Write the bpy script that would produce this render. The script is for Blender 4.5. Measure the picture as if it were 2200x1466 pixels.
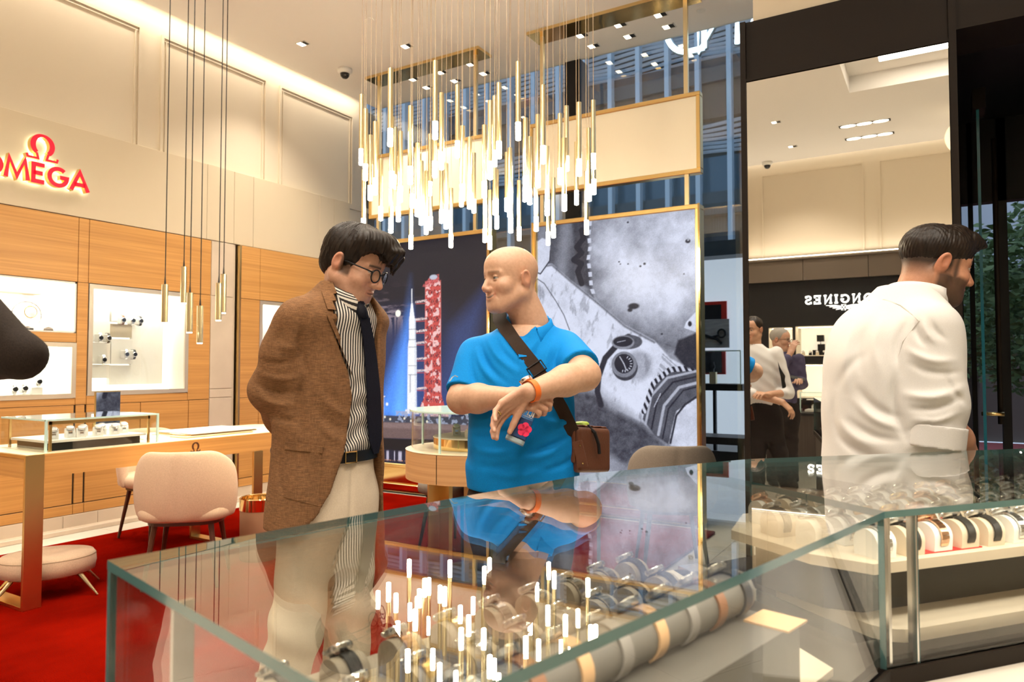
import bpy, bmesh, math, random
import numpy as np
from mathutils import Vector, Matrix

# ------------------------------------------------------------------ clear, camera, world, exposure
for _o in list(bpy.data.objects):
    bpy.data.objects.remove(_o)
SC = bpy.context.scene
COL = SC.collection
PI = math.pi
FPX, YAW, PITCH, EYE = 1540.0, math.radians(31.0), math.atan(57 / 1540.0), 1.3

_cam = bpy.data.cameras.new('camera')
_cam.sensor_width = 36.0
_cam.lens = 36.0 * FPX / 2200.0
_cam.clip_start = 0.02
_cam.dof.use_dof = True
_cam.dof.focus_distance = 2.6
_cam.dof.aperture_fstop = 5.0
CAM = bpy.data.objects.new('camera', _cam)
COL.objects.link(CAM)
CAM.location = (0, 0, EYE)
CAM.rotation_euler = (PI / 2 + PITCH, 0, YAW)
SC.camera = CAM

_w = bpy.data.worlds.new('world')
SC.world = _w
_w.use_nodes = True
_w.node_tree.nodes['Background'].inputs[0].default_value = (0.60, 0.76, 1.0, 1)
_w.node_tree.nodes['Background'].inputs[1].default_value = .85

SC.view_settings.view_transform = 'Standard'
SC.view_settings.look = 'None'
SC.view_settings.exposure = 0.30
SC.view_settings.gamma = 1.0
SC.view_settings.use_curve_mapping = False
SC.cycles.max_bounces = 8
SC.cycles.transparent_max_bounces = 20
SC.cycles.glossy_bounces = 5
SC.cycles.diffuse_bounces = 3
SC.cycles.caustics_reflective = False
SC.cycles.caustics_refractive = False
SC.cycles.sample_clamp_indirect = 6.0
SC.cycles.use_denoising = True
SC.cycles.use_adaptive_sampling = True
SC.cycles.adaptive_threshold = 0.06
SC.cycles.adaptive_min_samples = 16

WARM = (1.0, 0.895, 0.75)
CEIL = 4.45

def area_light(name, loc, rot, sx, sy, energy, color=WARM, spread=None):
    l = bpy.data.lights.new(name, 'AREA')
    l.shape = 'RECTANGLE'; l.size = sx; l.size_y = sy
    l.energy = energy; l.color = color
    if spread: l.spread = spread
    o = bpy.data.objects.new(name, l); COL.objects.link(o)
    o.location = loc; o.rotation_euler = rot
    return o

# linear cove lamps of the shop: tucked above the ceiling edge, shining onto the upper walls
area_light('cove_lamp_left', (-5.885, 0.9, 4.56), (0, math.radians(-8), 0), 0.05, 11.0, 46)
area_light('cove_lamp_rear', (-1.5, -4.65, 4.56), (math.radians(8), 0, 0), 9.0, 0.05, 40)

# ------------------------------------------------------------------ helpers
def cam_ground(xc, zc):
    "ground position from metres right of and in front of the photographer"
    c, s = math.cos(YAW), math.sin(YAW)
    return (xc * c - zc * s, xc * s + zc * c)

FRAME = {}

def _local(v, parent):
    v = np.asarray(v, dtype=np.float64).reshape(-1, 3)
    fr = FRAME.get(parent.name) if parent is not None else None
    if fr is None:
        return v
    (lx, ly, lz), rz = fr
    v = v - np.array([lx, ly, lz])
    c, s = math.cos(-rz), math.sin(-rz)
    return np.stack([v[:, 0] * c - v[:, 1] * s, v[:, 0] * s + v[:, 1] * c, v[:, 2]], 1)

def setp(o, label=None, cat=None, group=None, kind=None):
    if label: o['label'] = label
    if cat: o['category'] = cat
    if group: o['group'] = group
    if kind: o['kind'] = kind
    return o

def thing(name, label, cat, loc=(0, 0, 0), rz=0.0, group=None):
    o = bpy.data.objects.new(name, None)
    o.empty_display_size = 0.05
    COL.objects.link(o)
    o.location = loc; o.rotation_euler = (0, 0, rz)
    setp(o, label, cat, group)
    FRAME[o.name] = (tuple(loc), rz)
    return o

def mesh_obj(name, verts, faces, mats, parent=None, smooth=False, midx=None, col=None, autos=None):
    "verts are in world coordinates; they are brought into the parent's frame"
    me = bpy.data.meshes.new(name)
    v = _local(verts, parent)
    if isinstance(faces, np.ndarray):
        nv, nf = len(v), len(faces)
        k = faces.shape[1]
        me.vertices.add(nv); me.vertices.foreach_set('co', v.astype(np.float32).ravel())
        me.loops.add(nf * k); me.loops.foreach_set('vertex_index', faces.astype(np.int32).ravel())
        me.polygons.add(nf)
        me.polygons.foreach_set('loop_start', np.arange(0, nf * k, k, dtype=np.int32))
        me.update(calc_edges=True)
    else:
        me.from_pydata([tuple(p) for p in v], [], faces)
        me.update()
    if not isinstance(mats, (list, tuple)): mats = [mats]
    for m in mats: me.materials.append(m)
    if midx is not None:
        me.polygons.foreach_set('material_index', np.asarray(midx, dtype=np.int32))
    if smooth:
        me.polygons.foreach_set('use_smooth', np.ones(len(me.polygons), dtype=bool))
    if col is not None:
        ca = me.color_attributes.new('Col', 'FLOAT_COLOR', 'POINT')
        c = np.ones((len(v), 4), dtype=np.float32); c[:, :3] = col
        ca.data.foreach_set('color', c.ravel())
    o = bpy.data.objects.new(name, me)
    COL.objects.link(o)
    if parent is not None:
        o.parent = parent
        if parent.name in FRAME: FRAME[o.name] = FRAME[parent.name]
    if autos: sharp(o, autos)
    return o

def sharp(o, deg):
    me = o.data
    me.polygons.foreach_set('use_smooth', np.ones(len(me.polygons), dtype=bool))
    try:
        me.set_sharp_from_angle(angle=math.radians(deg))
    except Exception:
        pass

class MB:
    "collects simple solids and builds them as one mesh object"
    def __init__(s): s.v = []; s.f = []; s.m = []; s.mi = 0
    def add(s, verts, faces):
        n = len(s.v); s.v.extend([tuple(map(float, p)) for p in verts])
        s.f.extend([tuple(i + n for i in f) for f in faces]); s.m.extend([s.mi] * len(faces)); return s
    def box(s, a, b, bev=0.0):
        (x0, y0, z0), (x1, y1, z1) = [min(p, q) for p, q in zip(a, b)], [max(p, q) for p, q in zip(a, b)]
        if bev <= 0:
            s.add([(x0,y0,z0),(x1,y0,z0),(x1,y1,z0),(x0,y1,z0),(x0,y0,z1),(x1,y0,z1),(x1,y1,z1),(x0,y1,z1)],
                  [(3,2,1,0),(4,5,6,7),(0,1,5,4),(1,2,6,5),(2,3,7,6),(3,0,4,7)])
        else:
            e = min(bev, (x1-x0)/2.01, (y1-y0)/2.01, (z1-z0)/2.01)
            P = []
            for (x, sx) in ((x0, 1), (x1, -1)):
                for (y, sy) in ((y0, 1), (y1, -1)):
                    for (z, sz) in ((z0, 1), (z1, -1)):
                        P += [(x, y+sy*e, z+sz*e), (x+sx*e, y, z+sz*e), (x+sx*e, y+sy*e, z)]
            bm = bmesh.new(); vs = [bm.verts.new(p) for p in P]
            r = bmesh.ops.convex_hull(bm, input=vs)
            bm.verts.index_update()
            s.add([v.co[:] for v in bm.verts], [[v.index for v in f.verts] for f in bm.faces]); bm.free()
        return s
    def obox(s, c, ux, hx, hy, z0, z1):
        "box turned in plan: centre c, unit direction ux, half sizes"
        c = np.array(c[:2]); ux = np.array(ux[:2]) / np.linalg.norm(ux[:2]); uy = np.array([-ux[1], ux[0]])
        q = [c - ux*hx - uy*hy, c + ux*hx - uy*hy, c + ux*hx + uy*hy, c - ux*hx + uy*hy]
        return s.prism(q, z0, z1)
    def prism(s, poly, z0, z1):
        n = len(poly)
        a = sum(poly[i][0]*poly[(i+1) % n][1] - poly[(i+1) % n][0]*poly[i][1] for i in range(n))
        if a < 0: poly = list(poly)[::-1]
        s.add([(p[0], p[1], z0) for p in poly] + [(p[0], p[1], z1) for p in poly],
              [tuple(range(n))[::-1], tuple(range(n, 2*n))] + [(i, (i+1) % n, n+(i+1) % n, n+i) for i in range(n)])
        return s
    def tube(s, pts, r, n=8, cap=True, flat=1.0):
        pts = [Vector(p) for p in pts]
        rr = r if isinstance(r, (list, tuple)) else [r]*len(pts)
        t0 = (pts[1]-pts[0]).normalized()
        up = Vector((0, 0, 1)) if abs(t0.z) < 0.9 else Vector((1, 0, 0))
        nrm = t0.cross(up).normalized()
        V = []; F = []
        for i, p in enumerate(pts):
            t = (pts[min(i+1, len(pts)-1)] - pts[max(i-1, 0)]).normalized()
            nrm = (nrm - t*nrm.dot(t)).normalized(); b = t.cross(nrm)
            for k in range(n):
                a = 2*PI*k/n
                V.append(p + (nrm*math.cos(a) + b*math.sin(a)*flat)*rr[i])
        for i in range(len(pts)-1):
            for k in range(n):
                F.append((i*n+k, i*n+(k+1) % n, (i+1)*n+(k+1) % n, (i+1)*n+k))
        if cap:
            F.append(tuple(range(n))[::-1]); F.append(tuple(range((len(pts)-1)*n, len(pts)*n)))
        return s.add(V, F)
    def lathe(s, prof, c=(0, 0, 0), n=24, ax=None, closed=False):
        "prof: list of (radius, height)"
        V = []; F = []; m = len(prof)
        for (r, h) in prof:
            for k in range(n):
                a = 2*PI*k/n; V.append((r*math.cos(a), r*math.sin(a), h))
        for i in range(m if closed else m-1):
            j = (i+1) % m
            for k in range(n):
                F.append((i*n+k, i*n+(k+1) % n, j*n+(k+1) % n, j*n+k))
        if not closed:
            if prof[0][0] > 1e-6: F.append(tuple(range(n))[::-1])
            if prof[-1][0] > 1e-6: F.append(tuple(range((m-1)*n, m*n)))
        if ax is not None:
            q = Vector((0, 0, 1)).rotation_difference(Vector(ax).normalized())
            V = [q @ Vector(p) for p in V]
        return s.add([(p[0]+c[0], p[1]+c[1], p[2]+c[2]) for p in V], F)
    def grid(s, P):
        "P: rows of points -> quads"
        r, c = len(P), len(P[0])
        return s.add([p for row in P for p in row],
                     [(i*c+j, i*c+j+1, (i+1)*c+j+1, (i+1)*c+j) for i in range(r-1) for j in range(c-1)])
    def xf(s, M):
        s.v = [tuple(M @ Vector(p)) for p in s.v]; return s
    def build(s, name, mats, parent=None, smooth=False, autos=None):
        return mesh_obj(name, s.v, s.f, mats, parent, smooth, s.m if max(s.m, default=0) else None, None, autos)

def bx(name, a, b, mat, parent=None, bev=0.0):
    return MB().box(a, b, bev).build(name, mat, parent)

def structure(o, label=None, cat=None):
    return setp(o, label, cat, None, 'structure')

def copy_tree(root, loc, rz=0.0, label=None, group=None, mats=None):
    r = root.copy(); COL.objects.link(r)
    r.location = loc; r.rotation_euler = (0, 0, rz)
    if label: r['label'] = label
    if group: r['group'] = group
    def rec(src, dst):
        for ch in [c for c in src.children]:
            k = ch.copy(); COL.objects.link(k); k.parent = dst
            if mats and k.name.split('.')[0] in mats:
                k.material_slots[0].link = 'OBJECT'; k.material_slots[0].material = mats[k.name.split('.')[0]]
            rec(ch, k)
    rec(root, r)
    return r

ORD = ['first','second','third','fourth','fifth','sixth','seventh','eighth','ninth','tenth','eleventh','twelfth','thirteenth','fourteenth','fifteenth',
       'sixteenth','seventeenth','eighteenth','nineteenth','twentieth']
def ordinal(i):
    "0-based index to an ordinal word"
    if i < 20: return ORD[i]
    t = {2:'twenty',3:'thirty',4:'forty',5:'fifty',6:'sixty'}
    n = i + 1
    if n % 10 == 0: return {2:'twentieth',3:'thirtieth',4:'fortieth',5:'fiftieth',6:'sixtieth'}[n//10]
    return t[n//10] + '-' + ORD[n % 10 - 1]

# ------------------------------------------------------------------ materials (all node based)
MATS = {}
def mat(name, col=(0.8,0.8,0.8), rough=0.5, metal=0.0, emit=None, estr=0.0, noise=None, bump=None, spec=None, coat=0.0, sheen=0.0, attr=False, trans=0.0, sss=0.0):
    "noise=(scale, dark colour, detail, stretch xyz); bump=(scale, strength)"
    m = bpy.data.materials.new(name); m.use_nodes = True
    nt = m.node_tree; N = nt.nodes; L = nt.links
    b = N['Principled BSDF']
    b.inputs['Base Color'].default_value = (*col, 1)
    b.inputs['Roughness'].default_value = rough
    b.inputs['Metallic'].default_value = metal
    if spec is not None: b.inputs['Specular IOR Level'].default_value = spec
    if coat: b.inputs['Coat Weight'].default_value = coat
    if sheen: b.inputs['Sheen Weight'].default_value = sheen
    if trans: b.inputs['Transmission Weight'].default_value = trans
    if sss:
        b.inputs['Subsurface Weight'].default_value = sss
        b.inputs['Subsurface Radius'].default_value = (0.012, 0.005, 0.003)
    if emit is not None:
        b.inputs['Emission Color'].default_value = (*emit, 1); b.inputs['Emission Strength'].default_value = estr
    tc = None
    if noise or bump:
        tc = N.new('ShaderNodeTexCoord')
    src = None
    if attr:
        a = N.new('ShaderNodeAttribute'); a.attribute_name = 'Col'; src = a.outputs['Color']
        L.new(src, b.inputs['Base Color'])
    if noise:
        sc, dark, det, st = noise
        mp = N.new('ShaderNodeMapping'); mp.inputs['Scale'].default_value = st
        L.new(tc.outputs['Object'], mp.inputs[0])
        nz = N.new('ShaderNodeTexNoise'); nz.inputs['Scale'].default_value = sc; nz.inputs['Detail'].default_value = det
        L.new(mp.outputs[0], nz.inputs['Vector'])
        cr = N.new('ShaderNodeValToRGB')
        cr.color_ramp.elements[0].position = 0.35; cr.color_ramp.elements[1].position = 0.68
        cr.color_ramp.elements[0].color = (*dark, 1); cr.color_ramp.elements[1].color = (*col, 1)
        L.new(nz.outputs[0], cr.inputs[0])
        if src is None:
            L.new(cr.outputs[0], b.inputs['Base Color'])
        else:
            mx = N.new('ShaderNodeMix'); mx.data_type = 'RGBA'; mx.blend_type = 'MULTIPLY'; mx.inputs[0].default_value = 1.0
            L.new(src, mx.inputs[6]); L.new(cr.outputs[0], mx.inputs[7]); L.new(mx.outputs[2], b.inputs['Base Color'])
    if bump:
        nb = N.new('ShaderNodeTexNoise'); nb.inputs['Scale'].default_value = bump[0]; nb.inputs['Detail'].default_value = 4
        L.new(tc.outputs['Object'], nb.inputs['Vector'])
        bp = N.new('ShaderNodeBump'); bp.inputs['Strength'].default_value = bump[1]; bp.inputs['Distance'].default_value = 0.01
        L.new(nb.outputs[0], bp.inputs['Height']); L.new(bp.outputs[0], b.inputs['Normal'])
    MATS[name] = m
    return m

def wood_mat(name, col, dark, axis='y', scale=1.0, rough=0.42):
    "fine straight grain running along the given axis"
    st = {'y': (60, 0.8, 60), 'h': (.9, .9, 60)}[axis]
    m = mat(name, col, rough, noise=(1.3*scale, dark, 6, st))
    N = m.node_tree.nodes; L = m.node_tree.links
    tc = [n for n in N if n.type == 'TEX_COORD'][0]
    mp = N.new('ShaderNodeMapping'); mp.inputs['Scale'].default_value = {'y': (14, .35, 14), 'h': (.4, .4, 14)}[axis]
    L.new(tc.outputs['Object'], mp.inputs[0])
    nz = N.new('ShaderNodeTexNoise'); nz.inputs['Scale'].default_value = 1.0; nz.inputs['Detail'].default_value = 3
    L.new(mp.outputs[0], nz.inputs[0])
    cr = [n for n in N if n.type == 'VALTORGB'][0]
    mx = N.new('ShaderNodeMix'); mx.data_type = 'RGBA'; mx.blend_type = 'MULTIPLY'; mx.inputs[0].default_value = 0.55
    r2 = N.new('ShaderNodeValToRGB'); r2.color_ramp.elements[0].position = .3; r2.color_ramp.elements[1].position = .7
    r2.color_ramp.elements[0].color = (.72, .66, .6, 1)
    L.new(nz.outputs[0], r2.inputs[0]); L.new(cr.outputs[0], mx.inputs[6]); L.new(r2.outputs[0], mx.inputs[7])
    L.new(mx.outputs[2], N['Principled BSDF'].inputs['Base Color'])
    return m

def glass_mat(name, tint=(0.97, 0.985, 0.98), f0=0.033, boost=1.0):
    "thin pane: clear transmission plus a mirror reflection that follows Schlick's law on either side"
    m = bpy.data.materials.new(name); m.use_nodes = True
    nt = m.node_tree; N = nt.nodes; L = nt.links
    N.remove(N['Principled BSDF'])
    g = N.new('ShaderNodeNewGeometry')
    d = N.new('ShaderNodeVectorMath'); d.operation = 'DOT_PRODUCT'
    L.new(g.outputs['Incoming'], d.inputs[0]); L.new(g.outputs['Normal'], d.inputs[1])
    a = N.new('ShaderNodeMath'); a.operation = 'ABSOLUTE'; L.new(d.outputs['Value'], a.inputs[0])
    o = N.new('ShaderNodeMath'); o.operation = 'SUBTRACT'; o.inputs[0].default_value = 1.0; o.use_clamp = True; L.new(a.outputs[0], o.inputs[1])
    p = N.new('ShaderNodeMath'); p.operation = 'POWER'; p.inputs[1].default_value = 5.0; L.new(o.outputs[0], p.inputs[0])
    q = N.new('ShaderNodeMath'); q.operation = 'MULTIPLY_ADD'; q.inputs[1].default_value = (1 - f0)*boost; q.inputs[2].default_value = f0; q.use_clamp = True
    L.new(p.outputs[0], q.inputs[0])
    t = N.new('ShaderNodeBsdfTransparent'); t.inputs[0].default_value = (*tint, 1)
    s = N.new('ShaderNodeBsdfGlossy'); s.inputs['Roughness'].default_value = 0.0; s.inputs[0].default_value = (1, 1, 1, 1)
    x = N.new('ShaderNodeMixShader')
    L.new(q.outputs[0], x.inputs[0]); L.new(t.outputs[0], x.inputs[1]); L.new(s.outputs[0], x.inputs[2])
    L.new(x.outputs[0], N['Material Output'].inputs[0])
    return m

def emit_attr_mat(name, strength):
    m = bpy.data.materials.new(name); m.use_nodes = True
    N = m.node_tree.nodes; L = m.node_tree.links
    b = N['Principled BSDF']; b.inputs['Base Color'].default_value = (.02, .02, .02, 1); b.inputs['Roughness'].default_value = .25
    a = N.new('ShaderNodeAttribute'); a.attribute_name = 'Col'
    b.inputs['Specular IOR Level'].default_value = .08; L.new(a.outputs['Color'], b.inputs['Emission Color']); b.inputs['Emission Strength'].default_value = strength
    m.cycles.emission_sampling = 'NONE'      # very many dim facets: found by the bounced rays instead
    return m

M_WALL = mat('cream_paint', (.74, .64, .49), .6, bump=(220, .05))
M_FASCIA = mat('cream_fascia', (.70, .59, .42), .55, bump=(220, .05))
M_CEIL = mat('ceiling_white', (.92, .89, .84), .8)
M_STONE = mat('beige_stone', (.74, .62, .48), .35, noise=(3, (.66, .55, .42), 4, (1, 1, 1)))
M_MARBLE = mat('floor_marble', (.86, .80, .70), .22, noise=(2.2, (.78, .71, .60), 5, (1, 1, 1)))
M_CARPET = mat('red_carpet', (.29, .006, .0015), 1.0, noise=(3.0, (.18, .0035, .001), 8, (1, .6, 1)), bump=(240, .9), spec=0.0)
M_OAK = wood_mat('oak_horizontal', (.76, .40, .125), (.64, .32, .09), 'h')
M_OAKD = wood_mat('oak_drum', (.64, .38, .17), (.52, .29, .12), 'h')
M_BRASS = mat('brushed_brass', (.78, .56, .24), .28, 1.0)
M_BRASSP = mat('polished_brass', (.86, .64, .30), .10, 1.0)
M_PALEBRASS = mat('pale_brass', (.80, .68, .42), .32, 1.0)
M_STEEL = mat('steel', (.72, .72, .72), .22, 1.0)
M_GOLD = mat('yellow_gold', (.90, .62, .22), .2, 1.0)
M_ROSE = mat('rose_gold', (.85, .50, .32), .2, 1.0)
M_BLACK = mat('black_satin', (.009, .009, .010), .45, spec=.3)
M_BRONZE = mat('dark_bronze', (.013, .008, .005), .55, 0, spec=.2)
M_DARKWOOD = mat('dark_stained_panel', (.042, .030, .024), .45, noise=(2, (.03, .02, .016), 4, (30, 30, .6)))
M_GAP = mat('shadow_gap_black', (.02, .014, .01), .7)
M_WHITE = mat('white_lacquer', (.86, .84, .78), .35)
M_CREAM = mat('cream_leather', (.82, .74, .60), .5)
M_UPH = mat('beige_upholstery', (.78, .57, .39), .85, noise=(160, (.70, .50, .33), 2, (1, 1, 1)), bump=(500, .25), sheen=.2)
M_TAUPE = mat('taupe_upholstery', (.20, .165, .135), .85, noise=(160, (.17, .14, .11), 2, (1, 1, 1)), bump=(500, .25))
M_WALNUT = mat('dark_walnut_leg', (.10, .035, .018), .35)
M_GLASS = glass_mat('clear_glass')
M_GLASSW = glass_mat('window_glass', (.92, .96, .97), .10)
M_GLASSTOP = glass_mat('counter_glass', (.95, .965, .95), .05, 1.15)
M_GEDGE = mat('glass_edge_teal', (.10, .23, .235), .12, spec=.8, coat=.5)
M_GEDGEL = mat('glass_edge_pale', (.55, .78, .74), .12, spec=.8)
M_LED = mat('lamp_white', (1, 1, 1), .5, emit=(1.0, .86, .62), estr=9.0)
M_LEDTIP = mat('acrylic_lamp_tip', (1, 1, 1), .5, emit=(1.0, .84, .58), estr=66.0)
M_NICHE = mat('backlit_white', (.9, .88, .82), .5, emit=(1.0, .93, .80), estr=1.25)
M_LEDN = mat('niche_led', (1, 1, 1), .5, emit=(1.0, .93, .80), estr=38.0)
M_NICHESIDE = mat('niche_lining', (.90, .87, .80), .5)
M_MIRROR = mat('mirror_silver', (.93, .93, .91), .0, 1.0)
M_BLUEGREY = mat('facade_bluegrey', (.16, .24, .31), .4)
# ================================================================== THE SETTING
WX = -5.97          # face of the fitted wall on the left
GY = 6.55           # shop window
RY = -4.60          # wall behind the photographer
MY = 3.50           # mirror clad column by the entrance
FLOOR = structure(bx('floor', (-6.4, -4.9, -0.15), (3.2, 9.5, -0.012), M_GAP))
_t = None
_tile_me = MB().box((0, 0, -0.012), (0.896, 0.896, 0.0))
for i in range(11):
    for j in range(13):
        x, y = -5.86 + i*0.9, -4.8 + j*0.9
        if x > -5.5 and x < -2.6 and 1.0 < y < 4.7: continue
        if _t is None:
            _t = _tile_me.build('tile', M_MARBLE, FLOOR); o = _t
        else:
            o = _t.copy(); COL.objects.link(o)
        o.location = (x, y, 0)

rug = bx('carpet', (-5.54, 0.95, 0.0), (-1.55, 5.67, 0.022), M_CARPET, None, 0.008)
setp(rug, 'large bright red carpet under desk, chairs and round display table', 'carpet')

# ------- ceiling with cove slots and a coffer
CE = structure(MB().box((-5.84, -1.00, CEIL), (3.2, GY + .02, CEIL + .05))
               .box((-5.84, -4.46, CEIL), (-0.90, -1.00, CEIL + .05)).box((2.44, -4.46, CEIL), (3.2, -1.00, CEIL + .05))
               .box((-0.90, -4.46, CEIL), (2.44, -2.0, CEIL + .05))
               .box((-6.4, -4.8, 4.64), (3.2, GY + .02, 4.72))
               .box((-0.90, -2.0, CEIL), (2.44, -1.96, 4.64)).box((-0.90, -1.96, CEIL), (-0.86, -1.04, 4.64)).box((-0.90, -1.04, CEIL), (2.44, -1.0, 4.64)).box((2.40, -1.96, CEIL), (2.44, -1.04, 4.64))
               .build('ceiling', M_CEIL))
area_light('coffer_lamp', (0.77, -1.5, 4.625), (0, 0, 0), 2.6, 0.30, 26)

# ------- left wall
WL = structure(MB().box((-6.12, RY, 3.2), (-6.02, GY, 4.64)).box((-6.42, RY, 0), (-6.32, GY, 3.2)).box((-6.32, RY, 3.18), (-5.975, GY, 3.238))
               .box((-6.32, RY, 0), (-5.99, 0.9, 3.18)).build('wall_left', M_WALL))
for (a, b) in ((2.30, 3.65), (3.84, 5.02), (5.19, 6.30)):
    for (p, q) in (((-6.02, a, 4.29), (-6.000, b, 4.315)), ((-6.02, a, 3.24), (-6.000, a + .022, 4.29)), ((-6.02, b - .022, 3.24), (-6.000, b, 4.29)),
                   ((-6.02, a + .03, 4.262), (-6.008, b - .03, 4.272)), ((-6.02, a + .045, 3.24), (-6.008, a + .055, 4.262)), ((-6.02, b - .055, 3.24), (-6.008, b - .045, 4.262))):
        bx('moulding', p, q, M_WALL, WL)
_ys = [0.9, 4.08, 4.306, 4.61, 4.84, 5.742, 5.965, 6.22]
for a, b in zip(_ys[:-1], _ys[1:]):
    bx('fascia_panel', (-6.0, a + .0015, 2.52), (WX, b - .0015, 3.24), M_FASCIA, WL, .002)
structure(bx('trim_1', (-6.3, 6.222, 0), (-5.985, GY - .012, 3.178), M_WALL))
BB = structure(MB().box((-6.0, .9, .04), (WX + .015, 6.2, .128), 0).build('baseboard_left', M_STONE))
for a, b in zip([.9, 2.0, 3.05, 3.32, 4.36, 4.61, 5.4], [2.0, 3.05, 3.32, 4.36, 4.61, 5.4, 6.2]):
    bx('stone_skirting', (-5.955, a + .002, .036), (-5.945, b - .002, .128), M_STONE, BB)
bx('plinth', (-6.0, .9, 0), (-5.86, 6.2, .036), M_STONE, BB, .003)

# ------- shop window on the street side
W1 = structure(MB().box((-5.99, GY - .06, 0), (-.86, GY + .06, .10)).build('window_1', M_BRONZE))
_mx = [-6.06, -3.20, -0.92]
for a in _mx:
    bx('mullion', (a - (.03 if a != -3.20 else .085), GY - .02, .1), (a + (.03 if a != -3.20 else .085), GY + .16, CEIL), M_BLACK, W1)
for a, b in zip(_mx[:-1], _mx[1:]):
    bx('pane', (a + .03, GY - .006, .1), (b - .03, GY + .006, CEIL), M_GLASSW, W1)

# ------- mirror clad column with bulkhead above and entrance beside it
CO = structure(MB().box((-.810, MY, 0), (.057, MY + .30, 2.965)).box((.057, MY, 2.72), (2.2, MY + .30, 2.965)).build('wall_right', M_BRONZE))
bx('mirror_pane', (-.784, MY - .008, .06), (.044, MY - .001, 2.668), M_MIRROR, CO)
bx('mirror_edge_trim', (-.810, MY - .016, 0), (-.785, MY, 2.965), M_BRONZE, CO)
bx('mirror_edge_trim', (.047, MY - .016, 0), (.074, MY, 2.965), M_BRONZE, CO)
bx('mirror_edge_trim', (-.785, MY - .014, 2.672), (.047, MY, 2.684), M_BRONZE, CO)
structure(bx('trim_2', (-.755, MY + .02, 2.965), (3.2, MY + .28, CEIL), M_WALL))
structure(MB().box((2.2, MY, 0), (3.2, MY + .3, 2.965)).build('trim_3', M_BRONZE))
structure(MB().box((-.02, MY + .3, 0), (.04, GY, 3.0)).box((-.86, GY - .1, 0), (.06, GY + .1, CEIL)).box((1.7, MY + .3, 0), (1.8, GY, 3.0)).box((-.02, MY + .3, 2.80), (1.8, GY, 2.95)).build('wall_vestibule', M_BLACK))
structure(MB().box((3.1, RY, 0), (3.2, MY, 4.64)).build('wall_far_right', M_WALL))

# ------- wall behind the photographer (seen in the mirror): a black fitted watch wall under a lit cornice
WR = structure(MB().box((-6.1, RY - .5, 2.98), (3.2, RY - .05, 4.64)).box((-6.1, RY - .62, 0), (3.2, RY - .5, 4.64)).build('wall_rear', M_WALL))
for (a, b) in ((-4.4, -2.60), (-2.40, -.95), (-.75, 0.75), (.95, 2.6)):
    for (p, q) in (((a, RY - .05, 4.30), (b, RY - .03, 4.325)), ((a, RY - .05, 2.98), (a + .022, RY - .03, 4.30)), ((b - .022, RY - .05, 2.98), (b, RY - .03, 4.30))):
        bx('moulding', p, q, M_WALL, WR)
M_BAND = mat('taupe_band', (.13, .10, .075), .45)
for a, b in zip([-6, -3.4, -1.79, -.9, .6], [-3.4, -1.79, -.9, .6, 3.1]):
    bx('cornice_panel', (a + .003, RY - .3, 2.62), (b - .003, RY + .06, 2.94), M_BAND, WR, .003)
bx('cornice_cap', (-6, RY - .3, 2.94), (3.1, RY + .09, 2.962), M_BAND, WR)
area_light('cornice_lamp', (-1.5, RY + .05, 2.99), (math.radians(160), 0, 0), 9.0, .04, 22)

# ------- ceiling fittings
_dl = MB(); _dl.box((-.075, -.055, -.006), (.075, .055, 0))
def downlight(x, y, label, energy=0, rz=0.0, aim=None, size=110):
    t = thing('downlight', label, 'downlight', (x, y, CEIL), rz, 'recessed downlights')
    w = FRAME[t.name]
    m = MB()
    for a, b in (((-.06, -.045), (.06, -.038)), ((-.06, .038), (.06, .045)), ((-.06, -.045), (-.052, .045)), ((.052, -.045), (.06, .045))):
        m.box((a[0], a[1], -.006), (b[0], b[1], 0))
    o = m.build('trim_ring', M_WHITE); o.parent = t
    o = MB().box((-.052, -.038, -.003), (0.0, .038, -.001)).build('reflector', M_LED); o.parent = t
    o = MB().box((0.0, -.038, -.003), (.052, .038, -.001)).build('recess', M_BLACK); o.parent = t
    if energy:
        l = bpy.data.lights.new('downlight_bulb', 'SPOT'); l.energy = energy; l.color = WARM
        l.spot_size = math.radians(size); l.spot_blend = .8; l.shadow_soft_size = .06
        k = bpy.data.objects.new('downlight_bulb', l); COL.objects.link(k)
        k.parent = t; k.location = (0, 0, -.03)
        if aim is not None:  # aim is given for the added fill spots only
            k.rotation_euler = (Vector(aim) - Vector((x, y, CEIL - .03))).to_track_quat('-Z', 'Y').to_euler(); l.shadow_soft_size = .12; l.spot_blend = 1.0
_vis = [(-5.27, 4.83), (-4.44, 5.39), (-4.89, 6.06), (-4.90, 6.32), (-4.52, 6.07), (-4.52, 6.33), (-4.13, 6.06), (-4.14, 6.33),
        (-2.87, 6.07), (-2.87, 6.33), (-2.48, 6.06), (-2.49, 6.32), (-2.10, 6.07), (-2.11, 6.32)]
_lab = ['small recessed downlight in ceiling near the left cove, beside the dome camera', 'single recessed downlight in ceiling left of the brass ceiling plates',
        'front left one of six downlights beyond the left brass ceiling plate', 'rear left one of six downlights beyond the left brass ceiling plate',
        'front middle one of six downlights beyond the left brass ceiling plate', 'rear middle one of six downlights beyond the left brass ceiling plate',
        'front right one of six downlights beyond the left brass ceiling plate', 'rear right one of six downlights beyond the left brass ceiling plate',
        'front left one of six downlights beyond the right brass ceiling plate', 'rear left one of six downlights beyond the right brass ceiling plate',
        'front middle one of six downlights beyond the right brass ceiling plate', 'rear middle one of six downlights beyond the right brass ceiling plate',
        'front right one of six downlights beyond the right brass ceiling plate', 'rear right one of six downlights beyond the right brass ceiling plate']
for (x, y), lb in zip(_vis, _lab):
    downlight(x, y, lb, 120 if y < 6 else 0)
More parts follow.
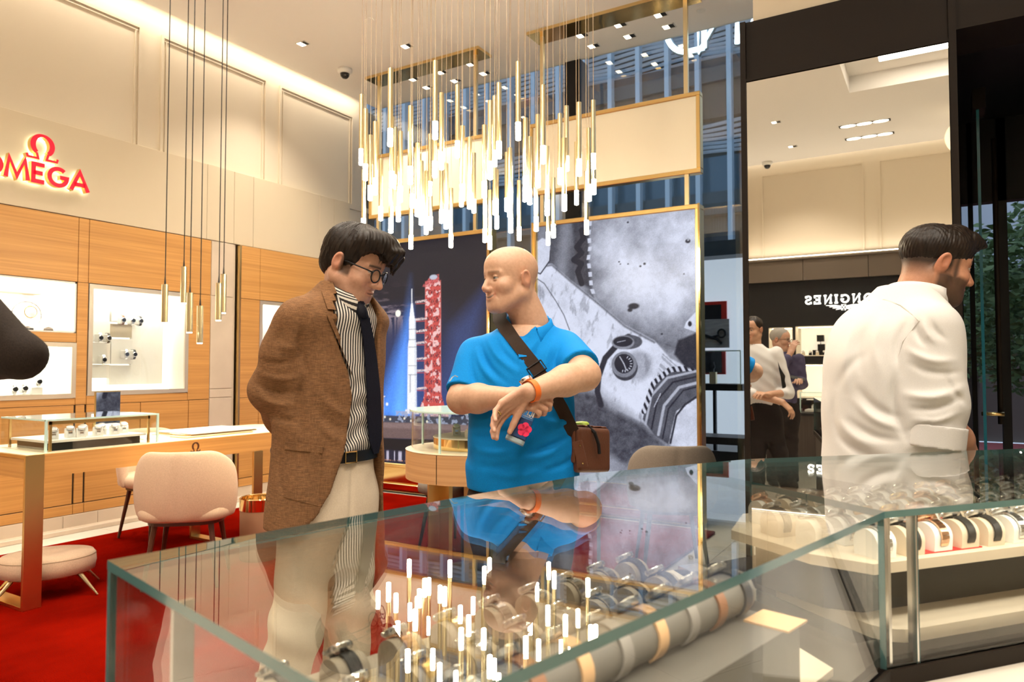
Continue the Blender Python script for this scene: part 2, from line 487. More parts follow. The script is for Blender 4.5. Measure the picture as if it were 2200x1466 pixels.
_hid = [(-5.0, 2.2), (-5.0, 3.5), (-4.2, 2.6), (-4.3, 4.2), (-3.2, 1.6), (-3.4, 3.0), (-2.2, 1.0), (-2.0, 2.6), (-1.0, .6), (-.9, 2.2), (.5, .9), (.4, 2.4), (-1.775, -2.55), (-1.777, -3.73), (-3.6, -.6), (-3.4, -2.6), (1.6, -3.0), (-5.2, .6), (-.4, -.4), (1.6, 1.6), (-2.6, 4.3), (-1.5, 4.2)]
for k, (x, y) in enumerate(_hid):
    downlight(x, y, '%s of the downlights in the ceiling outside the picture' % ordinal(k), 84 if x > -4.9 else 32)
# added unseen fill spots, aimed to light people, furniture and boards from the front
_fill_spots = [((-2.6, -.9), (-3.6, 2.6, .8)), ((-.8, -1.0), (-1.75, 1.8, 1.3)), ((.6, .1), (-1.3, 2.25, 1.3)), ((-4.3, -.7), (-5.2, 2.6, .9)), ((1.5, 1.0), (-.1, 2.6, 1.3)), ((-1.6, .3), (-3.2, 5.8, 2.6)), ((-3.4, .6), (-2.6, 3.8, .9))]
for k, (p_, a_) in enumerate(_fill_spots):
    downlight(p_[0], p_[1], '%s of the added ceiling fill spots outside the picture' % ordinal(k), 150, aim=a_, size=62)

def round_plate(name, label, cat, x, y, r, m):
    t = thing(name, label, cat, (x, y, CEIL))
    o = MB().lathe([(r, -.008), (r, -.001)], n=24).build('cover_plate', m); o.parent = t
    o = MB().lathe([(r*1.06, -.002), (r*1.06, 0)], n=24).build('rim', M_WHITE); o.parent = t
round_plate('sprinkler_cover', 'small round white sprinkler cover above the hanging lamp cluster', 'sprinkler', -4.39, 4.80, .04, M_CEIL)
round_plate('smoke_detector', 'small round white detector near the window end of the ceiling', 'detector', -1.77, 6.18, .04, M_WHITE)
def dome_camera(x, y, label):
    t = thing('dome_camera', label, 'security camera', (x, y, CEIL))
    o = MB().lathe([(.075, 0), (.075, -.035), (.06, -.05), (.052, -.052)][::-1], n=24).build('housing', M_WHITE, None, True); o.parent = t
    o = MB().lathe([(.0, -.105), (.025, -.10), (.044, -.08), (.05, -.052)], n=20).build('dome', mat('smoked_dome', (.01, .01, .01), .08), None, True); o.parent = t
dome_camera(-5.35, 5.48, 'white security camera with black dome on ceiling near the cove')
dome_camera(-2.25, -4.36, 'black domed security camera on the ceiling seen in the mirror')
def strip_light(x, y, label):
    t = thing('triple_downlight', label, 'downlight', (x, y, CEIL))
    o = MB().box((-.30, -.05, -.004), (.30, .05, 0)).build('tray', M_BLACK); o.parent = t
    for k in (-1, 0, 1):
        o = MB().lathe([(.075, -.008), (.075, -.004)], n=16).build('lens', M_LED); o.parent = t; o.location = (k*.19, 0, 0); o.scale = (1.2, .6, 1)
strip_light(-.81, -3.19, 'triple recessed light nearer the coffer, seen in the mirror')
strip_light(-.80, -3.79, 'triple recessed light nearer the rear wall, seen in the mirror')
for (x, y, z, r, lb) in ((.28, -3.3, 4.13, .21, 'large alabaster globe lamp hanging at the mirror edge'), (.33, -4.0, 3.75, .17, 'smaller lower alabaster globe lamp at the mirror edge')):
    t = thing('globe_lamp', lb, 'pendant light', (x, y, z))
    m = MB(); m.lathe([(r*math.sin(a), -r*math.cos(a)) for a in np.linspace(0.02, PI - .02, 18)], n=28)
    o = m.build('globe', mat('alabaster', (.9, .82, .68), .5, emit=(1, .85, .6), estr=.75, noise=(4, (.75, .6, .42), 5, (1, 1, 1))), None, True); o.parent = t
    o = MB().tube([(0, 0, r), (0, 0, CEIL - z)], .006).build('cord', M_BRASS); o.parent = t
# ================================================================== FITTED WATCH WALL ON THE LEFT
def board(parent, y0, y1, z0, z1, m=None, name='panel', x1=WX, g=.002, t=.018):
    return bx(name, (x1 - t, y0 + g, z0 + g), (x1, y1 - g, z1 - g), m or M_OAK, parent, .0015)

def niche(parent, y0, y1, z0, z1, depth=.26, fw=.035, frame=True, x1=WX, shelf=True, name='display_niche'):
    "recessed backlit box; returns the inner extents"
    xb = x1 - depth
    n = MB().box((xb - .012, y0, z0), (xb, y1, z1)).build(name, M_NICHE, parent)
    s = MB().box((xb, y0, z0), (x1 - .003, y0 + .012, z1)).box((xb, y1 - .012, z0), (x1 - .003, y1, z1)).box((xb, y0, z0), (x1 - .003, y1, z0 + .012)).box((xb, y0, z1 - .012), (x1 - .003, y1, z1))
    s.build('lining', M_NICHESIDE, n)
    MB().box((x1 - .10, y0 + .06, z1 - .022), (x1 - .06, y1 - .06, z1 - .013)).build('led_strip', M_LEDN, n)
    if frame:
        f = MB()
        f.box((x1 - .01, y0, z0), (x1 + .006, y0 + fw, z1)).box((x1 - .01, y1 - fw, z0), (x1 + .006, y1, z1))
        f.box((x1 - .01, y0 + fw, z0), (x1 + .006, y1 - fw, z0 + fw)).box((x1 - .01, y0 + fw, z1 - fw), (x1 + .006, y1 - fw, z1))
        f.build('niche_frame', M_PALEFRAME, n)
    return n

M_PALEFRAME = mat('champagne_frame', (.80, .70, .56), .35, .6)
CAB1 = thing('wall_cabinet', 'oak fitted watch cabinet under the red sign with lit display niches', 'cabinet', (-6.1, 2.6, .128))
MB().box((-6.0, .9, .13), (WX - .012, 2.0, 2.52)).box((-6.0, 2.0, .13), (WX - .012, 4.36, 1.05)).box((-6.0, 2.0, 1.99), (WX - .012, 4.36, 2.52)).box((-6.0, 2.0, 1.5), (WX - .012, 3.13, 1.577)).box((-6.0, 3.13, 1.0), (WX - .012, 3.222, 2.0)).box((-6.0, 4.132, 1.0), (WX - .012, 4.36, 2.0)).build('backing', M_GAP, CAB1)
for (a, b) in ((.9, 2.0), (2.0, 3.134), (3.134, 3.218)):
    board(CAB1, a, b, 1.99, 2.515)
board(CAB1, 3.218, 4.36, 1.99, 2.515)
board(CAB1, .9, 2.0, 1.0, 1.99)
board(CAB1, 3.134, 3.222, 1.0, 1.99); board(CAB1, 4.132, 4.36, 1.0, 1.99)
board(CAB1, 2.0, 3.134, 1.50, 1.577)
board(CAB1, 2.0, 3.134, 1.0, 1.055, g=.001); board(CAB1, 3.222, 4.132, 1.0, 1.07, g=.001)
for (a, b, nm) in ((.9, 1.5, 'door'), (1.5, 2.55, 'door'), (2.55, 3.128, 'door'), (3.138, 3.212, 'panel'), (3.222, 3.683, 'door'), (3.683, 4.144, 'door'), (4.144, 4.36, 'panel')):
    board(CAB1, a, b, .212, 1.0, name=nm, g=.003)
for (a, b) in ((.9, 2.2), (2.2, 3.134), (3.134, 3.22), (3.22, 4.36)):
    board(CAB1, a, b, .13, .21)
NA = niche(CAB1, 2.0, 3.128, 1.577, 1.987, frame=False)
bx('shelf_ledge', (WX - .26, 2.0, 1.875), (WX - .10, 2.93, 1.915), mat('niche_ledge', (.80, .70, .50), .5), NA)
NB = niche(CAB1, 2.0, 3.134, 1.057, 1.498)
NC = niche(CAB1, 3.226, 4.130, 1.073, 1.985)
# stepped white display tiles on the back of the large niche
M_TILE = mat('niche_tile', (.90, .88, .82), .5)
M_TILEB = mat('niche_tile_beige', (.50, .42, .29), .5)
_yb = WX - .26
for (a, b, c, d, m, t) in ((3.30, 3.52, 1.70, 1.79, M_TILE, .05), (3.30, 3.52, 1.52, 1.70, M_TILE, .06), (3.30, 3.52, 1.33, 1.515, M_TILE, .07), (3.30, 3.52, 1.21, 1.325, M_TILE, .06), (3.525, 3.75, 1.70, 1.86, M_TILE, .07),
                           (3.525, 3.72, 1.565, 1.68, M_TILEB, .05), (3.525, 3.72, 1.33, 1.55, M_TILE, .07), (3.525, 3.72, 1.15, 1.32, M_TILE, .05), (3.725, 4.03, 1.15, 1.86, M_TILE, .03)):
    bx('display_tile', (_yb, a, c), (_yb + t, b, d), m, NC, .002)
bx('glass_pane', (WX - .004, 3.262, 1.11), (WX - .001, 3.674, 1.95), M_GLASS, NC); bx('glass_pane', (WX - .004, 3.678, 1.11), (WX - .001, 4.094, 1.95), M_GLASS, NC)
bx('glass_pane', (WX - .004, 2.035, 1.092), (WX - .001, 3.10, 1.463), M_GLASS, NB)

# stone pilaster between the two cabinets
PIL = structure(bx('trim_4', (-6.1, 4.362, .128), (WX - .012, 4.64, 2.515), M_STONE))
for (a, b) in ((.13, 1.008), (1.014, 1.092), (1.098, 1.985), (1.99, 2.513)):
    bx('stone_panel', (WX - .014, 4.364, a), (WX, 4.61, b), M_STONE, PIL, .003)

CAB2 = thing('wall_cabinet', 'oak fitted cabinet with brass edge, behind the man in brown jacket', 'cabinet', (-6.1, 5.4, .128))
X2 = WX + .035
MB().box((-6.0, 4.66, .13), (X2 - .012, 4.9, 2.5)).box((-6.0, 4.9, .13), (X2 - .012, 6.2, 1.05)).box((-6.0, 4.9, 1.98), (X2 - .012, 6.2, 2.5)).box((-6.0, 5.95, 1.0), (X2 - .012, 6.2, 2.0)).build('backing', M_GAP, CAB2)
bx('brass_edge', (-6.1, 4.655, .13), (X2 + .004, 4.672, 2.512), M_BRASS, CAB2)
for (a, b) in ((4.675, 4.905), (4.905, 5.95), (5.95, 6.2)):
    board(CAB2, a, b, 1.985, 2.512, x1=X2)
board(CAB2, 4.675, 4.905, 1.0, 1.985, x1=X2); board(CAB2, 5.95, 6.2, 1.0, 1.985, x1=X2)
board(CAB2, 4.905, 5.95, 1.0, 1.06, x1=X2)
for (a, b) in ((4.675, 4.905), (4.905, 5.4), (5.4, 5.95), (5.95, 6.2)):
    board(CAB2, a, b, .212, 1.0, x1=X2, name='door', g=.003); board(CAB2, a, b, .13, .21, x1=X2)
ND = niche(CAB2, 4.905, 5.95, 1.07, 1.98, x1=X2)
bx('glass_pane', (X2 - .004, 4.94, 1.105), (X2 - .001, 5.915, 1.945), M_GLASS, ND)
for k, c in enumerate((1.2, 1.42, 1.6)):
    bx('display_tile', (X2 - .26, 5.0, c), (X2 - .2, 5.3, c + .16), M_TILE, ND, .002)

# ------- stroke lettering
def arc(cx, cy, rx, ry, a0, a1, n=18):
    return [(cx + rx*math.cos(math.radians(a0 + (a1 - a0)*i/n)), cy + ry*math.sin(math.radians(a0 + (a1 - a0)*i/n))) for i in range(n + 1)]
GLYPH = {  # strokes in a box one high; (width, list of polylines)
    'O': (1.0, [arc(.5, .5, .43, .43, 0, 360, 32)]),
    'M': (1.12, [[(.06, 0), (.20, 1), (.56, .12), (.92, 1), (1.06, 0)]]),
    'E': (.62, [[(.60, .07), (.08, .07), (.08, .93), (.60, .93)], [(.08, .5), (.52, .5)]]),
    'G': (1.0, [arc(.5, .5, .43, .43, 48, 360, 28) + [(.58, .5)]]),
    'A': (.96, [[(.04, 0), (.48, 1), (.92, 0)], [(.2, .33), (.76, .33)]]),
    'L': (.72, [[(.18, .95), (.18, .06), (.64, .06)], [(.02, .95), (.36, .95)], [(.02, .06), (.3, .06)], [(.64, .06), (.64, .30)]]),
    'N': (.92, [[(.16, .03), (.16, .97), (.76, .03), (.76, .97)], [(.02, .95), (.22, .95)], [(.02, .05), (.32, .05)], [(.62, .95), (.92, .95)]]),
    'I': (.42, [[(.2, .05), (.2, .95)], [(.02, .95), (.38, .95)], [(.02, .05), (.38, .05)]]),
    'S': (.70, [arc(.35, .73, .26, .22, 20, 270, 16) + arc(.35, .28, .28, .24, 90, -160, 16), [(.61, .98), (.61, .72)], [(.07, .02), (.07, .26)]]),
    'Es': (.78, [[(.18, .05), (.18, .95)], [(.02, .95), (.70, .95), (.70, .72)], [(.02, .05), (.72, .05), (.72, .30)], [(.18, .5), (.5, .5)], [(.5, .38), (.5, .62)]]),
    'Gs': (.90, [arc(.46, .5, .40, .43, 50, 345, 26) + [(.84, .44), (.58, .44)], [(.80, .98), (.80, .70)]]),
    'F': (.60, [[(.1, 0), (.1, .93), (.56, .93)], [(.1, .52), (.48, .52)]]),
    'If': (.24, [[(.12, 0), (.12, 1)]]),
    'J': (.55, [[(.44, 1), (.44, .3)] + arc(.25, .28, .19, .22, 0, -180, 10)]),
    'D': (.80, [[(.1, .05), (.1, .95), (.35, .95)] + arc(.35, .5, .38, .45, 90, -90, 14) + [(.1, .05)]]),
    'Ns': (.86, [[(.1, 0), (.1, 1), (.76, 0), (.76, 1)]]),
    'omega': (.9, None)}
def stroke_solid(mb, line, w, T, d, close=False):
    "ribbon of width w along a 2-D polyline, extruded by d; T maps (u, v, depth) to world"
    n = len(line); L = []; R = []
    P = [Vector((p[0], p[1])) for p in line]
    cl = (P[0] - P[-1]).length < 1e-6
    for i in range(n):
        a = P[i-1] if i > 0 else (P[-2] if cl else None)
        b = P[i+1] if i < n-1 else (P[1] if cl else None)
        d0 = (P[i]-a).normalized() if a is not None else None
        d1 = (b-P[i]).normalized() if b is not None else None
        if d0 is None: d0 = d1
        if d1 is None: d1 = d0
        t = d0 + d1
        if t.length < .3: t = d1
        t.normalize(); nn = Vector((-t.y, t.x)); k = min(1/max(nn.dot(Vector((-d1.y, d1.x))), .45), 1.9)
        ww = w[i] if isinstance(w, (list, tuple)) else w
        L.append(P[i] + nn*ww/2*k); R.append(P[i] - nn*ww/2*k)
    V = []
    for i in range(n):
        V += [T(L[i].x, L[i].y, 0), T(R[i].x, R[i].y, 0), T(L[i].x, L[i].y, d), T(R[i].x, R[i].y, d)]
    mb.mi = 1
    for i in range(n-1):
        k = 4*i
        q = [V[k+j] for j in range(8)]
        mb.mi = 0; mb.add([q[2], q[3], q[7], q[6]], [(0, 1, 2, 3)])
        mb.mi = 1; mb.add(q, [(0, 2, 6, 4), (1, 5, 7, 3), (0, 4, 5, 1)])
    if not cl:
        mb.mi = 1; mb.add(V[:4], [(0, 1, 3, 2)]); mb.add(V[-4:], [(0, 2, 3, 1)])
    mb.mi = 0
def omega_lines():
    th = np.linspace(-52, 232, 30)
    body = [(.45 + .335*math.cos(math.radians(a)), .57 + .37*math.sin(math.radians(a))) for a in th]
    w = [.105 + .085*abs(math.cos(math.radians(a)))**1.3 for a in th]
    return [(body, w), ([(.99, .17), (.96, .055), (.60, .055), (.655, .27)], .085), ([(-.09, .17), (-.06, .055), (.30, .055), (.245, .27)], .085)]
def letter(parent, ch, h, w, T, d, mats, name='letter'):
    mb = MB()
    if ch == 'omega':
        for ln, ww in omega_lines():
            stroke_solid(mb, [(p[0]*h, p[1]*h) for p in ln], [q*h for q in ww] if isinstance(ww, list) else ww*h, T, d)
    else:
        for ln in GLYPH[ch][1]:
            stroke_solid(mb, [(p[0]*h, p[1]*h) for p in ln], w*h, T, d)
    return mb.build(name, mats, parent)

M_SIGNRED = mat('sign_red', (.72, .012, .035), .35, emit=(.9, .01, .04), estr=.35)
M_HALO = mat('sign_backlight', (1, 1, 1), .5, emit=(1, .9, .65), estr=7.0)
SIGN = thing('wall_sign', 'red and gold backlit lettering with horseshoe emblem above oak cabinet', 'sign', (WX, 2.8, 2.7))
_s0 = WX + .028
def _signT(y0, z0):
    return lambda u, v, dd: (_s0 + dd, y0 + u, z0 + v)
_h = .150
_yy = 2.395
for ch, adv in (('O', .162), ('M', .184), ('E', .116), ('G', .166), ('A', .155)):
    letter(SIGN, ch, _h, .215, _signT(_yy, 2.712), .045, [M_SIGNRED, M_GOLD])
    mb = MB()
    for ln in GLYPH[ch][1]: stroke_solid(mb, [(p[0]*_h, p[1]*_h) for p in ln], .12*_h, lambda u, v, dd, y=_yy: (_s0 - .006 + dd, y + u, 2.712 + v), .004)
    mb.build('backlight', [M_HALO, M_HALO], SIGN)
    _yy += adv
letter(SIGN, 'omega', .205, 0, _signT(2.722, 2.888), .045, [M_SIGNRED, M_GOLD], 'emblem')
mb = MB()
for ln, ww in omega_lines():
    stroke_solid(mb, [(p[0]*.2, p[1]*.2) for p in ln], .017, lambda u, v, dd: (_s0 - .006 + dd, 2.725 + u, 2.885 + v), .004)
mb.build('backlight', [M_HALO, M_HALO], SIGN)

# ================================================================== HANGING SIGN PANELS AND LIGHT BOXES
SY = 5.87
def hanging(x0, x1, label, lab2):
    t = thing('hanging_panel', label, 'sign panel', ((x0 + x1)/2, SY, 2.92))
    bx('canopy_plate', (x0 + .02, 5.745, CEIL - .03), (x1 - .02, 5.99, CEIL), M_BRASSP, t)
    for x in (x0 + .13, x1 - .12):
        bx('pole', (x - .018, SY - .03, 3.60), (x + .018, SY + .0, CEIL - .03), M_PALEBRASS, t)
        bx('pole', (x - .018 , SY - .03, 2.6535), (x + .018, SY + .0, 2.93), M_PALEBRASS, t)
    bx('board', (x0 + .035, SY - .02, 2.955), (x1 - .035, SY + .03, 3.565), M_PANEL, t)
    f = MB()
    for a, b in (((x0, 3.565), (x1, 3.602)), ((x0, 2.915), (x1, 2.955)), ((x0, 2.955), (x0 + .035, 3.565)), ((x1 - .035, 2.955), (x1, 3.565))):
        bx('frame_rail', (a[0], SY - .035, a[1]), (b[0], SY + .045, b[1]), M_BRASS, t, .004)
M_PANEL = mat('cream_board', (.90, .81, .66), .6)
hanging(-5.33, -3.82, 'blank cream board in brass frame hanging left behind lamp cluster', '')
hanging(-3.315, -1.687, 'blank cream board in brass frame hanging right, above astronaut poster', '')

def light_box(x0, x1, label, paint, nu, nv):
    t = thing('light_box', label, 'light box', ((x0 + x1)/2, SY, 0))
    z0, z1, b = .30, 2.612, .042
    for a, q, m in (((x0, 2.612), (x1, 2.652), M_BRASS), ((x0, .26), (x1, .30), M_BRASSP), ((x0, .30), (x0 + b, 2.612), M_BRASS), ((x1 - b, .30), (x1, 2.612), M_BRASS)):
        bx('frame_rail', (a[0], SY - .06, a[1]), (q[0], SY + .06, q[1]), m, t, .004)
    bx('back_panel', (x0 + .01, SY + .02, .27), (x1 - .01, SY + .055, 2.64), M_BRONZE, t)
    bx('base', (x0, SY - .10, .02), (x1, SY + .10, .10), M_BRASSP, t, .004)
    bx('base_front', (x0 + .03, SY - .06, .10), (x1 - .03, SY + .06, .26), M_BRASSP, t)
    for x in (x0 + .006, x1 - .006):
        bx('side_post', (x - .008, SY - .075, .0), (x + .008, SY - .055, 2.652), M_BRASSP, t)
    u, v = np.meshgrid(np.linspace(0, 1, nu), np.linspace(0, 1, nv))
    C = paint(u, v)
    X = x0 + b + u*(x1 - x0 - 2*b); Z = z1 - v*(z1 - z0)
    V = np.stack([X, np.full_like(X, SY - .03), Z], -1).reshape(-1, 3)
    I = np.arange(nu*nv).reshape(nv, nu)
    F = np.stack([I[1:, :-1], I[1:, 1:], I[:-1, 1:], I[:-1, :-1]], -1).reshape(-1, 4)
    mesh_obj('screen', V, F, M_POSTER, t, False, None, C.reshape(-1, 3))
    return t
M_POSTER = emit_attr_mat('lit_poster', .68)
# ------- flat print of the two lit posters, drawn as colour per mesh point
_AS = np.array([1.5, 2.31])
def _seg(u, v, a, b):
    ax, ay = a[0]*1.5, a[1]*2.31; bx_, by_ = b[0]*1.5, b[1]*2.31
    px, py = u*1.5 - ax, v*2.31 - ay
    dx, dy = bx_ - ax, by_ - ay
    t = np.clip((px*dx + py*dy)/(dx*dx + dy*dy + 1e-9), 0, 1)
    return np.hypot(px - t*dx, py - t*dy)
def line_m(u, v, pts, w, soft=.006):
    d = np.full(u.shape, 9.0)
    for a, b in zip(pts[:-1], pts[1:]): d = np.minimum(d, _seg(u, v, a, b))
    return np.clip((w - d)/soft + .5, 0, 1)
def poly_m(u, v, pts, soft=.01):
    ins = np.zeros(u.shape, bool); n = len(pts); d = np.full(u.shape, 9.0)
    for i in range(n):
        (x0, y0), (x1, y1) = pts[i], pts[(i+1) % n]
        c = ((y0 > v) != (y1 > v)) & (u < (x1 - x0)*(v - y0)/((y1 - y0) if abs(y1 - y0) > 1e-9 else 1e-9) + x0)
        ins ^= c
        d = np.minimum(d, _seg(u, v, pts[i], pts[(i+1) % n]))
    s = np.where(ins, d, -d)
    return np.clip(s/soft + .5, 0, 1)
def ell_m(u, v, c, rx, ry, soft=.006):
    q = np.hypot((u - c[0])*1.5/rx, (v - c[1])*2.31/ry)
    return np.clip((1 - q)*min(rx, ry)/soft + .5, 0, 1)
def vnoise(u, v, f, seed, octv=4):
    rs = np.random.RandomState(seed); out = 0*u; amp = 1.0; tot = 0
    for _ in range(octv):
        g = rs.rand(int(f*2.31) + 3, int(f*1.5) + 3)
        x = u*1.5*f; y = v*2.31*f
        x = np.clip(x, 0, None); y = np.clip(y, 0, None)
        i = np.minimum(x.astype(int), g.shape[1]-2); j = np.minimum(y.astype(int), g.shape[0]-2); fx = x - i; fy = y - j
        fx = fx*fx*(3-2*fx); fy = fy*fy*(3-2*fy)
        out = out + amp*((g[j, i]*(1-fx) + g[j, i+1]*fx)*(1-fy) + (g[j+1, i]*(1-fx) + g[j+1, i+1]*fx)*fy)
        tot += amp; amp *= .55; f *= 2.1
    return out/tot
def over(C, m, val):
    return C*(1-m) + m*val

def paint_arm(u, v):
    "black and white print: suited arm with a wristwatch strapped over the sleeve"
    n1 = vnoise(u, v, 5, 1); n2 = vnoise(u, v, 26, 2); n3 = np.random.RandomState(3).rand(*u.shape)
    g = .58 + .22*(n1 - .5)
    g = over(g, poly_m(u, v, [(-.1, .62), (.3, .62), (.6, .9), (.75, 1.1), (-.1, 1.1)], .1), .55 + .3*(n1 - .3))
    g = over(g, poly_m(u, v, [(-.02, -.02), (.36, -.02), (.38, .3), (.2, .22), (-.02, .2)], .03), .36 + .35*np.sin(u*38 + v*9)*.3 + .1*n1)
    g = over(g, poly_m(u, v, [(.24, -.01), (.37, -.01), (.36, .26), (.28, .24)], .03), .22)
    g = over(g, line_m(u, v, [(0.303, 0.031), (0.316, 0.063), (0.27, 0.095), (0.303, 0.12), (0.25, 0.145), (0.302, 0.163), (0.276, 0.192), (0.302, 0.24)], .026), .07)
    suit = poly_m(u, v, [(0.355, -0.05), (1.05, -0.05), (1.05, 0.436), (0.894, 0.49), (0.848, 0.52), (0.686, 0.468), (0.48, 0.385), (0.379, 0.285), (0.348, 0.165)], .02)
    edge = np.clip(_sd_line(u, v, [(0.36, -.02), (0.342, 0.126), (0.373, 0.273), (0.48, 0.367), (0.686, 0.453), (0.893, 0.498)])/.34, 0, 1)
    sh = .42 + .40*edge**.6 + .55*(vnoise(u, v, 4, 9) - .5)
    sh = sh - .13*np.clip((v - .3)/.2, 0, 1)*np.clip((u - .7)/.25, 0, 1)
    g = over(g, suit, sh)
    g = over(g, line_m(u, v, [(.362, -.01), (.35, .05), (.358, .1), (.346, .15), (.358, .2), (.366, .26), (.385, .29)], .017)*(np.sin(v*190) > -.2), .86)
    arm = poly_m(u, v, [(-0.05, 0.15), (0.101, 0.153), (0.223, 0.221), (0.417, 0.32), (0.578, 0.407), (0.756, 0.468), (0.847, 0.534), (1.05, 0.60), (1.05, 0.85), (0.832, 0.84), (0.682, 0.773), (0.477, 0.719), (0.389, 0.66), (0.286, 0.646), (0.127, 0.6), (-0.05, 0.5)], .015)
    av = .93 + .22*(vnoise(u, v, 7, 5) - .55) - .20*np.clip((vnoise(u*1.0 + v*.4, v*.35 - u*.2 + .5, 22, 6) - .60)/.12, 0, 1)
    low = poly_m(u, v, [(-.1, .5), (.13, .53), (.39, .64), (.6, .735), (.85, .83), (.85, .9), (.3, .9), (-.1, .7)], .12)
    av = av - .34*low
    g = over(g, arm, av)
    g = over(g, line_m(u, v, [(-.02, .165), (.1, .158), (.223, .226), (.417, .326), (.578, .413), (.756, .475)], .006, .02), .28)
    g = over(g, poly_m(u, v, [(-0.03, 0.067), (0.033, 0.045), (0.088, 0.06), (0.088, 0.136), (0.018, 0.19), (-0.03, 0.175)], .01), .88)
    g = over(g, line_m(u, v, [(.09, .1), (.085, .14), (.02, .19), (-.02, .18)], .006), .2)
    g = over(g, line_m(u, v, [(-0.017, 0.203), (0.046, 0.23), (0.128, 0.304), (0.182, 0.36), (.22, .42)], .004), .3)
    g = over(g, poly_m(u, v, [(0.2, 0.655), (0.389, 0.668), (0.477, 0.726), (0.682, 0.78), (0.80, 0.845), (0.658, 0.875), (0.585, 0.93), (0.388, 0.87), (0.2, 0.80)], .06), .20 + .15*n2)
    # strap, gauge, watch
    g = over(g, line_m(u, v, [(0.60, 0.452), (0.553, 0.466), (0.453, 0.532), (0.412, 0.6), (0.402, 0.66), (0.425, 0.71)], .026, .01), .12)
    g = over(g, ell_m(u, v, (.60, .472), .125, .062), .30); g = over(g, ell_m(u, v, (.565, .473), .105, .06), .55); g = over(g, ell_m(u, v, (.565, .470), .09, .045), .08)
    g = over(g, line_m(u, v, [(.53, .472), (.58, .466)], .003), .8)
    g = over(g, ell_m(u, v, (.66, .56), .12, .13, .05)*.5, .45)
    g = over(g, ell_m(u, v, (.576, .566), .118, .118), .22); g = over(g, ell_m(u, v, (.571, .556), .118, .112), .50); g = over(g, ell_m(u, v, (.570, .553), .088, .084), .05)
    for a in range(0, 180, 20):
        c, s = math.cos(math.radians(a - 60)), math.sin(math.radians(a - 60))
        g = over(g, line_m(u, v, [(.570 + .05*c, .553 + .031*s), (.570 + .04*c, .553 + .025*s)], .0035, .003), .9)
    g = over(g, line_m(u, v, [(.57, .553), (.545, .527)], .004), .9); g = over(g, line_m(u, v, [(.57, .553), (.585, .577)], .004), .9)
    # cuff rings and glove
    g = over(g, poly_m(u, v, [(0.683, 0.758), (0.719, 0.664), (0.80, 0.60), (0.90, .57), (1.03, 0.565), (1.03, 0.66), (0.879, 0.725), (0.832, 0.845), (0.752, 0.815)], .012), .22 + .16*n1)
    for w, off in ((.010, 0.0), (.006, .035), (.012, .075), (.005, .10)):
        g = over(g, line_m(u, v, [(0.70 + off, 0.775 + off*.5), (0.735 + off, 0.672 + off*.45), (0.83 + off*.9, 0.605 + off*.45), (1.03, 0.575 + off*.55)], w, .008), .72 if w > .007 else .06)
    rid = line_m(u, v, [(0.690, 0.73), (0.748, 0.625), (0.845, 0.575), (0.97, 0.570)], .022, .006)
    g = over(g, rid, .45 + .4*np.sign(np.sin((u*1.5 - v*1.2)*120)))
    g = over(g, poly_m(u, v, [(0.845, 0.85), (0.885, 0.735), (1.03, 0.66), (1.03, 0.86)], .012), .82 + .3*(n1 - .5))
    g = over(g, line_m(u, v, [(.845, .84), (.88, .74), (.93, .70), (1.02, .66)], .008), .15)
    g = over(g, poly_m(u, v, [(0.894, 0.47), (1.03, 0.435), (1.03, 0.575), (0.937, 0.569), (0.87, 0.519)], .02), .14)
    g = over(g, poly_m(u, v, [(0.939, 0.405), (1.03, 0.345), (1.03, 0.45), (0.928, 0.425)], .006), .9); g = over(g, ell_m(u, v, (.961, .411), .016, .022), .1)
    g = over(g, ell_m(u, v, (.632, .338), .05, .026, .012), .13); g = over(g, ell_m(u, v, (.61, .352), .022, .016, .01), .15)
    for (a, b, r) in ((.954, .112, .022), (.544, .167, .008), (.552, .176, .006), (.60, .178, .007), (.675, .19, .01), (.70, .182, .012), (.60, .02, .01), (.80, .445, .01), (.93, .23, .006)):
        g = over(g, ell_m(u, v, (a, b), r, r*.8, .006), .2)
    g = over(g, ell_m(u, v, (.956, .108), .01, .008, .004), .7)
    for k in range(5):   # tiny print on the ring
        g = over(g, line_m(u, v, [(.752 + k*.008, .712 - k*.010), (.757 + k*.008, .702 - k*.010)], .004, .003), .75)
    g = g + .10*(n3 - .5) + .10*(n2 - .5)
    g = np.clip(.5 + (g - .5)*1.12, .02, 1)**1.85*1.08
    return np.stack([g*.78 + .002, g*.83 + .006, g*1.0 + .028], -1)
def _sd_line(u, v, pts):
    d = np.full(u.shape, 9.0)
    for a, b in zip(pts[:-1], pts[1:]): d = np.minimum(d, _seg(u, v, a, b))
    return d

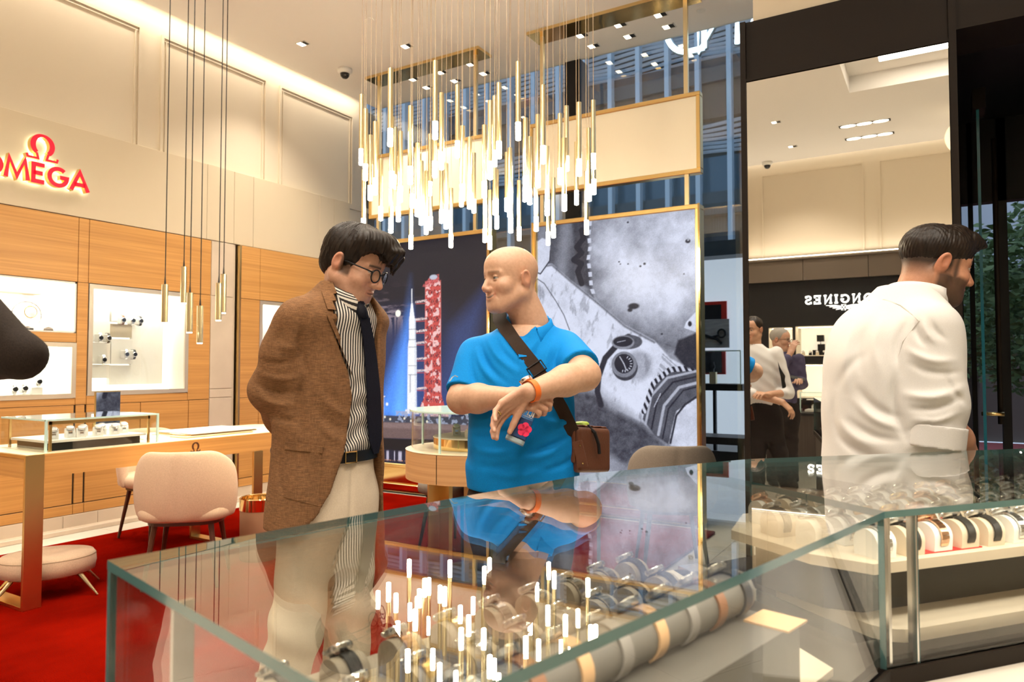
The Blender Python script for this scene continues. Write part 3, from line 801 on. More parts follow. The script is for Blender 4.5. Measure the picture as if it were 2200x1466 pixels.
def paint_rocket(u, v):
    "night print: floodlit white rocket beside a red service tower"
    n1 = vnoise(u, v, 4, 11); n2 = vnoise(u, v, 30, 12); rs = np.random.RandomState(5)
    C = np.zeros(u.shape + (3,)) + np.array([.014, .014, .028])
    def put(m, col):
        nonlocal C
        C = C*(1 - m[..., None]) + m[..., None]*np.array(col)
    glow = np.exp(-((u - .33)/.30)**2)*np.clip((v - .25)/.55, 0, 1)
    C = C + glow[..., None]*np.array([.03, .10, .40])
    bl = poly_m(u, v, [(.35, .30), (.33, .80), (.03, .80)], .16); C = C + (bl*(.35 + .85*v))[..., None]*np.array([.07, .30, 1.0])
    bl2 = poly_m(u, v, [(.35, .15), (.40, .80), (.20, .80), (.30, .3)], .10); C = C + (bl2*.8*v)[..., None]*np.array([.10, .30, .85])
    br = poly_m(u, v, [(.62, .70), (.70, .40), (.98, .24), (.86, .60), (.62, .80)], .20); C = C + (br*.5)[..., None]*np.array([.03, .09, .34])
    cl = np.clip((vnoise(u*.55 + .1, v*3.0, 9, 21) - .52)/.2, 0, 1)*np.exp(-((v - .31)/.065)**2)*np.exp(-((u - .18)/.16)**2)
    put(np.clip(cl*.8, 0, 1), (.46, .36, .44))
    put(ell_m(u, v, (.237, .321), .036, .036), (1.3, 1.25, 1.1))
    # tower lattice
    tw = poly_m(u, v, [(.478, .185), (.610, .185), (.620, .68), (.652, .742), (.438, .745), (.482, .683)], .006)
    fine = rs.rand(*u.shape)
    brace = (np.abs(((v*2.31*11 + u*1.5*16) % 1) - .5) < .12) | (np.abs(((v*2.31*11 - u*1.5*16) % 1) - .5) < .12) | (np.abs((v*2.31*11 % 1) - .5) < .16) | (fine > .72)
    put(tw*.85, (.16, .03, .045)); put(tw*brace*.9, (.80, .10, .09)); put(tw*(vnoise(u, v, 26, 31, 2) > .60)*.9, (1.1, .72, .72))
    for x in (.482, .545, .612):
        put(line_m(u, v, [(x, .185), (x + (x - .545)*.1, .72)], .004, .004), (.85, .20, .18))
    put(poly_m(u, v, [(0.452, 0.205), (0.521, 0.166), (0.597, 0.156), (0.60, 0.19), (0.487, 0.21)], .006)*(fine > .3), (.80, .15, .16))
    put(ell_m(u, v, (.55, .168), .05, .025), (.62, .66, .8))
    for z in (.27, .349, .402, .455, .526, .579, .658):
        put(line_m(u, v, [(.40, z + .004), (.49, z)], .011, .006)*(fine > .25), (1.0, .80, .80)); put(line_m(u, v, [(.40, z + .012), (.49, z + .012)], .004, .004), (.7, .1, .1))
    # rocket
    W = (1.15, 1.18, 1.25)
    put(line_m(u, v, [(.361, .215), (.362, .285)], .006, .004), W)
    put(poly_m(u, v, [(.355, .278), (.369, .278), (.388, .350), (.338, .350)], .004), W)
    put(poly_m(u, v, [(.337, .348), (.396, .348), (.397, .44), (.405, .472), (.41, .755), (.325, .755), (.328, .472), (.337, .44)], .004), W)
    sh = poly_m(u, v, [(.385, .35), (.397, .35), (.41, .755), (.394, .755)], .01); put(sh*.45, (.55, .62, .8))
    for z in (.395, .442, .476, .56, .60):
        put(line_m(u, v, [(.334, z), (.404, z)], .0035, .003)*.7, (.1, .1, .14))
    put(poly_m(u, v, [(.345, .60), (.356, .60), (.356, .68), (.345, .68)], .004)*.6, (.15, .15, .25))
    put(poly_m(u, v, [(.31, .755), (.425, .755), (.43, .775), (.30, .775)], .006), (1.0, 1.0, 1.1))
    # pad, vehicles, water
    put(poly_m(u, v, [(.44, .745), (.70, .745), (.70, .79), (.44, .79)], .006)*(fine > .25), (.85, .55, .55))
    put(poly_m(u, v, [(-.1, .79), (1.1, .775), (1.1, .84), (-.1, .84)], .01), (.06, .07, .11))
    bk = poly_m(u, v, [(.2, .765), (1.1, .755), (1.1, .815), (.2, .815)], .006)*((vnoise(u, v, 26, 41, 2) > .53)); put(bk*.85, (.42, .48, .66))
    for x in (.12, .17, .3, .36, .5): put(ell_m(u, v, (x, .80 + .006*math.sin(x*40)), .012, .012, .008), (1.2, 1.1, .9))
    put(line_m(u, v, [(.109, .70), (.109, .812)], .0035, .004), (.7, .8, 1)); put(line_m(u, v, [(.10, .70), (.118, .70)], .006, .004), (1, 1, 1.1)); put(ell_m(u, v, (.14, .735), .016, .016, .012), (1.2, 1.25, 1.3))
    put(poly_m(u, v, [(-.1, .822), (.46, .814), (1.1, .812), (1.1, .875), (.458, .885), (-.1, .895)], .01), (.20, .13, .13))
    put(poly_m(u, v, [(-.1, .822), (.46, .816), (1.1, .812), (1.1, .835), (-.1, .845)], .02)*.8, (.32, .22, .22))
    put(poly_m(u, v, [(-.1, .893), (1.1, .875), (1.1, .945), (-.1, .945)], .012), (.008, .008, .014))
    put(poly_m(u, v, [(-.1, .945), (1.1, .935), (1.1, 1.1), (-.1, 1.1)], .008), (.02, .02, .05))
    put(np.clip((vnoise(u*.3, v*5, 16, 51) - .52)/.1, 0, 1)*poly_m(u, v, [(-.1, .95), (1.1, .94), (1.1, .985), (-.1, .99)], .02), (.62, .58, .74))
    put(line_m(u, v, [(.03, .99), (.5, .985)], .004, .004)*(fine > .5), (1.0, .45, .25))
    C = C*(.85 + .3*rs.rand(*u.shape)[..., None])
    return np.clip(C, 0, 1.4)

light_box(-5.301, -3.739, 'tall lit poster of white rocket and red launch tower at night', paint_rocket, 230, 380)
light_box(-3.271, -1.690, 'tall lit black and white poster of spacesuit arm with watch', paint_arm, 320, 480)
# ================================================================== FURNITURE ON THE CARPET
# ------- long oak desk on brass loop legs
DX0, DX1, DY0, DY1, DZ = -4.865, -4.16, 1.94, 4.02, .836
DESK = thing('desk', 'long light oak desk with brass loop legs on red carpet', 'desk', ((DX0 + DX1)/2, 3.0, .022))
def rounded_end(x0, x1, y0, y1, r, n=8):
    P = [(x0, y0), (x1, y0)]
    P += [(x1 - r + r*math.cos(a), y1 - r + r*math.sin(a)) for a in np.linspace(0, PI/2, n)]
    P += [(x0 + r + r*math.cos(a), y1 - r + r*math.sin(a)) for a in np.linspace(PI/2, PI, n)]
    return P
M_DESKTOP = mat('pale_desk_leather', (.84, .72, .50), .35)
MB().prism(rounded_end(DX0, DX1, DY0, DY1, .14), DZ - .125, DZ - .004).build('apron', M_OAK, DESK, autos=30)
MB().prism(rounded_end(DX0 + .006, DX1 - .006, DY0 + .006, DY1 - .006, .135), DZ - .004, DZ).build('desk_top', M_DESKTOP, DESK)
for a, b in ((1.936, 2.03), (3.40, 3.478)):
    x0, x1 = DX0 + .004, DX1 + .006
    f = DESK
    top = DZ - .001 if a < 2 else DZ - .126
    bx('leg', (x1 - .018, a, .022), (x1, b, top), M_BRASS, f, .001); bx('leg', (x0, a, .022), (x0 + .018, b, DZ - .126), M_BRASS, f, .001)
    bx('foot_bar', (x0 + .018, a, .022), (x1 - .018, b, .040), M_BRASS, f, .001)
    if a < 2: bx('end_strap', (x0 + .018, a, DZ - .02), (x1 - .018, a + .004, DZ - .002), M_BRASS, f)
letter(DESK, 'omega', .062, 0, lambda u, v, d: (DX1 + .0005 + d, 2.915 + u, .755 + v), .002, [M_WALNUT, M_WALNUT], 'emblem')

# ------- tub chairs
def tub_chair(name, label, uph, loc, rz, group=None):
    "faces +y in its own frame; back towards -y"
    t = thing(name, label, 'chair', (0, 0, 0), 0, group)
    # back shell: padded wrap-around panel
    nA, nZ = 30, 14
    def shell(off):
        rows = []
        for j in range(nZ + 1):
            s = j/nZ
            row = []
            for i in range(nA + 1):
                a = (i/nA - .5)*2
                ang = a*math.radians(84)
                e = abs(a)
                z_top = .805 - .10*max(0, e - .42)**1.7*3.0
                z_bot = .382
                z = z_bot + (z_top - z_bot)*s
                bul = math.sin(PI*min(max(s, 0), 1))**.5
                r = .235 + off*bul*(1.0 if 0 < e < 1 else 0.6)
                lean = -.05*s
                rx, ry = r*1.10, r
                row.append((rx*math.sin(ang), -ry*math.cos(ang) + .02 + lean*math.cos(ang), z))
            rows.append(row)
        return rows
    A = shell(.035); B = shell(-.035)
    mb = MB(); mb.grid(A)
    mb.grid([r[::-1] for r in B])
    n = nA + 1
    rim = [A[-1], B[-1]]; mb.grid(rim); mb.grid([B[0], A[0]])
    mb.grid([[A[j][0] for j in range(nZ + 1)], [B[j][0] for j in range(nZ + 1)]]); mb.grid([[B[j][-1] for j in range(nZ + 1)], [A[j][-1] for j in range(nZ + 1)]])
    o = mb.build('backrest', uph, t, True)
    bm = bmesh.new(); bm.from_mesh(o.data); bmesh.ops.remove_doubles(bm, verts=bm.verts, dist=.0008); bmesh.ops.recalc_face_normals(bm, faces=bm.faces); bm.to_mesh(o.data); bm.free()
    md = o.modifiers.new('soft', 'SUBSURF'); md.levels = 1; md.render_levels = 1
    # seat cushion
    P = []
    for k in range(40):
        a = 2*PI*k/40; c, s = math.cos(a), math.sin(a)
        P.append((.255*math.copysign(abs(c)**.62, c), .245*math.copysign(abs(s)**.62, s) + .03))
    rows = []
    for (q, z) in ((.90, .385), (1.0, .40), (1.02, .43), (1.0, .46), (.90, .478), (.5, .486), (0.001, .487)):
        rows.append([(p[0]*q, (p[1] - .03)*q + .03, z) for p in P + [P[0]]])
    m2 = MB(); m2.grid([r[::-1] for r in rows]); m2.add([(p[0], p[1], p[2]) for p in rows[0][:-1]], [tuple(range(40))])
    m2.build('seat', uph, t, True)
    m3 = MB(); m3.prism([(p[0]*.82, (p[1] - .03)*.82 + .03) for p in P], .362, .392); m3.build('seat_frame', M_WALNUT, t)
    for sx in (-1, 1):
        for sy in (-1, 1):
            MB().tube([(sx*.15, .03 + sy*.14, .375), (sx*.20, .03 + sy*.195, 0.0)], [.017, .010], 8).build('leg', M_WALNUT, t)
    t.location = loc; t.rotation_euler = (0, 0, rz)
    return t
CHAIR = tub_chair('tub_chair', 'beige tub chair with its rounded back to the camera, in front of desk', M_UPH, (-3.88, 2.70, .028), math.radians(43))
copy_tree(CHAIR, (-5.14, 3.32, .028), math.radians(-90), 'beige tub chair half hidden on the wall side of the desk')
_g = cam_ground(-1.06, 4.25)
copy_tree(CHAIR, (_g[0], _g[1], .028), math.radians(60), 'beige tub chair hidden behind the man in brown jacket')
_t3 = {'backrest': M_TAUPE, 'seat': M_TAUPE, 'leg': M_BLACK, 'seat_frame': M_BLACK}
_g = cam_ground(1.02, 4.62)
copy_tree(CHAIR, (_g[0], _g[1], .028), math.radians(28), 'taupe tub chair whose curved back rises behind the glass counter', mats=_t3)
_g = cam_ground(-.36, 5.15)
copy_tree(CHAIR, (_g[0], _g[1], .028), math.radians(175), 'taupe tub chair beyond the round display table', mats=_t3)

# ------- low oval footstool under the desk end
FS = thing('footstool', 'low oval beige footstool with splayed brass legs beside the desk leg', 'footstool', (-4.36, 2.16, .027), math.radians(60))
m = MB()
prof = [(0.001, .105), (.80, .107), (.97, .122), (1.0, .165), (.985, .205), (.93, .224), (.6, .234), (0.001, .236)]
rows = []
for (q, z) in prof:
    rows.append([(.24*q*math.cos(2*PI*k/36), .19*q*math.sin(2*PI*k/36), z) for k in range(37)])
m.grid(rows); o = m.build('cushion', M_UPH, None, True); o.parent = FS
o = MB().grid([[(.238*q*math.cos(2*PI*k/36), .188*q*math.sin(2*PI*k/36), z) for k in range(37)] for q, z in ((.992, .203), (1.0, .206), (.992, .209))]).build('piping', mat('piping_beige', (.45, .32, .2), .8), None, True); o.parent = FS
for (a, b) in ((1, 1), (1, -1), (-1, 1), (-1, -1)):
    o = MB().tube([(a*.15, b*.10, .125), (a*.25, b*.165, 0)], [.014, .005], 8).build('leg', M_PALEBRASS); o.parent = FS

# ------- waste bin
_g = cam_ground(-1.70, 4.86)
BIN = thing('waste_bin', 'round tan leather waste bin with polished brass rim', 'bin', (_g[0], _g[1], .022))
for nm, pr, mm in (('body', [(.118, 0), (.122, .01), (.124, .33), (.118, .33), (.112, .02), (.001, .02)], mat('tan_leather', (.36, .20, .11), .5)),
                   ('rim', [(.126, .328), (.127, .405), (.122, .41), (.114, .405), (.112, .33)], M_BRASSP), ('inner_disc', [(.112, .382), (.02, .384), (.001, .384)], M_BRASSP)):
    o = MB().lathe(pr, n=32).build(nm, mm, None, autos=40); o.parent = BIN

# ------- round display table with glass cylinder
_g = cam_ground(-.23, 4.5)
RT = thing('display_table', 'round oak drum table with glass cylinder case behind the bald man', 'display table', (_g[0], _g[1], .022), YAW)
zt = .775
def rp(nm, prof, mm, n=48, autos=35):
    o = MB().lathe(prof, n=n).build(nm, mm, None, autos=autos); o.parent = RT; return o
for k in range(4):     # drum fronts
    a0, a1 = math.radians(-118 + 90*k) + .006, math.radians(-28 + 90*k) - .006
    A = np.linspace(a0, a1, 14)
    mb = MB(); mb.grid([[(.43*math.cos(a), .43*math.sin(a), z) for a in A] for z in (zt - .17, zt)])
    mb.grid([[(.41*math.cos(a), .41*math.sin(a), z) for a in A][::-1] for z in (zt - .17, zt)])
    o = mb.build('drum_front', M_OAKD, None, autos=35); o.parent = RT
rp('drum_core', [(.405, zt - .17), (.42, zt - .168), (.42, zt - .002), (.405, zt - .001)], M_GAP)
rp('table_top', [(.428, zt - .001), (.432, zt + .004), (.001, zt + .006)], mat('cream_top', (.86, .75, .52), .35))
rp('plinth', [(.26, zt + .006), (.26, zt + .072), (.001, zt + .074)], M_BRASSP)
rp('plinth_top', [(.262, zt + .073), (.262, zt + .079), (.001, zt + .08)], M_CREAM)
GL_ = rp('glass_cylinder', [(.395, zt + .006), (.395, zt + .235)], M_GLASS)
GL_.data.polygons.foreach_set('use_smooth', np.ones(len(GL_.data.polygons), bool))
bm = bmesh.new(); bm.from_mesh(GL_.data); bmesh.ops.delete(bm, geom=[f for f in bm.faces if len(f.verts) > 4], context='FACES_ONLY'); bm.to_mesh(GL_.data); bm.free()
rp('glass_lid', [(.405, zt + .235), (.405, zt + .247)], [M_GLASS], 48)
rp('lid_edge', [(.406, zt + .2345), (.4075, zt + .241), (.406, zt + .2475)], M_GEDGEL)
bm = bmesh.new(); bm.from_mesh(RT.children[-1].data); bmesh.ops.delete(bm, geom=[f for f in bm.faces if len(f.verts) > 4], context='FACES_ONLY'); bm.to_mesh(RT.children[-1].data); bm.free()
for a in (-118, -28, 62, 152):
    o = MB().box((.392, -.006, zt + .006), (.402, .006, zt + .235)).build('glass_joint', M_GEDGEL); o.parent = RT; o.rotation_euler = (0, 0, math.radians(a))
for a in (215, 335, 95):
    o = MB().box((.20, -.065, 0), (.225, .065, zt - .17)).box((.225, -.065, 0), (.30, -.05, zt - .17)).build('leg', M_BRASS); o.parent = RT; o.rotation_euler = (0, 0, math.radians(a))
o = MB().lathe([(.25, 0), (.25, .012)], n=40).build('base_plate', M_BRASS); o.parent = RT

# ================================================================== PENDANT LIGHTS
def pendant_parts(t, L, r, cord, tipL, mt, cm, cr, n=14):
    "hangs from the origin at the ceiling"
    o = MB().tube([(0, 0, 0), (0, 0, -cord)], cr, 5, False).build('cord', cm); o.parent = t
    b = MB()
    if tipL == 0:
        b.tube([(0, 0, -cord + .05), (0, 0, -cord)], [cr, .007], 8, False)
        o = b.build('strain_relief', cm); o.parent = t
    o = MB().lathe([(r*.4, -cord), (r, -cord), (r, -cord - L), (r*.8, -cord - L)][::-1], n=n).build('brass_tube', mt, None, autos=40); o.parent = t
    if tipL:
        o = MB().lathe([(r*.5, -cord - L - tipL), (r*.98, -cord - L - tipL + .004), (r*.98, -cord - L)], n=n).build('lamp_tip', M_LEDTIP, None, autos=40); o.parent = t
    else:
        o = MB().lathe([(r*.85, -cord - L - .006), (r*.85, -cord - L)], n=n).build('lamp_tip', M_LED); o.parent = t
def px_ground(px, z_h):
    xc = (px - 1100)/FPX*z_h
    return cam_ground(xc, z_h)
_six = [(352, 610, 692, 4.72), (392, 572, 650, 5.0), (406, 628, 713, 4.78), (428.5, 656, 736, 4.86), (468, 607, 687, 4.95), (478, 588, 671, 5.1)]
M_CORD = mat('black_cord', (.02, .016, .012), .6)
for k, (px, t0, t1, z) in enumerate(_six):
    g = px_ground(px, z)
    zt_, zb_ = 1.3 + (789 - t0)*z/FPX, 1.3 + (789 - t1)*z/FPX
    t = thing('pendant_light', 'brass tube pendant on black cord above the desk, %s from the left' % ordinal(k), 'pendant light', (g[0], g[1], CEIL), 0, 'six pendants on black cords')
    pendant_parts(t, zt_ - zb_, .0205, CEIL - zt_, 0, M_PALEBRASS, M_CORD, .0035)
    l = bpy.data.lights.new('pendant_bulb', 'SPOT'); l.energy = 14; l.color = WARM; l.spot_size = math.radians(95); l.spot_blend = .6; l.shadow_soft_size = .02
    k_ = bpy.data.objects.new('pendant_bulb', l); COL.objects.link(k_); k_.parent = t; k_.location = (0, 0, -(CEIL - zb_) - .012)

_ch = [(95,525,840,932),(118,597,925,1018),(107,950,1230,1312),(145,745,1045,1130),(172,660,1003,1098),(204,875,1163,1243),(258,380,725,827),(266,640,965,1057),(285,705,985,1065),
 (261,940,1228,1313),(303,880,1165,1249),(314,718,1048,1140),(371,583,938,1040),(380,805,1093,1172),(374,1070,1325,1403),(410,785,1125,1220),(420,850,1140,1222),(432,865,1185,1268),
 (460,950,1238,1320),(481,745,1023,1103),(484,955,1220,1296),(510,322,685,790),(508,590,908,1002),(546,512,857,957),(545,905,1180,1257),(571,920,1205,1290),(599,1047,1318,1395),
 (636,463,795,890),(663,690,1037,1135),(658,790,1085,1165),(704,735,1085,1178),(728,855,1122,1200),(787,690,1022,1117),(790,1020,1287,1365),(820,545,910,1013),(845,532,848,940),
 (869,447,797,896),(845,850,1130,1210),(856,945,1213,1290),(818,1065,1328,1402),(912,835,1115,1192),(930,812,1135,1225),(935,935,1225,1312),(977,332,690,795),(982,1005,1277,1355),
 (1018,650,992,1090),(1014,765,1055,1137),(1042,750,1065,1153),(1088,655,963,1058),(1078,945,1220,1303),(1117,470,822,925),(1140,810,1125,1215),(1145,1040,1305,1380),(1175,985,1262,1340),
 (1213,627,948,1040),(1236,770,1095,1190),(1250,582,880,965),(1305,800,1073,1155),(1320,560,897,993),(1361,965,1240,1322),(1375,725,1040,1135),(1400,550,865,955),(1402,720,1010,1097)]
M_CORDP = mat('clear_cord', (.55, .42, .28), .4)
M_CHB = mat('chandelier_brass', (.84, .72, .44), .30, 1.0)
for k, (cx, a, b, c) in enumerate(sorted(_ch)):
    px = 740 + cx/2.617; ya, yb, yc = a/2.617, b/2.617, c/2.617
    z = min(max(1540*.098/(yc - yb), 3.85), 5.15)
    fy = lambda y: 1.3 + z*(math.tan(PITCH + math.atan(-(y - 733)/FPX)))
    g = px_ground(1100 + (px - 1100)*(1.0/(math.cos(PITCH) + (yb - 733)/FPX*math.sin(PITCH))), z)
    zb = fy(yb)
    t = thing('pendant_light', 'brass tube pendant in the hanging lamp cluster, %s glowing tip from the left' % ordinal(k), 'pendant light', (g[0], g[1], CEIL), 0, 'cluster of brass tube pendants with glowing tips')
    pendant_parts(t, .335, .0148, CEIL - zb - .335, .098, M_CHB, M_CORDP, .0016, 10)
# ================================================================== WATCHES
M_DIALB = mat('dial_black', (.015, .015, .018), .25)
M_DIALW = mat('dial_silver', (.75, .73, .68), .3)
M_DIALBL = mat('dial_blue', (.02, .06, .22), .25)
M_STRAPK = mat('strap_black', (.015, .014, .013), .55)
M_STRAPB = mat('strap_brown', (.22, .09, .035), .55)
M_STRAPT = mat('strap_tan', (.55, .33, .16), .6)
M_STRAPG = mat('strap_grey', (.22, .20, .18), .6)
M_STRAPO = mat('strap_orange', (.85, .17, .02), .5)
M_CUSH = mat('watch_cushion', (.70, .58, .43), .55)
def watch_proto(name, linked):
    "watch closed around a half-round cushion; cushion axis along x, dial tipped towards -y"
    t = thing(name, 'watch on cushion', 'watch')
    A = np.linspace(math.radians(-8), math.radians(188), 14)
    m = MB(); prof = [(.029*math.cos(a), .026 + .027*math.sin(a)) for a in A] + [(-.027, 0), (.027, 0)]
    n = len(prof)
    V = [(x, p[0], p[1]) for x in (-.024, .024) for p in prof]
    m.add(V, [tuple(range(n)), tuple(range(n, 2*n))[::-1]] + [(i, n+i, n+(i+1) % n, (i+1) % n) for i in range(n)])
    m.build('cushion', M_CUSH, t, autos=35)
    s = MB()
    A = np.linspace(math.radians(-30), math.radians(210), 19 if linked else 15)
    if linked:
        for a, b in zip(A[:-1], A[1:]):
            aa, bb = a + .012, b - .012
            q = []
            for w in (-.0095, .0095):
                for r in (.0305, .0340):
                    for c in (aa, bb): q.append((w, r*math.cos(c), .026 + r*.95*math.sin(c)))
            s.add(q, [(0, 1, 3, 2), (4, 6, 7, 5), (2, 3, 7, 6), (0, 4, 5, 1), (0, 2, 6, 4), (1, 5, 7, 3)])
    else:
        P = []
        for (w, r) in ((-.0095, .0305), (-.0095, .0335), (.0095, .0335), (.0095, .0305), (-.0095, .0305)):
            P.append([(w, r*math.cos(c), .026 + r*.95*math.sin(c)) for c in A])
        s.grid(P)
    s.build('strap', M_STEEL if linked else M_STRAPK, t, autos=30)
    d = Vector((0, -.50, .866)); c = Vector((0, 0, .026)) + d*.031
    q = Vector((0, 0, 1)).rotation_difference(d)
    cs = MB().lathe([(.018, 0), (.0205, .003), (.0205, .008), (.0185, .0105), (.0165, .0108)], n=18, ax=d, c=c)
    side = q @ Vector((1, 0, 0))
    cs.tube([c + d*.005 + side*.020, c + d*.005 + side*.0245], .003, 6)
    k = cs.build('case', M_STEEL, t, autos=35)
    MB().lathe([(.0166, .0095), (.001, .0096)], n=18, ax=d, c=c).build('dial', M_DIALB, t)
    return t
def cuff_watch_proto(name, linked):
    "watch standing upright on a white cuff, dial facing +x"
    t = thing(name, 'watch on cuff', 'watch')
    MB().box((-.05, -.019, -.035), (.012, .019, .035), .006).build('cuff', mat('white_cuff', (.90, .88, .82), .5), t)
    s = MB()
    P = []
    for (w, o) in ((-.010, 0), (-.010, .003), (.010, .003), (.010, 0), (-.010, 0)):
        P.append([(x + o*nx, w, z + o*nz) for (x, z, nx, nz) in ((-.03, .040, 0, 1), (.004, .040, .3, .9), (.0165, .028, 1, 0), (.018, 0, 1, 0), (.0165, -.028, 1, 0), (.004, -.040, .3, -.9), (-.03, -.040, 0, -1))])
    s.grid(P); s.build('strap', M_STEEL if linked else M_STRAPK, t, autos=30)
    MB().lathe([(.016, 0), (.0215, .004), (.0215, .009), (.019, .012)], n=16, ax=(1, 0, 0), c=(.014, 0, 0)).build('case', M_STEEL, t, autos=35)
    MB().lathe([(.0165, .0125), (.001, .0126)], n=16, ax=(1, 0, 0), c=(.014, 0, 0)).build('dial', M_DIALB, t)
    return t
_protos = {}
def place_watch(kind, loc, rz, label, group, strap=None, case=None, dial=None, cushion=None):
    "kind: 'c' cushion, 'w' wall cuff; a linked bracelet when strap is a metal"
    linked = strap in (M_STEEL, M_GOLD, M_ROSE)
    key = (kind, linked)
    mats = {'strap': strap or M_STRAPK, 'case': case or M_STEEL, 'dial': dial or M_DIALB}
    if cushion: mats['cushion'] = cushion
    if key not in _protos:
        t = (watch_proto if kind == 'c' else cuff_watch_proto)('wristwatch', linked)
        _protos[key] = t
        for ch in t.children:
            k = ch.name.split('.')[0]
            if k in mats: ch.material_slots[0].link = 'OBJECT'; ch.material_slots[0].material = mats[k]
        t.location = loc; t.rotation_euler = (0, 0, rz); setp(t, label, 'watch', group)
        return t
    return copy_tree(_protos[key], loc, rz, label, group, mats)

# ------- watches in the wall niches
_wn = [(3.578, 1.712, M_STRAPB, 'brown strap watch, left of three in the top row of the large lit niche'), (3.664, 1.712, M_STEEL, 'steel watch, middle of three in the top row of the large lit niche'),
       (3.735, 1.712, M_STRAPK, 'black strap watch, right of three in the top row of the large lit niche'), (3.385, 1.550, M_STEEL, 'steel watch, left of the pair in the middle row of the large niche'),
       (3.455, 1.550, M_STRAPK, 'black strap watch, right of the pair in the middle row of the large niche'), (3.612, 1.415, M_STEEL, 'steel watch, left of the lower pair beneath the beige tile in niche'),
       (3.685, 1.415, M_STRAPK, 'black strap watch, right of the lower pair beneath the beige tile in niche'), (3.418, 1.365, M_STEEL, 'lowest single watch at bottom left of the large lit niche')]
for (y, z, st, lb) in _wn:
    place_watch('w', (WX - .12, y, z), 0, lb, 'watches in the large lit wall niche', st)
for (y, z, lb) in ((2.735, 1.135, 'left watch of three low in the small lit niche behind dark sleeve'), (2.805, 1.14, 'middle watch of three low in the small lit niche behind dark sleeve'), (2.905, 1.19, 'right and highest watch of three in the small lit niche behind dark sleeve')):
    place_watch('w', (WX - .10, y, z), 0, lb, 'watches in the small lit wall niche', M_STEEL)
    bx('display_tile', (WX - .248, y - .045, 1.071), (WX - .10, y + .035, z - .045), M_TILE, NB, .002)
for (z, lb) in ((1.56, 'upper watch in the lit niche beside the brown jacket'), (1.40, 'lower watch in the lit niche beside the brown jacket')):
    place_watch('w', (X2 - .12, 5.06, z), 0, lb, 'watches in the niche behind brown jacket', M_STEEL)
# ------- hourglasses and armillary ring in the upper niche
M_THIN = glass_mat('blown_glass', (.86, .84, .82), .10)
M_SAND = mat('grey_sand', (.35, .30, .26), .8)
def hourglass(y, s, label, x=WX - .13):
    t = thing('hourglass', label, 'hourglass', (x, y, 1.590))
    h = .235*s
    pr = [(.034*s, .006), (.036*s, .02), (.033*s, h*.22), (.012*s, h*.44), (.004*s, h*.5), (.012*s, h*.56), (.033*s, h*.78), (.037*s, h*.9), (.03*s, h*.97), (.008*s, h)]
    o = MB().lathe(pr, n=20).build('bulb', M_THIN, None, True); o.parent = t
    o = MB().lathe([(.001, .003), (.033*s, .004), (.032*s, .02), (.012*s, .03), (.001, .034)], n=16).build('sand', M_SAND, None, True); o.parent = t
    o = MB().lathe([(.037*s, 0), (.037*s, .006)], n=20).build('foot', M_BLACK); o.parent = t
hourglass(2.985, 1.0, 'hourglass with grey sand, right and nearer one in the upper wall niche')
hourglass(2.86, 1.25, 'taller hourglass behind the metal ring in the upper wall niche', WX - .19)
t = thing('ring_sculpture', 'round metal ring ornament with clockwork centre in upper wall niche', 'ornament', (WX - .08, 2.80, 1.59))
def tor(R, r, c, n=36):
    return MB().tube([(c[0], c[1] + R*math.cos(2*PI*k/n), c[2] + R*math.sin(2*PI*k/n)) for k in range(n + 1)], r, 6, False)
tor(.105, .005, (WX - .08, 2.80, 1.705)).build('outer_ring', M_STEEL, t, True); tor(.045, .004, (WX - .08, 2.83, 1.73)).build('inner_ring', M_BRASSP, t, True)
MB().lathe([(.03, -.004), (.03, .004)], n=14, ax=(1, 0, 0), c=(WX - .08, 2.84, 1.72)).build('clockwork', M_STEEL, t)
bx('stand', (WX - .11, 2.76, 1.59), (WX - .05, 2.84, 1.602), M_BLACK, t)

# ================================================================== THINGS ON THE DESK
cx0, cx1, cy0, cy1 = -4.70, -4.205, 2.055, 2.715
DC = thing('display_case', 'low glass display case with brass frame on the oak desk', 'display case', ((cx0 + cx1)/2, (cy0 + cy1)/2, DZ))
zb, zt2 = DZ, DZ + .178
for nm, a, b in (('glass_front', (cx1 - .006, cy0, zb), (cx1, cy1, zt2)), ('glass_back', (cx0, cy0, zb), (cx0 + .006, cy1, zt2)), ('glass_end', (cx0, cy0, zb), (cx1, cy0 + .006, zt2)), ('glass_end', (cx0, cy1 - .006, zb), (cx1, cy1, zt2)), ('glass_top', (cx0, cy0, zt2 - .008), (cx1, cy1, zt2))):
    bx(nm, a, b, M_GLASS, DC)
for (a, b) in (((cx1 - .009, cy0 - .001, zb), (cx1 + .001, cy0 + .011, zt2)), ((cx1 - .009, cy1 - .011, zb), (cx1 + .001, cy1 + .001, zt2)), ((cx1 - .004, cy0, zt2 - .009), (cx1 + .0012, cy1, zt2 + .0005)), ((cx0, cy0 - .001, zt2 - .009), (cx1, cy0 + .004, zt2 + .0005))):
    bx('glass_edge', a, b, M_GEDGEL, DC)
for (a, b) in (((cx1 - .028, cy0 + .03, zb), (cx1 - .016, cy0 + .042, zt2 - .012)), ((cx1 - .028, cy1 - .06, zb), (cx1 - .016, cy1 - .048, zt2 - .012)), ((cx1 - .028, cy0 + .03, zt2 - .03), (cx1 - .016, cy1 - .048, zt2 - .012)), ((cx0 + .02, cy0 + .03, zb), (cx0 + .032, cy0 + .042, zt2 - .012))):
    bx('frame_bar', a, b, M_BRASS, DC)
bx('tray', (cx0 + .05, cy0 + .03, zb + .045), (cx1 - .035, cy1 - .06, zb + .058), M_WHITE, DC); bx('tray_base', (cx0 + .06, cy0 + .06, zb), (cx1 - .05, cy1 - .09, zb + .045), M_BLACK, DC)
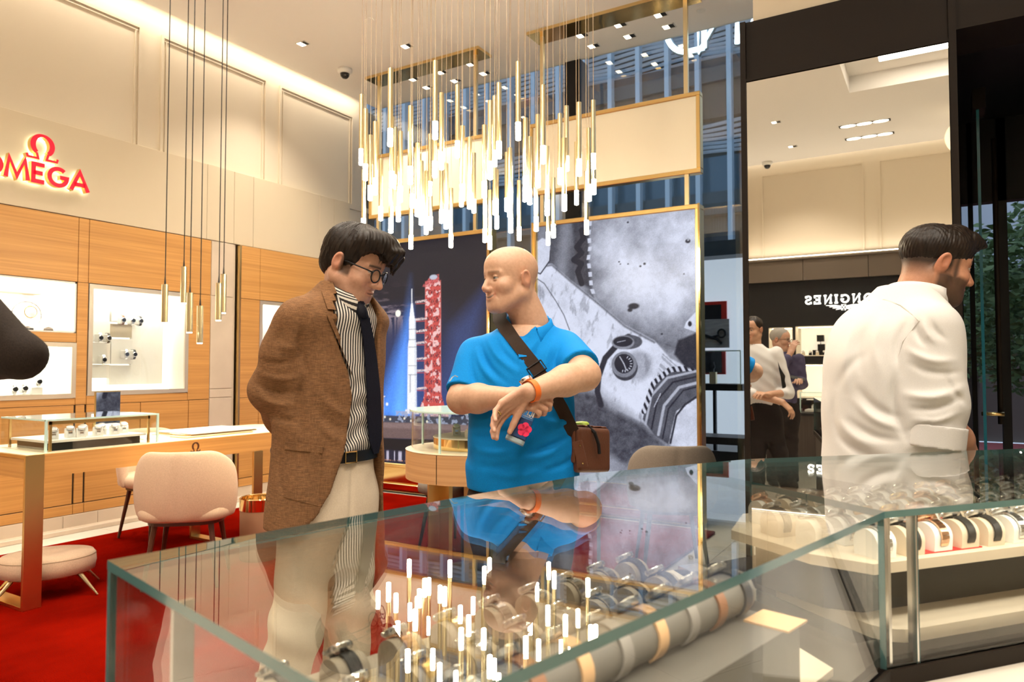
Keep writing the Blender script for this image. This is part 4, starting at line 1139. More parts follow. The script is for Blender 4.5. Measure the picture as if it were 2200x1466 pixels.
_dw = [(.06, .05, M_STEEL), (.10, .16, M_STEEL), (.055, .20, M_STEEL), (.13, .25, M_STEEL), (.06, .30, M_STEEL), (.13, .36, M_STEEL), (.06, .40, M_STEEL), (.12, .49, M_STEEL)]
for k, (a, b, st) in enumerate(_dw):
    place_watch('c', (cx1 - .06 - a, cy0 + .05 + b, zb + .058), math.radians(70), 'steel watch on white cushion in desk case, %s from the left' % ordinal(k), 'watches in the desk display case', st, cushion=M_WHITE)
TM = thing('table_mirror', 'small upright mirror standing on desk behind the glass case', 'mirror', (-4.78, 2.72, DZ), math.radians(13))
for nm, a, b, mm in (('mirror_glass', (.002, -.095, .03), (.006, .095, .30), M_MIRROR), ('backing', (-.006, -.1, .025), (.002, .1, .305), M_BRASS), ('foot', (-.05, -.1, 0), (.05, .1, .012), M_BRASS), ('hinge', (-.004, -.112, .06), (.004, -.1, .1), M_BRASS), ('hinge', (-.004, .1, .06), (.004, .112, .1), M_BRASS)):
    o = MB().box(a, b).build(nm, mm); o.parent = TM
TR = thing('presentation_tray', 'flat white presentation tray with gold rim lying on desk', 'tray', (-4.45, 3.3, DZ))
bx('tray_base', (-4.62, 2.93, DZ), (-4.24, 3.46, DZ + .012), M_PALEBRASS, TR, .003)
bx('pad', (-4.64, 2.98, DZ + .018), (-4.26, 3.50, DZ + .03), M_WHITE, TR, .003); bx('pad_rim', (-4.645, 2.975, DZ + .012), (-4.255, 3.505, DZ + .02), M_BRASSP, TR, .002)
PN = thing('document_folder', 'thin cream folder lying on desk between case and tray', 'folder', (-4.5, 2.84, DZ))
bx('cover', (-4.72, 2.74, DZ), (-4.40, 2.92, DZ + .006), M_WHITE, PN); bx('page', (-4.71, 2.75, DZ + .006), (-4.42, 2.91, DZ + .009), M_CREAM, PN)
# ------- watches on the round table
_c, _s = math.cos(YAW), math.sin(YAW)
rx, ry, _ = FRAME[RT.name][0]
for k, (a, b, r) in enumerate(((-.02, -.16, 40), (.10, -.10, 60), (-.12, .02, 10))):
    place_watch('c', (rx + a*_c - b*_s, ry + a*_s + b*_c, .022 + .775 + .08), YAW + math.radians(r), ('left', 'right', 'rear')[k] + ' watch on cream cushion in the round glass case', 'watches in the round glass case', M_STEEL)
# ================================================================== ANGLED GLASS COUNTER IN THE FOREGROUND
def cg(p): return np.array(cam_ground(*p))
TOPZ, FLZ, BTZ = 1.05, .805, .778
A_, B_ = cg((-.525, .94)), cg((-.085, .510))
P1, P2, P3 = cg((.20, 1.715)), cg((.648, 1.970)), cg((1.95, 2.325))
Q_, R_ = cg((.648, 1.256)), cg((1.95, 1.73))
PM = (P1 + P2)/2
CT = thing('glass_counter', 'angled glass display counter across the foreground', 'display counter', (float(Q_[0]), float(Q_[1]), 0))
def poly_slab(name, poly, z0, z1, m_face, m_edge, parent):
    mb = MB(); n = len(poly)
    a = sum(poly[i][0]*poly[(i+1) % n][1] - poly[(i+1) % n][0]*poly[i][1] for i in range(n))
    if a < 0: poly = poly[::-1]
    mb.mi = 0; mb.add([(p[0], p[1], z0) for p in poly], [tuple(range(n))[::-1]]); mb.add([(p[0], p[1], z1) for p in poly], [tuple(range(n))])
    mb.mi = 1
    for i in range(n):
        j = (i+1) % n
        mb.add([(poly[i][0], poly[i][1], z0), (poly[j][0], poly[j][1], z0), (poly[j][0], poly[j][1], z1), (poly[i][0], poly[i][1], z1)], [(0, 1, 2, 3)])
    return mb.build(name, [m_face, m_edge], parent)
poly_slab('top_pane', [A_, P1, PM, Q_, B_], TOPZ - .012, TOPZ, M_GLASSTOP, M_GEDGE, CT)
poly_slab('top_pane', [PM, P2, P3, R_, Q_], TOPZ - .012, TOPZ, M_GLASSTOP, M_GEDGE, CT)
def wall_pane(a, b, inset, name, z0=BTZ, z1=TOPZ - .0125, th=.010, centre=None):
    a, b = np.array(a), np.array(b); u = (b - a)/np.linalg.norm(b - a); nrm = np.array([-u[1], u[0]])
    if np.dot(CEN - (a + b)/2, nrm) < 0: nrm = -nrm
    a2, b2 = a + nrm*inset, b + nrm*inset
    q = [a2, b2, b2 + nrm*th, a2 + nrm*th]
    mb = MB()
    P = [(p[0], p[1], z) for z in (z0, z1) for p in q]
    mb.mi = 0; mb.add(P, [(0, 1, 5, 4), (3, 7, 6, 2)])
    mb.mi = 1; mb.add(P, [(0, 4, 7, 3), (1, 2, 6, 5), (4, 5, 6, 7), (0, 3, 2, 1)])
    return mb.build(name, [M_GLASS, M_GEDGE], CT)
CEN = (A_ + B_)/2*.5 + (P1 + Q_)/2*.5
wall_pane(A_, B_, .002, 'end_pane')
wall_pane(A_, P1, .002, 'customer_pane'); wall_pane(P1, P2, .002, 'customer_pane')
wall_pane(B_, Q_, .002, 'staff_pane')
CEN = (P2 + R_)/2
wall_pane(P2, P3, .002, 'customer_pane')
_u2 = (R_ - Q_)/np.linalg.norm(R_ - Q_)
wall_pane(Q_, Q_ + _u2*.072, .002, 'staff_pane'); wall_pane(Q_ + _u2*.078, R_, .002, 'staff_pane')
def inset_poly(poly, d):
    c = sum(poly)/len(poly); out = []
    n = len(poly)
    ar = sum(poly[i][0]*poly[(i+1) % n][1] - poly[(i+1) % n][0]*poly[i][1] for i in range(n)); s = 1 if ar > 0 else -1
    for i in range(n):
        p0, p1, p2 = poly[i-1], poly[i], poly[(i+1) % n]
        d1 = (p1 - p0)/np.linalg.norm(p1 - p0); d2 = (p2 - p1)/np.linalg.norm(p2 - p1)
        n1 = np.array([-d1[1], d1[0]])*s; n2 = np.array([-d2[1], d2[0]])*s
        k = (n1 + n2); k = k/np.dot(k, n1) if abs(np.dot(k, n1)) > .2 else n1
        out.append(p1 + k*d)
    return out
RINGP = [A_, P1, P2, P3, R_, Q_, B_]
for (d, z0, z1, nm, mm) in ((-.004, .748, BTZ, 'base_band', M_BRONZE), (.05, .0, .09, 'toe_kick', M_BLACK), (.012, .09, .748, 'cabinet_body', M_DARKWOOD)):
    q = inset_poly(RINGP, d)
    MB().prism([tuple(p) for p in q], z0, z1).build(nm, mm, CT)
qf = inset_poly(RINGP, .016)
MB().prism([tuple(p) for p in qf], BTZ, FLZ - .012).build('case_bed', M_BRONZE, CT)
# cream floor slabs: one in each arm, rounded near the bend
M_SLAB = mat('cream_stone_floor', (.70, .60, .46), .3)
q1 = inset_poly([A_, P1, PM, Q_ - (Q_ - B_)/np.linalg.norm(Q_ - B_)*.10, B_], .045)
MB().prism([tuple(p) for p in q1], FLZ - .012, FLZ).build('floor_slab', M_SLAB, CT)
_v2 = np.array([-_u2[1], _u2[0]])
if np.dot(_v2, P3 - R_) < 0: _v2 = -_v2
def arm2(u, v): return Q_ + _u2*u + _v2*v
cor = [arm2(.06 + .06 - .06*math.cos(a), .05 + .06 - .06*math.sin(a)) for a in np.linspace(0, PI/2, 6)]
MB().prism([tuple(p) for p in cor + [arm2(1.35, .05), arm2(1.35, .6), arm2(.30, .6), arm2(.06, .35)]], FLZ - .012, FLZ + .012).build('floor_slab', M_SLAB, CT)
_e = (PM - Q_)/np.linalg.norm(PM - Q_)
MB().obox(tuple(Q_ + _e*.32), _e, .27, .028, FLZ - .012, FLZ + .004).build('floor_strip', M_STEEL, CT)
# staff side worktop under the case
_u1 = (Q_ - B_)/np.linalg.norm(Q_ - B_); _v1 = np.array([-_u1[1], _u1[0]])
if np.dot(_v1, A_ - B_) < 0: _v1 = -_v1
def arm1(u, v): return B_ + _u1*u + _v1*v
MB().prism([tuple(p) for p in (arm2(-.02, -.20), arm2(1.4, -.20), arm2(1.4, .008), arm2(0, .008))], .726, .7478).build('staff_ledge', M_MARBLE, CT)
MB().prism([tuple(p) for p in (arm1(0, -.12), arm1(.93, -.12), arm1(.93, .008), arm1(0, .008))], .726, .7478).build('staff_ledge', M_MARBLE, CT)
for p in (Q_ + _u2*.018 + _v2*.018, Q_ + _u2*.075 + _v2*.012):
    MB().obox(tuple(p), _u2, .003, .009, BTZ, TOPZ - .0125).build('corner_post', M_STEEL, CT)
MB().obox(tuple((A_*.72 + B_*.28) + (P1 - A_)/np.linalg.norm(P1 - A_)*.03), (P1 - A_), .012, .004, BTZ, TOPZ - .02).build('corner_post', M_STEEL, CT)

# ------- right arm: raised tray with rows of watches
M_TRAY = mat('tray_cream', (.66, .55, .41), .5)
T2 = thing('watch_tray', 'long raised cream tray of watches in right arm of glass counter', 'tray', tuple(arm2(.6, .25)) + (FLZ + .012,))
MB().prism([tuple(arm2(*p)) for p in ((.053, .075), (1.30, .075), (1.30, .52), (.12, .54), (-.02, .40), (-.005, .175))], .915, .935).build('tray_top', M_TRAY, T2)
MB().prism([tuple(arm2(*p)) for p in ((.10, .15), (1.28, .15), (1.28, .47), (.14, .49), (.03, .38), (.05, .20))], FLZ + .012, .915).build('plinth', M_BLACK, T2)
bx_ = MB().prism([tuple(arm2(*p)) for p in ((.20, .095), (.36, .095), (.36, .185), (.20, .185))], .935, .9375).build('red_pad', mat('red_pad', (.62, .02, .02), .5), T2)
rng = random.Random(4)
_rz2 = math.atan2(_u2[1], _u2[0])
pal = [M_STEEL, M_STRAPK, M_STEEL, M_GOLD, M_STRAPK, M_STEEL, M_ROSE, M_STEEL]
rowname = ['front', 'second', 'third', 'rear']
for r in range(4):
    n = 0
    for k in range(13):
        u = (.105, .055, .05, .10)[r] + .074*k
        v = .122 + .104*r
        if u > 1.0: continue
        st = pal[(k*3 + r*2) % len(pal)] if not (r == 1 and k in (2, 3)) else M_GOLD
        if r == 0 and k in (0, 1): st = (M_STEEL, M_STRAPK)[k]
        p = arm2(u, v)
        nm = 'steel' if st is M_STEEL else 'black strap' if st is M_STRAPK else 'yellow gold' if st is M_GOLD else 'rose gold'
        place_watch('c', (float(p[0]), float(p[1]), .9376 if r == 0 and .2 < u < .36 else .9352), _rz2 + PI, '%s watch in %s row of right counter tray, %s from the bend' % (nm, rowname[r], ordinal(n)), 'watches in the right counter tray', st, M_GOLD if st is M_GOLD else M_ROSE if st is M_ROSE else M_STEEL, rng.choice([M_DIALB, M_DIALW, M_DIALBL]))
        n += 1

# ------- left arm: grey block with long roll of strap watches, and a second row on cushions
GB = thing('display_block', 'grey display block with long padded roll in left arm of counter', 'display block', tuple(arm1(.45, .12)) + (FLZ,))
M_GREYB = mat('grey_lacquer', (.10, .09, .078), .4)
MB().prism([tuple(arm1(*p)) for p in ((.02, .030), (.755, .030), (.755, .20), (.02, .20))], FLZ, .925).build('block', M_GREYB, GB)
a, b = arm1(.03, .118), arm1(.735, .118)
MB().tube([(a[0], a[1], .958), (b[0], b[1], .958)], .031, 20).build('padded_roll', mat('grey_pad', (.13, .118, .10), .6), GB, autos=40)
bx_ = MB().prism([tuple(arm1(*p)) for p in ((.70, .022), (.765, .022), (.765, .09), (.70, .09))], .925, .928).build('price_plate', M_STRAPT, GB)
M_ROLLCUSH = MATS['grey_pad']
_rz1 = math.atan2(_u1[1], _u1[0])
def roll_watch(k, u, st):
    p = arm1(u, .118)
    t = thing('wristwatch', 'watch with %s strap on the grey roll, %s from the near end' % ({M_STRAPB: 'brown', M_STRAPT: 'tan', M_STRAPK: 'black', M_STRAPG: 'grey', M_STEEL: 'steel'}[st], ordinal(k)), 'watch', (float(p[0]), float(p[1]), .958), _rz1, 'watches on the grey roll')
    s = MB(); A = np.linspace(math.radians(-60), math.radians(240), 20); P = []
    for (w, r) in ((-.010, .0315), (-.010, .035), (.010, .035), (.010, .0315), (-.010, .0315)): P.append([(w, r*math.cos(c), r*math.sin(c)) for c in A])
    o = s.grid(P).build('strap', st, None, autos=30); o.parent = t
    d = Vector((0, .62, .78)); c = d*.033
    o = MB().lathe([(.019, 0), (.0215, .003), (.0215, .009), (.019, .011), (.017, .0112)], n=18, ax=d, c=c).build('case', M_STEEL, None, autos=35); o.parent = t
    o = MB().lathe([(.017, .010), (.001, .0101)], n=18, ax=d, c=c).build('dial', M_DIALB); o.parent = t
for k, st in enumerate((M_STRAPG, M_STEEL, M_STRAPB, M_STRAPT, M_STRAPG, M_STRAPT, M_STRAPG, M_STRAPB, M_STRAPK)):
    roll_watch(k, .10 + .076*k, st)
M_CUSHD = mat('cushion_taupe', (.38, .31, .23), .6)
TL = thing('watch_riser', 'low taupe riser with a row of watches, customer side of left counter arm', 'riser', tuple(arm1(.6, .42)) + (FLZ,))
MB().prism([tuple(arm1(*p)) for p in ((.06, .30), (1.0, .30), (1.04, .52), (.06, .56))], FLZ, .845).build('riser_top', mat('riser_taupe', (.34, .28, .21), .5), TL)
n = 0
for r in range(2):
    for k in range(9):
        st = pal[(k*5 + r*3 + 1) % len(pal)]
        p = arm1(.12 + .098*k + .04*r, .36 + .10*r)
        nm = 'steel' if st is M_STEEL else 'black strap' if st is M_STRAPK else 'yellow gold' if st is M_GOLD else 'rose gold'
        place_watch('c', (float(p[0]), float(p[1]), .8452), _rz1 + PI, '%s watch on the left counter riser, %s row, %s from the near end' % (nm, ('staff side', 'customer side')[r], ordinal(k)), 'watches on the left counter riser', st, None, rng.choice([M_DIALB, M_DIALW]), M_CUSHD)
area_light('counter_led_left', tuple(arm1(.55, .04)) + (1.030,), (0, 0, _rz1), .95, .012, .8)
area_light('counter_led_right', tuple(arm2(.65, .03)) + (1.030,), (0, 0, _rz2), 1.2, .012, 1.1)
# ================================================================== BEYOND THE WINDOW: STREET FRONT OPPOSITE
M_LOUV = mat('louvre_pale', (.50, .55, .60), .4)
M_BEAM = mat('facade_beam', (.045, .065, .080), .5)
M_SPAN = mat('facade_spandrel', (.10, .075, .060), .6)
M_MULL = mat('facade_mullion', (.48, .58, .66), .35)
M_BLUEPANE = mat('facade_pane', (.06, .13, .19), .12, .2)
FB = thing('building', 'glass office front with wavy pale louvres across the street', 'building', (-6, 14.2, 0))
FY = 14.0
for (z0, z1, nm, m, dy) in ((-.1, 4.3, 'shopfront_storey', mat('shopfront_dark', (.05, .052, .055), .3), .25), (4.3, 4.75, 'beam', M_BEAM, .0), (4.75, 5.5, 'blue_pane', M_BLUEPANE, .2), (5.5, 6.25, 'louvre_back', M_BEAM, .3), (6.25, 6.95, 'spandrel', M_SPAN, .1),
                            (6.95, 7.4, 'beam', M_BEAM, .0), (7.4, 8.2, 'louvre_back', M_BEAM, .3), (8.2, 8.7, 'beam', M_BEAM, 0), (8.7, 9.6, 'blue_pane', M_BLUEPANE, .2), (9.6, 10.6, 'louvre_back', M_BEAM, .3), (10.6, 13, 'spandrel', M_BLUEPANE, .1)):
    bx(nm, (-15, FY + dy, z0), (.05, FY + dy + .5, z1), m, FB)
for k in range(24):
    x = -14.6 + .62*k
    bx('mullion', (x - .045, FY - .16, .1), (x + .045, FY + .02, 13), M_MULL, FB)
for (z0, n) in ((5.55, 7), (7.45, 8), (9.65, 9)):
    for j in range(n):
        z = z0 + j*.095
        rows = []
        for (dz, dd) in ((0, 0), (.055, -.05), (.075, .02)):
            rows.append([(x, FY + .18 + dd + .03*math.sin(x*2.1 + j*.7), z + dz + .022*math.sin(x*2.6 + j*.5)) for x in np.linspace(-15, .05, 90)])
        MB().grid(rows).build('louvre', M_LOUV, FB, True)
M_STREETLED = mat('street_lamp_strip', (1, 1, 1), .5, emit=(1, .93, .8), estr=3.0)
for (x0, x1, z) in ((-9.5, -8.4, 3.2), (-4.8, -3.6, 3.35), (-6.8, -5.4, 6.4)):
    bx('light_strip', (x0, FY - .05, z), (x1, FY - .02, z + .035), M_STREETLED, FB)
structure(bx('street', (-16, GY + .2, -.06), (8, 15, -.012), mat('asphalt', (.10, .10, .105), .7)))
# mirror-wise neon lettering fixed outside the glass, read from the street
NE = thing('neon_lettering', 'white neon letters seen from behind at the top of shop window', 'sign', (-1.9, GY + .25, 3.9))
M_NEON = mat('neon_white', (1, 1, 1), .4, emit=(.75, .90, 1.0), estr=3.2)
M_NEONB = mat('neon_channel', (.35, .45, .52), .4)
def neon(ch, x, h, z):
    for ln in GLYPH[ch][1]:
        pts = [(x - p[0]*h, GY + .25, z + p[1]*h) for p in ln]
        MB().tube(pts, .026, 8).build('letter_tube', M_NEON, NE, True)
        MB().tube([(a, b + .035, c) for a, b, c in pts], .036, 8).build('letter_channel', M_NEONB, NE, True)
neon("D", -1.86, .60, 4.36); neon("Ns", -1.55, .56, 4.36); neon("A", -1.02, .56, 4.36)

# ------- neighbouring shop window display, right of the astronaut poster
WD = thing('window_display', 'white window display with red-framed pictures and cutter photo', 'shop display', (-1.4, 8.2, 0))
bx('back_panel', (-2.4, 8.50, .30), (-.75, 8.54, 2.58), mat('display_white', (.75, .79, .86), .5, emit=(.80, .88, 1.0), estr=.55), WD)
bx('valance', (-2.4, 8.2, 2.58), (-.75, 8.54, 2.75), M_BEAM, WD)
bx('picture_frame', (-1.98, 8.47, 1.62), (-1.50, 8.50, 2.08), mat('frame_red', (.72, .03, .02), .4), WD); bx('picture', (-1.92, 8.455, 1.66), (-1.56, 8.47, 2.04), M_DIALB, WD)
bx('picture_frame', (-1.92, 8.47, 1.22), (-1.52, 8.50, 1.50), MATS['frame_red'], WD); bx('picture', (-1.90, 8.455, 1.24), (-1.56, 8.47, 1.48), M_DIALB, WD)
CARD = bx('photo_card', (-1.80, 8.02, 1.52), (-1.36, 8.04, 1.84), mat('photo_grey', (.55, .57, .60), .5, noise=(6, (.35, .36, .38), 5, (1, 1, 12))), WD)
MB().tube([(-1.75, 8.01, 1.70), (-1.62, 8.01, 1.66), (-1.50, 8.01, 1.62), (-1.44, 8.01, 1.57)], .014, 8).tube([(-1.76, 8.01, 1.66), (-1.66, 8.01, 1.60)], .012, 8).tube([(-1.44 + .04*math.cos(a), 8.01, 1.68 + .045*math.sin(a)) for a in np.linspace(0, 2*PI, 20)], .010, 6).tube([(-1.55, 8.01, 1.64), (-1.47, 8.01, 1.66)], .012, 6).build('cutter_print', M_BLACK, CARD)
bx('plinth', (-2.4, 7.8, -.012), (-.75, 8.5, .40), mat('plinth_grey', (.10, .085, .075), .4), WD)
GBX = thing('display_case', 'glass box with two watch stands in the neighbouring shop window', 'display case', (-1.5, 7.95, .95))
for a, b in (((-2.1, 7.82, 1.12), (-2.09, 8.2, 1.48)), ((-1.20, 7.82, 1.12), (-1.19, 8.2, 1.48)), ((-2.1, 7.82, 1.12), (-1.19, 7.83, 1.48)), ((-2.1, 7.82, 1.475), (-1.19, 8.2, 1.485))):
    bx('pane', a, b, M_GLASS, GBX)
bx('edge', (-2.1, 7.815, 1.474), (-1.19, 7.82, 1.486), M_GEDGEL, GBX); bx('edge', (-1.197, 7.815, 1.12), (-1.187, 7.825, 1.48), M_GEDGEL, GBX)
bx('tray', (-2.12, 7.8, 1.05), (-1.17, 8.22, 1.12), M_BLACK, GBX); bx('leg', (-1.5, 7.85, .40), (-1.47, 7.9, 1.05), M_BLACK, GBX); bx('leg', (-2.0, 7.85, .40), (-1.97, 7.9, 1.05), M_BLACK, GBX)
for k, x in enumerate((-1.66, -1.52)):
    t = thing('watch_stand', ('shorter left', 'taller right')[k] + ' brass watch stand in the neighbouring window case', 'watch stand', (x, 7.95, 1.12))
    bx('stem', (x - .035, 7.92, 1.12), (x + .035, 7.98, 1.22 + .03*k), M_PALEBRASS, t)
    o = MB().lathe([(.03, 0), (.03, .012)], n=14, ax=(0, -1, 0), c=(x, 7.93, 1.28 + .03*k)).build('watch_head', M_BLACK, t); bx('strap', (x - .012, 7.93, 1.22 + .03*k), (x + .012, 7.95, 1.33 + .03*k), M_BLACK, t)
BE = thing('bench', 'dark low bench outside the shop window beside brown post', 'bench', (-1.3, 7.3, 0))
bx('seat', (-1.75, 7.05, .55), (-.95, 7.45, .62), M_DARKWOOD, BE); bx('leg', (-1.70, 7.1, -.01), (-1.64, 7.4, .55), M_DARKWOOD, BE); bx('leg', (-1.06, 7.1, -.01), (-1.0, 7.4, .55), M_DARKWOOD, BE)

for _o in (WD, GBX, BE): _o.location.x -= .66
for _o in [q for q in COL.objects if q.name.startswith('watch_stand')]: _o.location.x -= .66

# ------- outside the entrance door
M_LEAF = mat('leaf_green', (.16, .26, .10), .6, noise=(9, (.08, .14, .05), 3, (1, 1, 1)))
M_BARK = mat('bark', (.06, .045, .032), .9)
def tree(x, y, h, r, n, label, seed):
    t = thing('street_tree', label, 'tree', (x, y, -.012)); g = random.Random(seed)
    MB().tube([(x, y, 0), (x + .05, y, h*.35), (x - .03, y + .05, h*.7)], [.09, .07, .04], 8).build('trunk', M_BARK, t, True)
    mb = MB()
    for k in range(n):
        a, b, q = g.uniform(0, 2*PI), math.acos(g.uniform(-1, 1)), g.random()**.4
        c = Vector((x + r*q*math.sin(b)*math.cos(a), y + r*q*math.sin(b)*math.sin(a), h*.68 + r*1.15*q*math.cos(b)))
        u = Vector((g.gauss(0, 1), g.gauss(0, 1), g.gauss(0, .5))).normalized(); v = u.cross(Vector((g.gauss(0, 1), g.gauss(0, 1), g.gauss(0, 1)))).normalized()
        s = g.uniform(.035, .075)
        mb.add([c - u*s, c + v*s*.45, c + u*s, c - v*s*.45], [(0, 1, 2, 3)])
    o = mb.build('foliage', M_LEAF, t); o['kind'] = 'stuff'
tree(.95, 9.0, 2.9, .95, 5200, 'leafy street tree outside the entrance door', 3)
tree(.30, 11.5, 3.0, .85, 3600, 'smaller tree further along outside the entrance', 5)
PB = thing('building', 'pale building facing the entrance beyond the trees', 'building', (1.5, 15, 0))
bx('wall', (.1, 15.2, 0), (5, 15.6, 6), mat('pale_wall', (.55, .60, .66), .6), PB); bx('canopy', (.1, 14.6, 2.75), (5, 15.2, 2.95), M_BEAM, PB); bx('sign_band', (.1, 14.9, 2.1), (5, 15.0, 2.35), M_BLACK, PB); bx('shopfront', (.1, 15.15, 0), (5, 15.2, 2.1), M_SPAN, PB)
for k in range(7): bx('sign_letter', (.55 + .16*k, 14.88, 2.16), (.64 + .16*k, 14.9, 2.29), M_STREETLED, PB)
structure(bx('pavement', (-.2, GY + .2, -.012), (6, 15, .0), mat('red_pavement', (.34, .075, .075), .8)))
D1 = structure(MB().box((.085, 5.16, 0), (.115, 5.24, 2.86)).box((.15, 5.16, 0), (.175, 5.24, 2.86)).box((.30, 5.16, 0), (.345, 5.24, 2.86)).box((.085, 5.16, 2.30), (1.7, 5.24, 2.86)).build('door_1', M_BLACK))
LF = thing('glass_door', 'frameless glass door standing open, seen edge on', 'door', (.17, 4.2, 0))
_d = Vector((.0407, 1, 0)).normalized()
MB().obox((.171 + .0407*.45, 4.2 + .45), (_d.x, _d.y), .45, .006, .02, 2.62).build('pane', M_GLASS, LF)
MB().obox((.171, 4.2), (_d.x, _d.y), .001, .0065, .02, 2.62).build('pane_edge', mat('door_edge_teal', (.02, .16, .22), .2), LF)
bx('top_fitting', (.15, 4.18, 2.58), (.205, 4.34, 2.68), M_BRONZE, LF)
MB().tube([(.24, 4.30, 1.02), (.24, 4.30, 2.45)], .012, 10).build('pull_bar', M_BRONZE, LF, True)
MB().tube([(.16, 4.28, 1.07), (.255, 4.28, 1.07)], .010, 8).build('handle', M_BRASS, LF, True)

# ================================================================== FITTED WATCH WALL BEHIND THE PHOTOGRAPHER (seen in the mirror)
RYF = RY
RW = thing('wall_cabinet', 'black watch wall with lit niches under reversed white lettering, in mirror', 'cabinet', (-1.6, RY - .2, 0))
_nb = [(-2.309, -1.958, 1.584, 1.915), (-1.919, -1.10, 1.473, 1.925), (-1.914, -1.10, .837, 1.35)]
for (a, b, c, d) in ((-6, -2.309, 0, 2.62), (-1.10, 3.1, 0, 2.62), (-2.309, -1.10, 1.925, 2.62), (-2.309, -1.10, 0, .837), (-2.309, -1.914, .837, 1.584), (-1.958, -1.919, 1.584, 1.925), (-1.914, -1.10, 1.35, 1.473)):
    bx('panel', (a, RY - .46, c), (b, RY, d), M_BLACK, RW)
for (a, b, c, d) in _nb:
    n = bx('display_niche', (a, RY - .47, c), (b, RY - .45, d), mat('rear_niche', (.85, .80, .68), .5, emit=(1, .93, .75), estr=.55), RW)
    MB().box((a, RY - .45, c), (b, RY, c + .012)).box((a, RY - .45, d - .012), (b, RY, d)).box((a, RY - .45, c), (a + .01, RY, d)).box((b - .01, RY - .45, c), (b, RY, d)).build('lining', M_CREAM, n)
    bx('led_strip', (a + .03, RY - .12, d - .02), (b - .03, RY - .08, d - .013), M_LED, n)
_rs = thing('wall_sign', 'white slab serif lettering with winged hourglass, reversed in the mirror', 'sign', (-1.2, RY, 2.2))
M_LETW = mat('lit_letter_white', (1, 1, 1), .4, emit=(1, .96, .86), estr=2.2)
# runs left to right for a reader facing the wall, i.e. towards smaller x
hh = .125; xx = -.72
for ch in ('L', 'O', 'N', 'Gs', 'I', 'N', 'Es', 'S'):
    letter(_rs, ch, hh, .17 if ch != 'I' else .2, lambda u, v, d, xx=xx: (xx - u, RY + .004 + d, 2.255 + v), .02, [M_LETW, M_LETW])
    xx -= GLYPH[ch][0]*hh*1.18 + .018
wx = -1.24; wl = MB()
for s in (-1, 1):
    for k in range(4):
        wl.tube([(wx + s*.03, RY + .012, 2.205 - .010*k), (wx + s*(.12 - .02*k), RY + .012, 2.222 - .018*k), (wx + s*(.24 - .045*k), RY + .012, 2.225 - .022*k)], [.006, .007, .003], 6)
wl.build('emblem_wing', M_LETW, _rs, True)
MB().tube([(wx - .03, RY + .012, 2.23), (wx + .03, RY + .012, 2.23), (wx - .03, RY + .012, 2.15), (wx + .03, RY + .012, 2.15), (wx - .03, RY + .012, 2.23)], .005, 6).build('emblem_hourglass', M_LETW, _rs)
# stock in the niches
for k, x in enumerate((-1.84, -1.74, -1.64, -1.54, -1.44, -1.34)):
    t = thing('watch_stand', '%s little watch on the mirrored niche shelf, from the left' % ordinal(k), 'watch', (x, RY - .2, 1.485), 0, 'watches in the mirrored niche')
    z = 1.485 if k else 1.485
    o = MB().lathe([(.022, 0), (.026, .01), (.02, .05), (.024, .06)], n=12, c=(x, RY - .2, z)).build('cushion', M_BLACK if k % 2 else M_CREAM, t); o = MB().lathe([(.02, 0), (.02, .01)], n=12, ax=(0, 1, .6), c=(x, RY - .175, z + .055)).build('watch_head', M_STEEL, t)
t = thing('watch_pedestal', 'black stepped pedestal with watch in the mirrored upper niche', 'pedestal', (-1.6, RY - .32, 1.485))
bx('step', (-1.72, RY - .40, 1.485), (-1.48, RY - .28, 1.57), M_BLACK, t); bx('post', (-1.65, RY - .38, 1.57), (-1.55, RY - .30, 1.66), M_BLACK, t); bx('watch_box', (-1.66, RY - .38, 1.70), (-1.56, RY - .30, 1.80), M_BLACK, t); bx('link', (-1.62, RY - .35, 1.66), (-1.60, RY - .33, 1.70), M_STEEL, t)
RC = thing('shop_counter', 'dark counter with glass case before the watch wall, in mirror', 'counter', (-1.2, RY + .5, 0))
bx('body', (-1.85, RY + .25, 0), (.3, RY + .75, .62), M_DARKWOOD, RC); bx('counter_top', (-1.9, RY + .2, .62), (.35, RY + .8, .66), M_BLACK, RC)
GC2 = thing('display_case', 'small glass case of watches on the dark counter, in mirror', 'display case', (-1.5, RY + .5, .66))
for a, b in (((-1.75, RY + .3, .66), (-1.74, RY + .7, .95)), ((-.8, RY + .3, .66), (-.79, RY + .7, .95)), ((-1.75, RY + .69, .66), (-.79, RY + .7, .95)), ((-1.75, RY + .3, .94), (-.79, RY + .7, .95))):
    bx('pane', a, b, M_GLASS, GC2)
bx('edge', (-1.756, RY + .695, .66), (-1.744, RY + .705, .95), M_GEDGEL, GC2); bx('edge', (-1.75, RY + .697, .942), (-.79, RY + .706, .952), M_GEDGEL, GC2); bx('tray', (-1.70, RY + .34, .67), (-.84, RY + .66, .70), M_WHITE, GC2); bx('shelf', (-1.70, RY + .34, .83), (-.84, RY + .5, .84), M_WHITE, GC2)
for k in range(5):
    place_watch('c', (-1.6 + .15*k, RY + .52, .70), PI, '%s watch from the left in the mirrored counter case' % ordinal(k), 'watches in the mirrored counter case', M_STEEL)
